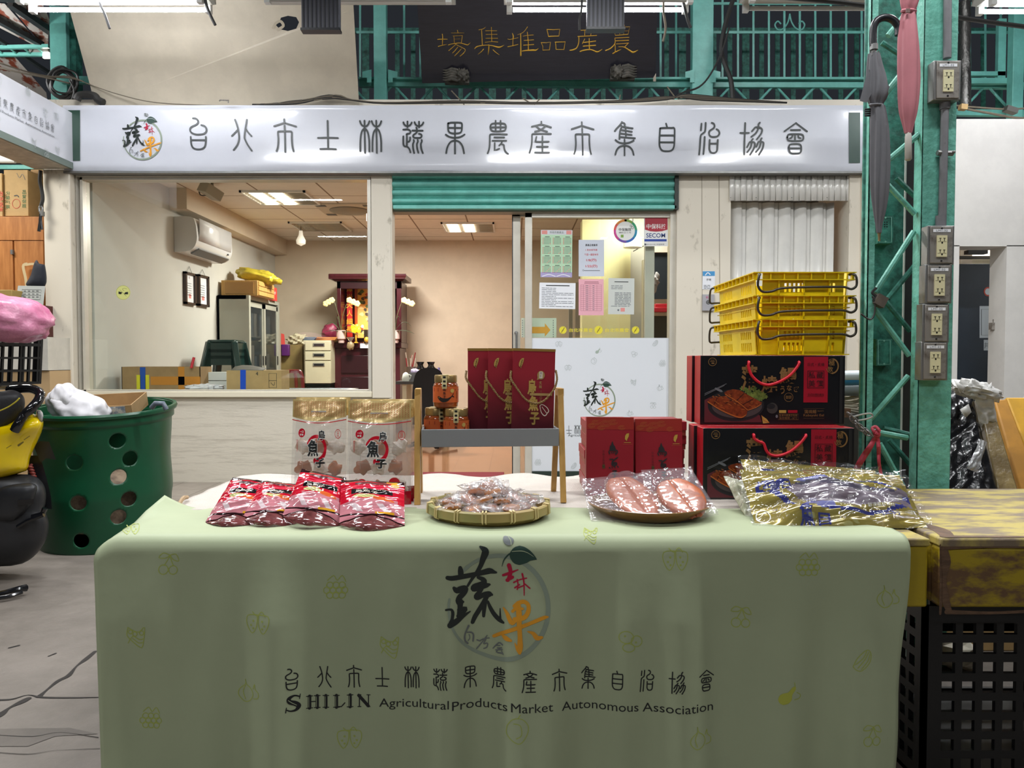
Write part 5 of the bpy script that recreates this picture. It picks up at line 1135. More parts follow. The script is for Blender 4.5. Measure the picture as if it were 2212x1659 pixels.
# pull cords and loose cables
def cord(name, pts, Y, r, lab, mt_=cable_m, cat='cable', n=4):
    m = M(); m.tube([P(a, b, Y + (c[0] if c else 0)) for a, b, *c in crom([tuple(p) + ((0,) if len(p) < 3 else ()) for p in pts], n)], r, 6)
    return tag(build(name, m, mt_), lab, cat)
cord('pull_cord', [(212, -20), (216, 8), (226, 30), (237, 62)], 5.05, .008, 'black pull cord hanging in front of the twin lit lamp', cable_m, 'cord')
cord('pull_cord', [(440, -20), (446, 12), (456, 36), (465, 54)], 5.05, .01, 'black pull cord at the right end of the twin lit lamp', cable_m, 'cord')
cord('pull_cord', [(1258, -20), (1256, 20), (1252, 40), (1252, 66)], 5.0, .008, 'black pull cord left of the right ribbed black panel', cable_m, 'cord')
cord('loose_wire', [(1436, -20), (1433, 20), (1438, 60), (1432, 90)], 5.1, .008, 'knotted grey wire hanging over the plaque right edge', cable_l)
cord('loose_wire', [(1470, -20), (1482, 30), (1487, 48), (1492, 60)], 5.1, .01, 'tangled dark wire at the right end of the single lit lamp')
cord('thick_cable', [(1592, -20), (1580, 10), (1565, 60), (1558, 110), (1568, 145), (1579, 175), (1583, 222)], 6.4, .02, 'thick dark cable running down past the right turquoise post')
cord('thin_cable', [(1575, 60), (1560, 110), (1535, 160), (1510, 188), (1475, 200), (1455, 212)], 6.35, .008, 'thin dark cable curving left from the thick cable')
random.seed(21)
for k in range(7):
    y = 222 + k * .9; pts = [(545 + k * 9, 226 - k * .3), (640, 224 - k), (700 + 5 * k, 212 - (k % 3) * 3), (760, 216), (830, 223 - k % 2), (980, 222 - k * .6), (1150, 222 + (k % 3)), (1330, 221 - k * .5), (1440, 215 - k), (1480 + 6 * k, 204 + 2 * k), (1570, 212 + k), (1700, 222)]
    cord('sign_cable', pts, 6.23, .007, ('%s dusty cable of the bundle along the top of the signboard' % ('foremost', 'second', 'third', 'fourth', 'fifth', 'sixth', 'rearmost')[k]) if False else 'dusty cable in the bundle along the top of the signboard', cable_l if k % 2 else cable_m)['group'] = 'cables along the signboard top'
cord('sign_cable', [(0, 137), (60, 155), (110, 165), (150, 165), (200, 185), (260, 205), (340, 222), (470, 228), (560, 228)], 6.21, .004, 'thin cable sagging from the far left onto the signboard', cable_l)
for k, (x0, y0, x1, y1) in enumerate(((975, 196, 1003, 226), (1130, 213, 1148, 224), (1166, 214, 1154, 226), (1340, 205, 1337, 220), (1441, 187, 1458, 210))):
    m = M(); m.tube([P(x0, y0, 6.23), P(x1, y1, 6.23)], .005, 6); tag(build('zip_tie', m, cable_l), 'stiff tie end sticking up from the cables on the signboard', 'tie', 'tie ends on the signboard cables')
m = M(); m.tube([P(474, 219, 6.1), P(475, 216, 6.1), P(494, 217, 6.1), P(493, 222, 6.1)], .006, 6); tag(build('wire_hook', m, rust_steel), 'small rusty hook on the beige panel above the signboard', 'hook')

# ================================================================== tables, cloth and mat
ZT = .608
yel_top = mat('worn_yellow_tabletop', '#b4a253', .55, col2='#7b6b58', ns=5, lo=.44, hi=.58, stretch=(1.2, 3.5, 1), bump=.2, bs=40)
yel_side = mat('worn_yellow_paint', '#a8921c', .5, col2='#6a4f35', ns=4.2, lo=.36, hi=.46, stretch=(1, 1, 2.2), bump=.25, bs=30)
brown_w = mat('bare_brown_wood', '#6d523c', .65, noise=.35, ns=14, stretch=(2, 2, 6), bump=.3, bs=40)
lt = thing('wooden_table', 'worn yellow painted low table mostly hidden under the green cloth', 'table', (0, 2.2, 0))
m = M(); m.box(-.93, .968, 1.765, 2.66, .585, .604); build('tabletop', m, yel_top, lt, bevel=.004)
m = M(); m.box(-.925, .966, 1.768, 1.80, .442, .586); m.box(-.925, .966, 2.62, 2.655, .442, .586); m.box(-.925, -.89, 1.80, 2.62, .442, .586); m.box(.93, .966, 1.80, 2.62, .442, .586)
build('apron', m, yel_side, lt, bevel=.006)
for x in (-.88, .80):
    for y in (1.82, 2.58):
        m = M(); m.box(x - .03, x + .03, y - .03 + .01, y + .03, 0, .45); build('leg', m, brown_w, lt)
rt = thing('wooden_table', 'worn yellow painted table standing bare at the right of the stall', 'table', (1.5, 2.1, 0))
m = M(); m.box(.985, 2.3, 1.752, 2.428, .586, ZT); build('tabletop', m, yel_top, rt, bevel=.005)
m = M(); m.box(.987, 2.3, 1.756, 1.80, .445, .587); m.box(.987, 1.03, 1.80, 2.40, .445, .587); m.box(1.03, 2.3, 2.36, 2.41, .445, .587); build('apron', m, yel_side, rt, bevel=.008)
m = M(); m.rib([(1000, 0)] * 0 or [(2032, 1178, 5), (2034, 1260, 8), (2031, 1326, 5)], plane(1.756, .002), mi=0); m.rib([(2040, 1186, 14), (2044, 1215, 20), (2040, 1250, 8), (2044, 1300, 16), (2052, 1322, 10)], plane(1.756, .003), mi=0)
m.rib([(2040, 1182, 12), (2120, 1180, 8), (2230, 1182, 6)], plane(1.756, .003)); m.rib([(2045, 1322, 10), (2140, 1324, 6), (2230, 1320, 7)], plane(1.756, .0034))
build('worn_edge', m, brown_w, rt, smooth=None)
m = M()
m.rib([(1.01, 1.77, .03), (1.03, 1.85, .04), (1.0, 1.95, .035), (1.02, 2.05, .03), (1.0, 2.2, .03)], lambda x, y, k: Vector((x, y, ZT + .0006 + k)))
m.rib([(1.0, 1.766, .02), (1.3, 1.764, .014), (1.7, 1.766, .02), (2.2, 1.764, .012)], lambda x, y, k: Vector((x, y, ZT + .001 + k)))
build('worn_top_edge', m, brown_w, rt, smooth=None)
for x in (1.75, 2.25):
    for y in (1.80, 2.36):
        m = M(); m.box(x - .03, x + .03, y, y + .05, 0, .45); build('leg', m, brown_w, rt)

# green cloth: (x, s) with s the length run over the table edge
CR, CY, CZ = .034, 1.742, .613
def cloth_raw(x, s):
    ed = max(0, (-.895 - x) / .06); ed = min(ed, 1.1)
    if s < 0:
        Y = CY + CR - s; z = CZ - .028 * ed ** 2 * max(0, 1 + s / .22) + .022 * max(0, (-.86 - x) / .1) ** 1.5 * max(0, (-s - .16) / .12)
        z += .0016 * math.sin(x * 17 + s * 20) * min(1, -s * 20)
        return Vector((x, Y, z))
    a = s / CR
    if a < PI / 2:
        return Vector((x, CY + CR - CR * math.sin(a), CZ - CR * (1 - math.cos(a)) - .028 * ed ** 2))
    d = s - CR * PI / 2; am = min(1, d / .16)
    f = .0045 * math.sin(x * 21 + .6) + .006 * math.sin(x * 15 + 3 * math.sin(x * 4)) + .0035 * math.sin(x * 47 + 1.7 + d) + .003 * math.sin(x * 9 - 1 + d * 3) + .006 * math.exp(-((x + .86) / .05) ** 2) * math.sin(d * 12)
    f += .016 * d * math.sin(x * 33 + .4) + .012 * d * math.sin(x * 13.0 + 2)
    fl = .030 * max(0, (x - .82) / .08) ** 2 * (1 if d > 0 else 0) * min(1, d * 3)
    return Vector((x, CY - f * am + fl * .6, CZ - CR - d - .028 * ed ** 2 * max(0, 1 - d / .1)))
SMAX = CR * PI / 2 + .555
def cl_edges(s):
    t = max(0, s) / SMAX
    return -.957 + .017 * t, .908 - .022 * t ** 1.5 + (.004 * math.sin(t * 9))
def cl_back(u):
    yb = 2.075 + .008 * math.sin(u * 23)
    if u < .06: yb += .0 + .03 * (1 - u / .06)
    if u > .86: yb -= 1.75 * (u - .86)
    return yb
def cl_uv(u, v, NS=70):
    if v < .3:
        s = -(cl_back(u) - CY - CR) * (1 - v / .3)
    else: s = SMAX * ((v - .3) / .7) ** 1.25
    a, b = cl_edges(s); return cloth_raw(a + (b - a) * u, s)
m = M(); m.grid(cl_uv, 190, 90)
cloth_m = mat('pale_green_cloth', '#acb694', .55, noise=.05, ns=2.5, bump=.10, bs=14, spec=.3)
tc_ = thing('tablecloth', 'pale green printed tablecloth hanging over the front of the stall table', 'tablecloth', (0, CY, .02))
build('cloth', m, cloth_m, tc_, smooth=80, solid=.0012)
CT = []
for i in range(700):
    s = -.34 + (SMAX + .34) * i / 699; p = cloth_raw(.2, s); CT.append((proj(p)[1], s, p.y * CP - (p.z - EYE) * SP))
def C(px, py, k=0.0):
    lo, hi = 0, len(CT) - 1
    while hi - lo > 1:
        md = (lo + hi) // 2
        if CT[md][0] < py: lo = md
        else: hi = md
    a, b = CT[lo], CT[hi]; t = (py - a[0]) / ((b[0] - a[0]) or 1); t = min(max(t, 0), 1)
    s = a[1] + (b[1] - a[1]) * t; d = a[2] + (b[2] - a[2]) * t; x = (px - W / 2) / F * d
    g = min(max(s / (CR * PI / 2), 0), 1) * PI / 2
    return cloth_raw(x, s) + Vector((0, -math.sin(g), math.cos(g))) * (.0018 + k)
m = M(3); emblem(m, C, 950, 1150, 1 / 5.923); build('emblem', m, EMATS(cloth_m), tc_, smooth=None)
SX = (637, 703, 766, 827, 891, 953, 1016, 1078, 1143, 1208, 1271, 1332, 1395, 1458, 1524)
for i in range(15):
    m = M(4); seal(m, i, SX[i], 1457.5 + i * .62, .66, C, 3.9); build('lettering', m, black_ink, tc_, smooth=None)
for wd_, x, y, h, w_ in (('Agricultural', 820, 1518, 24, 151), ('Products', 978, 1519, 19, 118), ('Market', 1104, 1519, 19, 90), ('Autonomous', 1213, 1521, 19, 164), ('Association', 1386, 1522, 19, 153)):
    m = M(2); m.text(wd_, x, y, h, C, 0, w=w_, align='l', res=3); build('english_lettering', m, black_ink, tc_, smooth=None)
m = M(3); z = Z(600, 1140, 3.95)
def stem(x, y0, y1, w_): m.rib(z([(x, y0, w_), (x, y1, w_)]), C, smooth=False); m.rib(z([(x - w_ * .62 - 8, y0, 7), (x + w_ * .62 + 8, y0, 7)]), C, smooth=False); m.rib(z([(x - w_ * .62 - 8, y1, 7), (x + w_ * .62 + 8, y1, 7)]), C, smooth=False); w_ > 20 and m.rib(z([(x - w_ * .2, y0 + 8, 4), (x - w_ * .2, y1 - 8, 4)]), C, smooth=False, mi=1, k0=.0006)
m.rib(z([(208, 1408, 12), (168, 1393, 14), (128, 1412, 30), (132, 1440, 36), (175, 1460, 40), (200, 1485, 38), (180, 1514, 22), (140, 1518, 12), (112, 1505, 10)]), C); m.rib(z([(212, 1388, 7), (206, 1425, 7)]), C); m.rib(z([(108, 1485, 7), (103, 1525, 8)]), C)
m.rib(z([(122, 1425, 4), (150, 1450, 5), (185, 1475, 4)]), C, mi=1, k0=.0006)
stem(284, 1416, 1517, 27); stem(346, 1416, 1517, 27); m.rib(z([(284, 1464, 8), (346, 1464, 8)]), C, smooth=False); stem(419, 1416, 1517, 27); stem(508, 1416, 1517, 27); m.rib(z([(500, 1514, 9), (550, 1512, 9), (578, 1482, 10)]), C, smooth=False); stem(622, 1416, 1517, 27)
stem(700, 1418, 1518, 9); stem(777, 1418, 1518, 9); m.rib(z([(694, 1422, 27), (775, 1512, 27)]), C, smooth=False)
build('serif_lettering', m, [black_ink, cloth_m], tc_, smooth=None)
lime = mat('lime_print', '#a7b356', .5); lime2 = mat('lime_fill', '#b3b84a', .5)
for kd, x, y, r in (('cherry', 366, 1218, 24), ('berry', 1458, 1206, 27), ('grape', 1745, 1217, 26), ('grape', 727, 1265, 26), ('berry', 564, 1337, 26), ('cherry', 1600, 1333, 24), ('onion', 1916, 1290, 26), ('basket', 304, 1371, 24), ('basket', 845, 1395, 25), ('potato', 1358, 1376, 26),
                    ('corn', 1860, 1422, 24), ('onion', 543, 1487, 26), ('pear', 1700, 1497, 26), ('grape', 329, 1546, 24), ('pepper', 1118, 1566, 28), ('berry', 756, 1590, 26), ('onion', 1510, 1588, 26), ('cherry', 1880, 1585, 24), ('basket', 1277, 1158, 18), ('berry', 283, 1139, 18)):
    m = M(2); fruit(m, kd, x, y, r, C, w=1.7); build('fruit_print', m, [lime, lime2], tc_, smooth=None)

# white foam mat on the back half
m = M()
def matf(u, v):
    Y = 2.058 + .60 * v; x = -.945 + 1.87 * u
    n_ = noise.noise(Vector((x * 6, Y * 9, 0))); n2 = noise.noise(Vector((x * 25, Y * 25, 4)))
    Y += (v > .95) * .012 * math.sin(u * 40)
    return Vector((x + .02 * (1 - u) * (v < .1), Y, .609 + .004 + .004 * n_ + .0015 * n2 + (.008 * math.sin(u * 21) ** 2 if v > .95 else 0)))
m.grid(matf, 110, 40)
foam = mat('white_foam_sheet', '#cbc2b8', .7, noise=.05, ns=30, bump=.5, bs=260)
fm_ = thing('foam_mat', 'off-white padded mat covering the back half of the stall table', 'mat', (0, 2.36, .609))
build('mat_sheet', m, foam, fm_, smooth=60, solid=.003)
m = M(); m.tube([P(a, b, Y) for a, b, Y in crom([(385, 1104, 2.08), (388, 1088, 2.11), (396, 1076, 2.15), (404, 1074, 2.2)], 5)], .006, 6); build('edge_strap', m, mat('tan_strap', '#a58a68', .7), fm_)

# ================================================================== packets
def cushion(mb, c4, T, mf=0, nu=40, nv=40, wr=0.0, ws=9.0, seed=0.0, back=None, pw=4, bow=0.0):
    """sheet between four corners (bottom left, bottom right, top right, top left), puffed along its normal"""
    bl, br, tr, tl = [Vector(c) for c in c4]; n = (br - bl).cross(tl - bl).normalized()
    if n.y > 0: n = -n
    def f(u, v, sg=1):
        p = (bl * (1 - u) + br * u) * (1 - v) + (tl * (1 - u) + tr * u) * v
        e = max(0, 1 - abs(2 * u - 1) ** pw) * max(0, 1 - abs(2 * v - 1) ** pw)
        w_ = wr * (noise.noise(Vector((u * ws + seed, v * ws, seed))) + .6 * noise.noise(Vector((u * ws * .7 - v * ws * 2.4, seed + 3, v * 3)))) * (.45 + .55 * e)
        return p + n * (sg * T * e + w_ + bow * math.sin(PI * u))
    mb.grid(lambda u, v: f(u, v), nu, nv, mf)
    if back is not None: mb.grid(lambda u, v: f(u, v, -.35) - n * .0012, nu // 2, nv // 2, back)
    return f, n
glo = dict(rough=.12, coat=.6)
pm_ = [mat('pouch_red', '#c3122b', **glo), mat('pouch_black', '#2c1416', **glo), mat('pouch_hole', '#4d0c14', .3), mat('pouch_clear_pink', '#c47d86', **glo), mat('food_orange', '#d1602c', **glo), mat('food_pale', '#d8cd92', **glo), mat('pouch_yellow_line', '#dfa12b', **glo),
       mat('pouch_gusset', '#7a4343', .1, col2='#4d2826', ns=40, lo=.3, hi=.6, coat=.7), mat('pouch_painted_glint', '#dcc6ca', **glo), mat('pouch_label', '#1d1416', **glo), mat('pouch_zip', '#dd4560', **glo), mat('food_green', '#8c9a4a', **glo)]
def pouch_m(label):
    def f(u, v):
        if v > .92: return 1 if not (u > .72 and v < .96 and u < .9) else (6 if label == 4 else 1)
        if v > .78:
            if label == 4 and (u - .86) ** 2 + ((v - .86) * .9) ** 2 < .0045: return 6
            return 2 if abs(u - .5) < .27 and abs(v - .85) < .038 - .012 * abs(u - .5) / .27 else 0
        if v > .70: return 10 if abs(v - .765) < .009 or abs(v - .715) < .009 else 0
        if v > .58: return 9 if .18 < u < (.85 if label != 4 else .82) and v < .685 - (.05 * max(0, u - .6) if label == 4 else 0) else 0
        if v > .36:
            a = (u - .38) ** 2 / .03 + (v - .53) ** 2 / .0018; b = (u - .66) ** 2 / .035 + (v - .49 + .25 * (u - .6)) ** 2 / .0022
            if a < 1: return 5 if (u + v * 2) % .09 < .06 else 11
            if b < 1: return 4
            return 0 if (u < .2 or u > .9) and v > .40 else (3 if v < .47 else 0)
        if v > .20: return 8 if .0 < (u * 1.3 + v) % .55 < .13 else 3  # white diagonal bands painted in as reflections on the clear film
        if v > .165: return 6 if .55 < u < .85 else 3
        if v > .13: return 1
        return 3
    return f
POUCH = [((442, 1130), (585, 1134), (585, 1040), (503, 1031), 'red zip pouch at the far left of the front row of pouches', 1.90),
         ((523, 1120), (655, 1132), (655, 1047), (566, 1038), 'red zip pouch second from the left in the front row', 1.885),
         ((610, 1114), (742, 1132), (748, 1032), (652, 1013), 'red zip pouch third from the left with a black label', 1.87),
         ((733, 1131), (874, 1135), (873, 1042), (737, 1036), 'red zip pouch at the right end of the front row', 1.85)]
for i, (bl, br, tr, tl, lab, yb) in enumerate(POUCH):
    yt = yb + .13
    c4 = (P(*bl, yb), P(*br, yb), P(*tr, yt), P(*tl, yt))
    t = thing('zip_pouch', lab, 'pouch', Vector(((c4[0].x + c4[1].x) / 2, yb - .02, .613)), 'red zip pouches of dried roe')
    m = M(); f, n = cushion(m, c4, .018, pouch_m(i + 1), 130, 160, .0045, 6, i * 7.3, back=0, pw=3); fs = build('front_sheet', m, pm_, t, smooth=80)
    # oval gusset at the foot
    b0, b1 = c4[0], c4[1]; lowz = .6135
    def gus(u, v):
        top = f(u, 0.0); arc = math.sin(PI * u)
        top = top + Vector((0, -.014 * arc, .026 * arc ** 1.3)); low = Vector((top.x * .97 + .03 * (b0.x + b1.x) / 2, yb - .05 * arc - .005, b0.z + (b1.z - b0.z) * u - (min(b0.z, b1.z) - lowz) * arc ** .6))
        p = top * (1 - v) + low * v; return p + Vector((0, -.014, .0)) * math.sin(PI * v) * arc + Vector((0, .003, .003)) * noise.noise(Vector((u * 7, v * 5, i)))
    m = M(); m.grid(gus, 40, 14); build('bottom_gusset', m, pm_[7], t, smooth=80)
    m = M(); m.tube([gus(u / 30, 0) + Vector((0, -.001, 0)) for u in range(31)], .0018, 5); build('seam', m, pm_[1], t)
    m = M(); mp = lambda u, v, k=0.0: f(u, 1 - v) + n * (.0012 + k)
    if i in (2, 3): m.text('炙燒一口吃', .5, 1 - .668, .018, mp, 0, w=.5); m.text('烏魚子', .42, 1 - .622, .045, mp, 0, .012, w=.36)
    else: m.text('烏魚子', .45, 1 - .632, .04, mp, 0, .012, w=.34)
    for k in range(14): m.rect(.27 + k * .033, 1 - .795, .285 + k * .033, 1 - .785, mp, 1)
    m.rect(.05, 1 - .725, .10, 1 - .735, mp, 1)
    build('lettering', m, [mat('cream_print', '#e6dccb', .4), pm_[1]], t, smooth=None)

# tall clear pouches with gold headers
gf = film('pouch_film', tint=(240, 232, 226), body=.13, rough=.06, f0=.07, bump=.15, bs=30)
ghead = mat('gold_foil_header', '#cdb377', .25, metal=.25, bump=.25, bs=22, coat=.3)
gdot = mat('gold_foil_pattern', '#b4794c', .3, metal=.3)
inner_w = mat('snack_wrapping', '#efe6de', .25, col2='#c9b39c', ns=26, lo=.35, hi=.6, bump=.6, bs=40, coat=.5)
roe_m = mat('dried_roe', '#b0683a', .35, noise=.3, ns=25, coat=.4)
def gold_pouch(xl, xr, yt, Y, lab, full):
    c4 = (P(xl, 1066, Y), P(xr, 1066, Y), P(xr, yt, Y + .035), P(xl + 6, yt, Y + .035)); zb = .613
    for k in (0, 1): c4[k].z = zb
    t = thing('stand_up_pouch', lab, 'pouch', ((c4[0].x + c4[1].x) / 2, Y, zb), 'tall clear pouches with gold headers')
    f, n = cushion(M(), c4, .017, 0, 4, 4, .003, 7, xl, pw=2.6)
    wv = lambda u, v: v - .045 * math.sin(PI * u) * (v / .83 if v < .83 else (1 - v) / .17)
    m = M(); m.grid(lambda u, v: f(u, wv(u, v)), 60, 100, lambda u, v: 1 if v > .83 else (2 if v < .13 and (abs(u - .5) > .17 or v < .05) else 0))
    build('front_sheet', m, [gf, ghead, mat('pouch_crimson', '#a11223', .12, coat=.5)], t, smooth=80)
    m = M(); m.grid(lambda u, v: f(u, wv(u, v)) - n * (.03 * (1 - (2 * u - 1) ** 4) * (1 - (2 * v - 1) ** 4) + .003), 24, 50, lambda u, v: 1 if v > .83 else (2 if v < .06 else 0)); build('back_sheet', m, [gf, ghead, mat('pouch_crimson', '#a11223', .12, coat=.5)], t, smooth=80)
    if not full: return
    mp = lambda u, v, k=0.0: f(u, 1 - v) + n * (.0012 + k)
    m = M()
    m.rib([(.0, .197, .008), (.25, .222, .008), (.5, .232, .008), (.75, .222, .008), (1, .197, .008)], mp, mi=0)
    m.rib([(.47 + .17 * math.cos(a), .475 + .115 * math.sin(a), .03 + .018 * math.sin(a * .5 + 1)) for a in [-2.7 + 4.4 * j / 24 for j in range(25)]], mp, mi=0)
    m.disc(.20, .325, .065, mp, 0, .043); m.text('一口', .20, .315, .02, mp, 2, .02, w=.07, k=.0006); m.text('即食', .20, .342, .02, mp, 2, .02, w=.07, k=.0006)
    m.ring(.86, .335, .05, .006, mp, 0, .042); m.vtext('台灣味', .86, .31, .02, mp, 0, w=.045)
    m.vtext('野生烏魚子', .115, .40, .024, mp, 0, w=.03, step=.95)
    for a in (.25, .18, .32, .75, .83): m.disc(a, .82 + .03 * math.sin(a * 40), .085, mp, 0, .05, k=.0003)
    m.poly([(.44, .80), (.62, .96), (.26, .96)], mp, 3, .0008); m.rib([(.26, .96), (.44, .80), (.62, .96)], mp, .006, 4, False, k0=.0012)
    m.rect(.22, .425, .80, .428, mp, 5); m.rect(.22, .425, .224, .66, mp, 5)
    for k in range(6): m.rect(.24, .45 + k * .03, .42, .453 + k * .03, mp, 5); m.rect(.66, .45 + k * .03, .78, .453 + k * .03, mp, 5)
    m.text('烏', .57, .35, .105, mp, 2, .055, w=.15, k=.0007); m.text('魚', .42, .47, .17, mp, 2, .06, w=.22, k=.0007); m.text('子', .55, .61, .10, mp, 2, .06, w=.19, k=.0007)
    m.text('烏', .57, .35, .097, mp, 1, .025, w=.135, k=.001); m.text('魚', .42, .47, .16, mp, 1, .035, w=.20, k=.001); m.text('子', .55, .61, .09, mp, 1, .035, w=.17, k=.001)
    for r in range(8):
        for c in range(22):
            if not (3 < r < 5 and 7 < c < 14): m.ring(.045 + c * .0435, .028 + r * .019, .016, .004, mp, 4, .0085, 6)
    m.rect(.36, .115, .64, .128, mp, 5, .0004)
    build('print', m, [mat('print_red', '#bf1529', .2, coat=.4), black_ink, white_p, mat('deep_red_peak', '#6e1219', .2), gdot, mat('faint_grey_rule', '#99938a', .5)], t, smooth=None)
    random.seed(int(xl))
    for k in range(9):
        u, v = .2 + .3 * (k % 3) + random.uniform(-.05, .05), .16 + .2 * (k // 3) + random.uniform(-.03, .03); c = f(u, v) - n * .018
        m = M(); m.sphere(c, (.024, .008, .02), 0, 12, 8, R=ry(random.uniform(-1, 1)), fn=lambda d: 1 + .2 * math.sin(7 * d.x + k)); build('roe_piece', m, roe_m if k % 2 else inner_w, t)
gold_pouch(634, 757, 858, 2.19, 'rear left tall clear pouch with gold header', False)
gold_pouch(756, 898, 862, 2.225, 'rearmost right tall clear pouch with gold header', False)
gold_pouch(752, 893, 864, 2.18, 'middle right tall clear pouch with gold header', False)
gold_pouch(627, 748, 862, 2.14, 'front left tall clear pouch with gold header and black characters', True)
gold_pouch(747, 888, 866, 2.135, 'front right tall clear pouch with gold header and black characters', True)

# ================================================================== display stand with jars and gift bags
O_ = Vector((-.2525, 2.135, .773)); RS = rz(.085)
T_ = lambda x, y, z: O_ + RS @ Vector((x, y, z))
st = thing('display_stand', 'small wooden display stand with a grey tray on the stall table', 'stand', (-.06, 2.22, .613))
tray = mat('grey_tray', '#86888a', .5); stw = mat('bamboo_wood', '#c39a55', .45, col2='#a97f3d', ns=4, stretch=(9, 9, .8), lo=.35, hi=.65)
def rbox(mb, x0, x1, y0, y1, z0, z1, mi=0): mb.obox(T_((x0 + x1) / 2, (y0 + y1) / 2, (z0 + z1) / 2), (x1 - x0, y1 - y0, z1 - z0), RS, mi)
m = M(); rbox(m, 0, .387, 0, .006, 0, .05); rbox(m, 0, .387, .155, .161, 0, .05); rbox(m, 0, .006, .006, .155, 0, .05); rbox(m, .381, .387, .006, .155, 0, .05); rbox(m, .006, .381, .006, .155, 0, .008)
build('tray', m, tray, st, bevel=.0015)
for lx in (-.011, .398):
    for (ya, yb_) in ((-.012, .05), (.19, .095)):
        m = M(); a, b = T_(lx, ya, .614 - .773), T_(lx, yb_, .158); m.bar(a, b, .016, .022, up=(0, 1, 0)); build('leg', m, stw, st, bevel=.001)
    m = M(); rbox(m, lx - .008, lx + .008, .036, .108, .14, .162); build('top_block', m, stw, st, bevel=.001)
# jars
lid_m = mat('gold_lid', '#a48a58', .3, metal=.6); lab_m = mat('orange_label', '#c9602f', .4); amber = mat('amber_contents', '#9c4a1f', .1, coat=.8, noise=.3, ns=30)
def jar(loc, rot, lab, first=[None]):
    if first[0] is None:
        t = thing('glass_jar', lab, 'jar', (0, 0, 0), 'jars of roe on the tray'); q8 = PI / 8
        sq = lambda r: r
        m = M(); m.lathe([(.030, 0), (.035, .004), (.0365, .012), (.0365, .062), (.034, .070), (.030, .074)], (0, 0, 0), 24); build('glass_body', m, amber, t)
        m = M(); m.lathe([(.0315, .073), (.033, .075), (.033, .092), (.031, .095), (0, .095)], (0, 0, 0), 28); build('lid', m, lid_m, t)
        L = lambda u, v, k=0.0: Vector(((.0372 + k) * math.sin(u), -(.0372 + k) * math.cos(u), .062 - v))
        m = M(); m.grid(lambda u, v: L(-1.75 + 3.5 * u, .046 * v), 24, 4)
        m.vtext('烏魚子', .0, .009, .0085, lambda u, v, k=0.0: L(u / .0372, v, .0006), 1, .01, 1.2); m.disc(.62, .012, .16, lambda u, v, k=0.0: L(u, v, .0006), 2, .006); m.rect(.9, .008, 1.5, .011, lambda u, v, k=0.0: L(u, v, .0006), 1); m.vtext('海味真鮮', 1.1, .016, .005, lambda u, v, k=0.0: L(u, v, .0006), 1, w=.13)
        m.rib([(-.55, .030, .004), (-.42, .033, .010), (-.15, .0385, .012), (.2, .038, .009), (.48, .0315, .005), (.62, .026, .003)], lambda u, v, k=0.0: L(u, v, .0005 + k), mi=1)
        m.rib([(.60, .027, .003), (.74, .020, .004)], lambda u, v, k=0.0: L(u, v, .0005 + k), mi=1, smooth=False); m.rib([(.60, .027, .003), (.78, .030, .004)], lambda u, v, k=0.0: L(u, v, .0005 + k), mi=1, smooth=False); m.disc(-.42, .0315, .03, lambda u, v, k=0.0: L(u, v, .0009), 2, .0012)
        m.rect(-1.0, .004, -.5, .014, lambda u, v, k=0.0: L(u, v, .0005), 3)
        build('label', m, [lab_m, mat('label_black', '#1f1512', .5), mat('label_gold', '#c9a85a', .4), mat('label_red_brown', '#a23c22', .5)], t, smooth=60)
        m = M(); m.grid(lambda u, v: Vector((-.007 + .014 * u, -.0335 - (.004 if v < .4 else 0) - .0004, [.056, .07, .076, .0955][round(v * 3)])), 2, 3); m.add([(-.007, -.034, .0958), (.007, -.034, .0958), (.007, .034, .0958), (-.007, .034, .0958)], [(0, 1, 2, 3)])
        for k in range(3): m.rect(-.004, -.092 + k * .012, .004, -.086 + k * .012, lambda u, v, k_=0.0: Vector((u, -.0385 - .0003, -v)), 1)
        build('seal_strip', m, [mat('pale_gold_strip', '#cbb983', .4), black_ink], t)
        first[0] = t; t.location = loc; t.rotation_euler = (0, 0, rot)
    else: dup(first[0], loc, (0, 0, rot), lab)
zt_ = .773 + .009
A, B, Cc = T_(.098, .07, 0), T_(.040, .115, 0), T_(.152, .118, 0)
jar((A.x, A.y, zt_), .05, 'roe jar at the front of the lower row on the grey tray')
jar((B.x, B.y, zt_), .5, 'roe jar at the left rear of the lower row on the tray')
jar((Cc.x, Cc.y, zt_), -.3, 'roe jar at the right rear of the lower row on the tray')
D_ = T_(.068, .093, 0); jar((D_.x, D_.y, zt_ + .0962), -.02, 'roe jar standing on top of the lower jars')
# gift bags
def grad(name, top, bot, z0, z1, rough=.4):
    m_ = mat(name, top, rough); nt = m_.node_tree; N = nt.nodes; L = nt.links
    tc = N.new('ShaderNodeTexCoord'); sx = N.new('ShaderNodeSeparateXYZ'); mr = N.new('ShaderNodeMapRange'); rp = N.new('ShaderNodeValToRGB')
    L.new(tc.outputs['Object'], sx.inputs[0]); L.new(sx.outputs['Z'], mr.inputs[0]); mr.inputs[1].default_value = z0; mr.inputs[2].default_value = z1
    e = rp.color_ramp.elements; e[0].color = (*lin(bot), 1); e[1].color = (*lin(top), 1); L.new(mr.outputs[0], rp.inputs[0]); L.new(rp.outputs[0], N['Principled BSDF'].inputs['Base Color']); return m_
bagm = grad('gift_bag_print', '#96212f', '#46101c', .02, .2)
gfoil = mat('gold_foil_print', '#d4b163', .3, metal=.35)
TW = [(1058, 410), (1062, 370), (1085, 325), (1120, 295), (1160, 290), (1150, 350), (1130, 400), (1108, 440), (1104, 468), (1096, 440), (1070, 432)]
BZ = Z(1000, 740, 8.732)
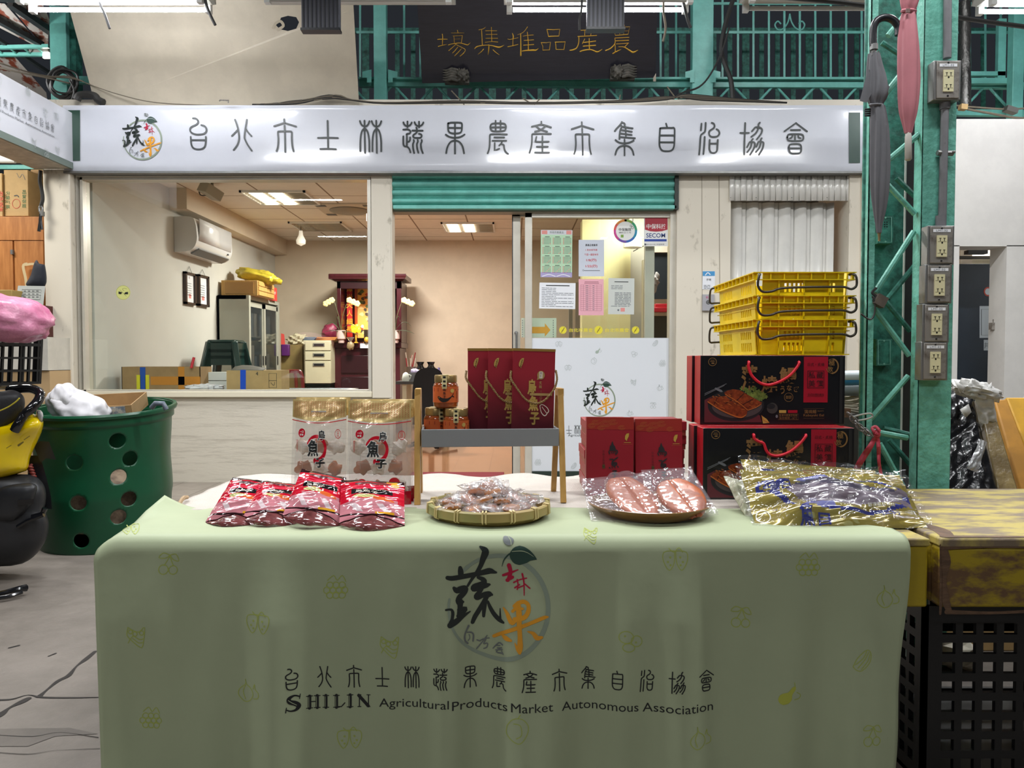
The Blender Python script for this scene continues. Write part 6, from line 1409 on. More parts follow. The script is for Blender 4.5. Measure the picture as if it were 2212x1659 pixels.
def gift_bag(first, loc, rot, lab):
    if first: return dup(first, loc, rot, lab)
    t = thing('gift_bag', lab, 'bag', (0, 0, 0), 'red gift bags with rope handles')
    bw, bh, bt = .121, .268, .014
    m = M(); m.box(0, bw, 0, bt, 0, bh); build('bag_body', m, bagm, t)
    m = M(); m.box(-.0006, bw + .0006, -.0006, bt + .0006, bh - .007, bh + .0004); build('gold_rim', m, mat('gold_rim', '#a98544', .35, metal=.4), t)
    k_ = bw / 95.0                       # metres per photo pixel on the bag
    mp = lambda x, y, k=0.0: Vector(((x - 1108) * k_ * .985, -.0006 - k, bh - (y - 753) * k_ * 1.20 + .004))
    m = M(); m.poly(BZ(TW), mp, 0, .0002)
    for j, ch_ in enumerate('台灣好禮'): m.text(ch_, 1000 + (1125 - j * 10) / 8.732, 740 + (325 + j * 33) / 8.732, 3.0, mp, 1, .01, k=.0006)
    m.text('烏', 1000 + 1330 / 8.732, 740 + 760 / 8.732, 29, mp, 0, .035, w=20, k=.0004); m.text('魚', 1000 + 1370 / 8.732, 740 + 1030 / 8.732, 29, mp, 0, .04, w=24, k=.0004); m.text('子', 1000 + 1400 / 8.732, 740 + 1275 / 8.732, 24, mp, 0, .035, w=22, k=.0004)
    m.disc(1000 + 1507 / 8.732, 740 + 565 / 8.732, 8.6, mp, 2, 8.2, k=.0002); m.poly(BZ([(1430, 645), (1440, 590), (1480, 630)]), mp, 2, .0002); m.rect(1000 + 1475 / 8.732, 740 + 508 / 8.732, 1000 + 1538 / 8.732, 740 + 615 / 8.732, mp, 3, .0006); m.vtext('饌頂', 1000 + 1505 / 8.732, 740 + 537 / 8.732, 4.4, mp, 1, .02, k=.001)
    m.vtext('炙燒', 1000 + 1502 / 8.732, 740 + 690 / 8.732, 6.4, mp, 2, .01, k=.0004); m.vtext('(一口吃)', 1000 + 1516 / 8.732, 740 + 830 / 8.732, 4.6, mp, 2, step=1.25, k=.0004)
    m.rib(BZ([(1500, 1065, 12), (1550, 1045, 10), (1640, 1090, 12), (1680, 1150, 14), (1650, 1185, 14), (1630, 1215, 14), (1590, 1225, 14), (1530, 1170, 12), (1500, 1065, 10)]), mp, mi=3, k0=.0004); m.rib(BZ([(1545, 1085, 10), (1635, 1180, 9)]), mp, mi=3, k0=.0004)
    for (cx, cy, r) in ((1260, 1510, 38), (1320, 1540, 50), (1370, 1575, 40), (1510, 1520, 40), (1570, 1560, 36)):
        for q in (1, .55): m.rib(BZ([(cx + r * q * math.cos(a), cy + r * q * math.sin(a), 7) for a in [PI + 3.6 * j / 10 for j in range(11)]]), mp, mi=4, k0=.0004)
    build('bag_print', m, [gfoil, mat('dark_maroon_print', '#3d1119', .5), mat('dull_gold_print', '#a98a57', .4), mat('cream_print', '#e6dccb', .4), mat('brown_swirl_print', '#8a5a48', .5)], t, smooth=None)
    for s_ in (0, PI):
        hp = crom([(-.004, .006, bh - .065), (-.006, -.004, bh - .085), (.006, -.008, bh - .105), (.035, -.009, bh - .142), (.062, -.010, bh - .155), (.09, -.009, bh - .148), (.118, -.008, bh - .115), (.127, -.004, bh - .085), (.124, .006, bh - .06)], 12); ln = 0; pts = []
        for j, p in enumerate(hp):
            if j: ln += (Vector(p) - Vector(hp[j - 1])).length
            d = (Vector(hp[min(j + 1, len(hp) - 1)]) - Vector(hp[max(j - 1, 0)])).normalized(); a = d.cross(Vector((0, 1, 0))).normalized(); b = Vector((0, 1, 0)); ph = ln * 620 + s_
            pts.append(Vector(p) + (a * math.cos(ph) + b * math.sin(ph)) * .0017)
        m = M(); m.tube(pts, .0021, 6, 0); build('rope_handle', m, mat('gold_rope', '#b0925c' if s_ else '#8a6e40', .5), t)
    t.location = loc; t.rotation_euler = rot; return t
g0 = None
for lx, ly, rl, lab in ((.254, .036, -.012, 'front red gift bag nearest the right end of the grey tray'), (.188, .058, -.004, 'middle red gift bag half hidden by the front one'), (.132, .080, .0, 'rear red gift bag just behind the roe jars')):
    p = T_(lx, ly, .009); g0_ = gift_bag(g0, p, (0, -rl * 2, .085), lab); g0 = g0 or g0_

# ================================================================== bamboo tray with wrapped pieces
bc = PZ(1056, 1112, ZT + .01); bc.z = .6135; bc.y = 1.985
bk = thing('bamboo_tray', 'round shallow bamboo tray in front of the display stand', 'tray', bc)
R_ = .153; bam = mat('woven_bamboo', '#b59a5e', .55, col2='#8a7140', ns=10, stretch=(3, 3, 30), lo=.35, hi=.65, bump=.3, bs=120)
m = M(); m.lathe([(.0, 0), (R_ * .9, .0), (R_ * .97, .012), (R_, .034), (R_ - .006, .036), (R_ * .93, .014), (R_ * .88, .006), (0, .006)], bc, 72)
build('woven_bowl', m, bam, bk)
m = M(); m.lathe([(R_ + .001, .012), (R_ + .005, .014), (R_ + .005, .034), (R_ + .001, .037), (R_ - .005, .037), (R_ - .009, .033), (R_ - .007, .016)], bc, 72, caps=False); build('rim_band', m, mat('bamboo_rim', '#a8905a', .45, col2='#8c8a54', ns=4, lo=.4, hi=.6), bk)
for k in range(14):
    a = k * PI / 7 + .18; d = Vector((math.cos(a), math.sin(a), 0)); s_ = Vector((-math.sin(a), math.cos(a), 0)); m = M()
    for o_ in (-.004, .004):
        c = bc + s_ * o_; m.tube([c + d * (R_ - .011) + Vector((0, 0, .03)), c + d * (R_ - .006) + Vector((0, 0, .0395)), c + d * (R_ + .006) + Vector((0, 0, .038)), c + d * (R_ + .0075) + Vector((0, 0, .014)), c + d * R_ + Vector((0, 0, .010))], .0022, 5)
    build('binding', m, mat('pale_rattan', '#d3bd86', .5), bk)
wf = film('wrap_film', tint=(238, 232, 232), body=.17, rough=.05, f0=.10, bump=.4, bs=60)
random.seed(12)
def wrap_piece(loc, rot, lab, first={}):
    key = int(random.random() * 4)
    if key in first: return dup(first[key], loc, rot, lab)
    t = thing('wrapped_roe_piece', lab, 'snack', (0, 0, 0), 'wrapped roe pieces in the bamboo tray')
    m = M(); L = .042; Wd = .030
    def f(u, v):
        e = (1 - (2 * u - 1) ** 2) * (1 - (2 * v - 1) ** 4); return Vector(((u - .5) * 2 * L, (v - .5) * 2 * Wd, .010 + .009 * e + .006 * noise.noise(Vector((u * 5, v * 5, key * 9))) + .004 * noise.noise(Vector((u * 14, v * 11, key * 5)))))
    m.grid(f, 22, 16); m.grid(lambda u, v: Vector(((u - .5) * 2 * L, (v - .5) * 2 * Wd, .008 - .006 * (1 - (2 * u - 1) ** 4) * (1 - (2 * v - 1) ** 4))), 8, 6); build('film_wrapper', m, wf, t, smooth=70)
    m = M()
    if key % 2: m.sphere((0, 0, .010), (.026, .018, .008), 0, 18, 10)
    else: m.box(-.022, .021, -.015, .016, .003, .016)
    build('roe_slice', m, mat('roe_slice_%d' % (key % 3), ('#a9602f', '#824826', '#b8712a')[key % 3], .4, noise=.25, ns=40), t, bevel=0 if key % 2 else .003)
    if key == 3:
        m = M(); m.disc(.012, .008, .004, lambda x, y, k=0.0: Vector((x, y, .021))); build('red_mark', m, mat('print_red', '#bf1529', .2), t, smooth=None)
    t.location = loc; t.rotation_euler = rot; first[key] = t; return t
k_ = 0
for lay, (n_, rr, zz) in enumerate(((13, .108, .022), (9, .066, .036), (6, .04, .050), (2, .012, .062))):
    for j in range(n_):
        a = 2 * PI * j / n_ + lay * .4; r = rr * random.uniform(.85, 1.08)
        fr = math.sin(a)
        wrap_piece((bc.x + r * math.cos(a), bc.y + r * math.sin(a), bc.z + zz + random.uniform(0, .006)), (random.uniform(-.35, .35) + .35 * (fr < -.3), random.uniform(-.35, .35), random.uniform(0, 6.28)),
                   ('small clear wrapped roe piece around the edge of the bamboo tray pile', 'small clear wrapped roe piece on the second layer of the pile', 'small clear wrapped roe piece near the top of the pile', 'topmost clear wrapped roe piece of the pile')[lay]); k_ += 1

# ================================================================== wooden plates with vacuum packed roe
pw_m = mat('brown_wood_plate', '#8f6536', .3, col2='#6e4823', ns=5, stretch=(1, 6, 6), lo=.35, hi=.65, coat=.2)
def plate(c, r, lab):
    m = M(); m.lathe([(0, 0), (r * .72, 0), (r * .8, .003), (r * .97, .026), (r, .032), (r * .985, .033), (r * .93, .024), (r * .78, .010), (0, .008)], c, 64)
    return tag(build('wooden_plate', m, pw_m, smooth=50), lab, 'plate')
pc = Vector((fx(1405, 1.99), 2.005, .6135)); plate(pc, .160, 'round brown wooden plate under the two vacuum packed roes')
pc2 = Vector((fx(1690, 2.05), 2.06, .6135)); plate(pc2, .105, 'round brown wooden plate under the gold fish packs')
vf = film('vacuum_film', tint=(238, 230, 235), body=.09, rough=.03, f0=.12, bump=.4, bs=26)
roe2 = mat('mullet_roe', '#b5623a', .38, col2='#9a4a26', ns=14, lo=.3, hi=.6, coat=.5, bump=.15, bs=60)
def vac(c4px, roe_px, lab, seed):
    c4 = [P(x, y, Y) for x, y, Y in c4px]
    t = thing('vacuum_packed_roe', lab, 'packet', (c4[0] + c4[1]) / 2, 'vacuum packed mullet roes')
    base = lambda u, v: (c4[0] * (1 - u) + c4[1] * u) * (1 - v) + (c4[3] * (1 - u) + c4[2] * u) * v
    n = (c4[1] - c4[0]).cross(c4[3] - c4[0]).normalized(); n = -n if n.z < 0 else n
    # roe axis on the sheet, in metres
    def onsheet(px, py):
        a = P(px, py, 1.0) - Vector((0, 0, EYE)); e = Vector((0, 0, EYE)); t_ = (c4[0] - e).dot(n) / a.dot(n); return e + a * t_
    top, bot = onsheet(*roe_px[0]), onsheet(*roe_px[1]); ax = (bot - top); L = ax.length; ax.normalize(); sd = n.cross(ax).normalized(); sd = -sd if sd.x < 0 else sd
    Wm = roe_px[2]
    def hgt(p):
        d = p - top; a = d.dot(ax) / L; b = d.dot(sd) / Wm
        if a < -.12 or a > 1.12: return 0
        w_ = math.sin(PI * min(1, max(0, (a + .04) / 1.08)) ** .85) ** .55 if 0 < (a + .04) / 1.08 < 1 else 0
        if w_ <= 0 or abs(b) > w_: return 0
        return .0115 * (1 - (abs(b) / w_) ** 6) ** .5 * (1 - .25 * math.exp(-(b / .10) ** 2))
    m = M()
    def lobe(u, v):
        w_ = (math.sin(PI * (.015 + .97 * v) ** .85) ** .55) * Wm; x = math.sin((u - .5) * PI); a_ = abs(x)
        h_ = .0125 * max(0, 1 - a_ ** 5) ** .42 * (1 - .42 * math.exp(-(x / .055) ** 2)) * min(1, 12 * v * (1 - v) + .25) + .001 * noise.noise(Vector((u * 7, v * 9, seed)))
        bow = .05 * Wm * math.sin(PI * v)
        return top + ax * (L * v) + sd * (x * w_ + bow) + n * (.003 + h_)
    m.grid(lobe, 40, 40)
    build('roe', m, roe2, t, smooth=60)
    m = M(); m.tube([top + ax * (L * (.03 + .94 * j / 12)) + n * .0088 + sd * (.05 * Wm * math.sin(PI * (.03 + .94 * j / 12)) + .001 * math.sin(j)) for j in range(13)], .0013, 5); build('roe_seam', m, mat('dark_roe_vein', '#5f3324', .5), t)
    def sh(u, v):
        p = base(u, v); e = min(u, 1 - u, v, 1 - v); w_ = .008 * noise.noise(Vector((u * 8 + seed, v * 6, 1))) + .006 * noise.noise(Vector((u * 19, v * 17 + seed, 2))) + .012 * max(0, .1 - e) * 10 * noise.noise(Vector((u * 11, v * 9, seed)))
        return p + n * (max(hgt(p) + .007, .002 + w_ + .003))
    m = M(); m.grid(sh, 70, 70); m.grid(lambda u, v: base(u, v) + n * .0005, 10, 10); build('film_bag', m, vf, t, smooth=80)
vac(((1280, 1142, 1.875), (1424, 1146, 1.865), (1405, 1024, 2.13), (1255, 1040, 2.13)), ((1334, 1036), (1403, 1128), .062), 'left vacuum packed roe with two long lobes on the wooden plate', 1)
vac(((1412, 1142, 1.88), (1553, 1112, 1.90), (1492, 1014, 2.14), (1385, 1020, 2.14)), ((1443, 1042), (1505, 1122), .058), 'right vacuum packed roe with two orange lobes on the wooden plate', 5)

# ================================================================== red gift boxes behind the plate
rb = mat('red_gift_box', '#8f1a27', .4); rb_d = mat('red_brown_box_side', '#8a3a2c', .45)
def roe_box(first, loc, rot, lab):
    if first: return dup(first, loc, rot, lab)
    w_, h, d = .140, .236, .034
    t = thing('gift_box', lab, 'box', (0, 0, 0), 'red roe gift boxes')
    m = M(); m.box(0, w_, 0, d, 0, h); build('box_body', m, [rb], t, bevel=.0012)
    k2 = w_ / 103; mp = lambda x, y, k=0.0: Vector(((x - 1264.5) * k2, -.0004 - k, h - (y - 903) * k2)); z = Z(1240, 900, 8.508)
    m = M(); m.rect(1264.7, 903.3, 1367.2, 930, mp, 3)
    for (cx, cy, r) in ((560, 150, 60), (700, 120, 50), (380, 130, 45), (860, 220, 40), (480, 230, 40), (300, 190, 40)):
        for q in (1, .7, .4): m.rib(z([(cx + r * q * 1.6 * math.cos(a), cy + r * q * math.sin(a), 4) for a in [.5 * j for j in range(12)]]), mp, mi=4, k0=.0004)
    m.poly(z([(920, 430), (925, 370), (950, 330), (998, 320), (990, 380), (965, 430), (955, 468), (940, 450)]), mp, 1, .0004); m.rect(1240 + 905 / 8.508, 900 + 488 / 8.508, 1240 + 1030 / 8.508, 900 + 497 / 8.508, mp, 1, .0003); m.rect(1240 + 885 / 8.508, 900 + 520 / 8.508, 1240 + 1060 / 8.508, 900 + 524 / 8.508, mp, 4, .0003)
    # brush characters
    for stt in ([(690, 480, 12), (690, 540, 50), (700, 590, 90), (690, 620, 60)], [(655, 560, 20), (665, 620, 40), (740, 610, 30)], [(640, 640, 26), (700, 640, 22), (770, 640, 26), (780, 680, 27), (750, 712, 22)], [(625, 665, 22), (640, 700, 26)], [(668, 670, 14), (680, 690, 20)], [(705, 660, 14), (715, 690, 20)], [(740, 650, 12), (745, 690, 16)],
                [(645, 805, 20), (700, 805, 26)], [(790, 770, 20), (740, 805, 26), (690, 850, 24)], [(690, 870, 30), (690, 915, 26), (760, 910, 26), (765, 870, 24), (700, 868, 22)], [(725, 868, 14), (728, 940, 20)], [(690, 892, 12), (760, 890, 12)], [(640, 960, 24), (650, 975, 14)], [(680, 950, 14), (690, 965, 20)], [(735, 935, 24), (745, 965, 14)], [(790, 935, 26), (805, 955, 14)],
                [(700, 1020, 22), (770, 1018, 26), (735, 1045, 20), (740, 1070, 16)], [(700, 1072, 24), (740, 1068, 22), (780, 1082, 26)], [(738, 1060, 18), (735, 1130, 24), (705, 1140, 16)]):
        m.rib(z(stt), mp, mi=2, k0=.0006)
    m.vtext('珍味之烏情', 1240 + 530 / 8.508, 900 + 660 / 8.508, 5.0, mp, 5, step=1.3, k=.0005); m.rect(1240 + 507 / 8.508, 900 + 905 / 8.508, 1240 + 558 / 8.508, 900 + 975 / 8.508, mp, 6, .0004); m.text('印', 1240 + 532 / 8.508, 900 + 940 / 8.508, 5, mp, 2, k=.0008)
    build('box_print', m, [rb, mat('gold_map_print', '#b5953f', .4), mat('charcoal_brush', '#241f22', .5), mat('orange_red_cloud', '#94281f', .4), mat('gold_line', '#b06030', .4), mat('dull_red_print', '#5f1a22', .5), mat('olive_seal', '#54441f', .5)], t, smooth=None)
    t.location = loc; t.rotation_euler = rot; return t
yb = 2.255
b0 = roe_box(None, (fx(1264, 2.29), yb, .613), (-.06, .012, 0), 'left upright red roe gift box behind the wooden plate')
roe_box(b0, (fx(1372, 2.29), yb + .01, .606), (-.06, -.005, 0), 'right upright red roe gift box behind the wooden plate')
def flat_box(first, loc, lab):
    if first: return dup(first, loc, None, lab)
    t = thing('gift_box', lab, 'box', (0, 0, 0), 'flat stacked red roe gift boxes')
    m = M(); m.box(0, .142, 0, .2, .016, .0425); build('lid', m, [rb], t, bevel=.001)
    m = M(); m.box(.002, .14, .002, .198, 0, .016); build('base', m, rb_d, t); t.location = loc; return t
fb = None; random.seed(4)
for c_, (x0, nm) in enumerate(((fx(1261, 2.40), 'left'), (fx(1374, 2.40), 'right'))):
    for k in range(5):
        fb_ = flat_box(fb, (x0 + random.uniform(-.004, .004), 2.335 + random.uniform(-.004, .004), .6135 + k * .0432), ('lowest', 'second', 'middle', 'fourth', 'top')[k] + ' red box from the bottom of the %s flat stack behind the upright boxes' % nm if 0 < k < 4 else ('lowest', '', '', '', 'topmost')[k] + ' red box of the %s flat stack behind the upright boxes' % nm); fb = fb or fb_

# ================================================================== eel boxes
eb_black = mat('black_carton', '#131418', .3, coat=.25); eb_red = mat('red_carton_side', '#b01a24', .35, coat=.2)
def eel_box(first, loc, rot, lab, sag=False):
    if first: return dup(first, loc, rot, lab)
    k = .436 / 318.0; w_, h, d = .436, .208, .072
    t = thing('eel_box', lab, 'box', (0, 0, 0), 'black and red eel gift boxes')
    m = M(); m.box(0, w_, 0, d, 0, h); m.m = [1, 1, 0, 1, 1, 1]
    build('carton', m, [eb_black, eb_red], t, bevel=.0015)
    mp = lambda x, y, kk=0.0: Vector(((x - 1512.5) * k, -.0005 - kk, h - (y - 777.5) * k)); z = Z(1510, 780, 6.703)
    A = [mat('art_band_red', '#a0142a', .35), mat('art_bronze', '#8d6b40', .4, metal=.2), mat('art_plate', '#26262a', .35), mat('art_plate_inner', '#4a4342', .4), mat('art_eel', '#8e3f1c', .35, col2='#5c2410', ns=70, lo=.35, hi=.62), mat('art_eel_light', '#b5652c', .4), mat('art_lettuce', '#7d8f3f', .45, col2='#53682b', ns=60),
         mat('art_cloth', '#5a2027', .5), mat('art_silver', '#6f7276', .35), mat('art_lemon', '#b99a4a', .4), mat('art_dark_text', '#3d0d16', .4), mat('art_cup', '#3c3b38', .4), eb_black, mat('art_faint', '#1f2023', .4)]
    m = M(); R_ = lambda x0, y0, x1, y1, mi, kk=0.0: m.rect(1510 + x0 / 6.703, 780 + y0 / 6.703, 1510 + x1 / 6.703, 780 + y1 / 6.703, mp, mi, kk)
    E = lambda cx, cy, rx_, ry_, mi, kk: m.disc(1510 + cx / 6.703, 780 + cy / 6.703, rx_ / 6.703, mp, mi, ry_ / 6.703, 40, kk)
    T = lambda s, cx, cy, h_, mi, kk=.001, w=None, b=.0, rot=0.0: m.text(s, 1510 + cx / 6.703, 780 + cy / 6.703, h_ / 6.703, mp, mi, b, w=w / 6.703 if w else None, k=kk, rot=rot)
    R_(1537, 2, 1893, 675, 0, .0002)
    m.poly(z([(78, 640), (200, 580), (560, 600), (900, 870), (930, 968), (78, 968)]), mp, 7, .0002)
    E(545, 720, 415, 235, 2, .0003); E(545, 705, 412, 228, 13, .0004); E(560, 730, 370, 175, 3, .0006)
    for a in ((78, 570, 370, 425), (85, 545, 400, 400)): m.rib(z([(a[0], a[1], 8), (a[2], a[3], 7)]), mp, mi=8, smooth=False, k0=.0005)
    m.rib(z([(245, 470, 30), (320, 505, 34), (340, 512, 14)]), mp, mi=8, k0=.0004)
    for (cx, cy, r) in ((650, 470, 60), (720, 500, 70), (800, 470, 60), (860, 530, 80), (930, 560, 70), (970, 590, 50), (820, 580, 80), (750, 560, 60), (900, 620, 60)):
        m.poly(z([(cx + r * (1 if j % 2 else .62) * math.cos(j * PI / 7 + cx), cy + r * .75 * (1 if j % 2 else .6) * math.sin(j * PI / 7 + cx)) for j in range(14)]), mp, 6, .0007 + cx * 1e-7)
    m.poly(z([(370, 530), (400, 505), (500, 480), (600, 495), (930, 680), (910, 705), (700, 800), (380, 560)]), mp, 4, .0009)
    m.poly(z([(125, 655), (170, 615), (270, 590), (380, 580), (715, 800), (700, 860), (610, 905), (560, 895), (130, 680)]), mp, 4, .0010)
    m.rib(z([(130, 665, 14), (330, 790, 16), (590, 895, 18), (690, 860, 12)]), mp, mi=5, k0=.0012); m.rib(z([(385, 555, 10), (560, 660, 12), (720, 790, 10)]), mp, mi=5, k0=.0012); m.rib(z([(720, 790, 10), (840, 745, 12), (910, 700, 10)]), mp, mi=5, k0=.0012)
    for a in (([(270, 600), (215, 715)]), ([(620, 720), (800, 620)]), ([(540, 660), (660, 540)]), ([(380, 690), (480, 640)])): m.rib(z([(x, y, 7) for x, y in a]), mp, mi=12, k0=.0012, smooth=False)
    random.seed(8)
    for j in range(40):
        x = random.uniform(200, 850); y = 600 + (x - 200) * .28 + random.uniform(-70, 120) - (60 if x > 400 else 0)
        if y < 860 - abs(x - 560) * .1 and y > 520 + abs(x - 520) * .2: m.rib(z([(x - 14, y - 6, 6), (x + 14, y + 5, 6)]), mp, mi=5, k0=.0012, smooth=False)
    E(1080, 760, 80, 80, 11, .0003); E(1060, 730, 62, 40, 13, .0005); m.poly(z([(920, 865), (1000, 920), (1040, 975), (945, 985)]), mp, 9, .0006); m.rib(z([(925, 868, 8), (950, 930, 8), (1035, 975, 8)]), mp, mi=5, k0=.0008)
    T('蒲', 735, 310, 370, 1, b=.03, w=235); T('燒', 1030, 405, 250, 1, b=.02, w=240); T('鰻', 1310, 280, 250, 1, b=.03, w=270)
    T('う', 1225, 490, 120, 1, b=.02, w=65); T('な', 1325, 460, 85, 1, b=.02, w=75); T('ぎ', 1430, 480, 80, 1, b=.02, w=75)
    m.ring(1510 + 1318 / 6.703, 780 + 598 / 6.703, 9.5, .9, mp, 1, k=.0008); T('御厨', 1318, 598, 50, 1, w=90)
    m.ring(1510 + 193 / 6.703, 780 + 77 / 6.703, 8.6, 1.2, mp, 1, k=.0008); R_(160, 68, 226, 76, 1, .0008); R_(165, 50, 220, 56, 1, .0008); E(200, 98, 24, 10, 1, .0008)
    m.rib(z([(1950 + 90 * math.cos(a), 140 + 105 * math.sin(a), 6 + 14 * (math.cos(a) > 0)) for a in [-2.2 + 5.0 * j / 24 for j in range(25)]]), mp, mi=1, k0=.0012); T('極', 1945, 90, 85, 1, .0014, b=.01); T('致', 1925, 185, 80, 1, .0014, b=.01)
    T('日式・炙燒', 1715, 115, 48, 10, w=245); m.rib(z([(1595, 210), (1835, 210), (1835, 460), (1595, 460)]), mp, 1.6, 10, False, k0=.0006, closed=True)
    T('私', 1655, 272, 98, 10, b=.012); T('藏', 1775, 272, 98, 10, b=.012); T('美', 1655, 395, 98, 10, b=.012); T('饌', 1775, 395, 98, 10, b=.012); T('日式料理的美味', 1720, 560, 40, 10, w=235); R_(1590, 585, 1830, 588, 10, .0005)
    R_(1180, 788, 1285, 830, 9, .0006); R_(1310, 788, 1450, 830, 0, .0006); m.rib(z([(1170, 845), (1465, 845), (1465, 930), (1170, 930)]), mp, .5, 1, False, k0=.0006, closed=True); T('急凍冷藏真空包裝', 1315, 865, 34, 1, w=270); T('保存期限 -18°C', 1315, 905, 34, 1, w=270)
    T('蒲燒鰻', 1640, 810, 55, 1, w=180); T("Japan's", 1790, 800, 22, 1, w=90); T('Kabayaki Eel', 1690, 868, 46, 1, w=300); R_(1540, 765, 1850, 767, 1, .0006); R_(1540, 905, 1845, 907, 1, .0006); R_(1545, 918, 1830, 923, 13, .0006)
    m.disc(1510 + 1146 / 6.703, 780 + 880 / 6.703, 2.6, mp, 8, 3.6, 14, .0008); R_(75, 8, 80, 968, 13, .0008); R_(2065, 0, 2110, 985, 13, .0008)
    build('printed_front', m, A, t, smooth=None)
    pts = [(725, 75), (716, 150), (760, 270), (860, 370), (960, 410), (1060, 408), (1200, 355), (1330, 270), (1430, 150), (1463, 78)] if not sag else [(725, 75), (730, 130), (800, 175), (860, 200), (900, 300), (960, 360), (1080, 372), (1240, 310), (1380, 190), (1463, 78)]
    m = M(); m.tube([mp(1510 + a / 6.703, 780 + b / 6.703, .006 if i not in (0, len(crom(pts, 5)) - 1) else 0.0) for i, (a, b) in enumerate(crom(pts, 5))], .0042, 8); build('cord_handle', m, mat('red_cord', '#d81f33', .4), t, smooth=60)
    t.location = loc; t.rotation_euler = rot; return t
Y1_, Y2_ = 2.206, 2.292
lo = eel_box(None, (fx(1520, Y1_), Y1_, .613), (0, 0, 0), 'front lower black eel box with a drooping red cord behind the gold packs', True)
up = eel_box(None, (fx(1513, Y2_ + .02), Y2_ + .02, .822), (0, 0, 0), 'front upper black eel box with a picture of grilled eel on a plate')
eel_box(lo, (fx(1498, 2.30), 2.29, .613), (0, 0, -.015), 'rear lower black eel box showing a red side behind the front one')
eel_box(up, (fx(1494, 2.40), 2.395, .822), (0, 0, 0), 'rear upper black eel box showing only its red side and edge')

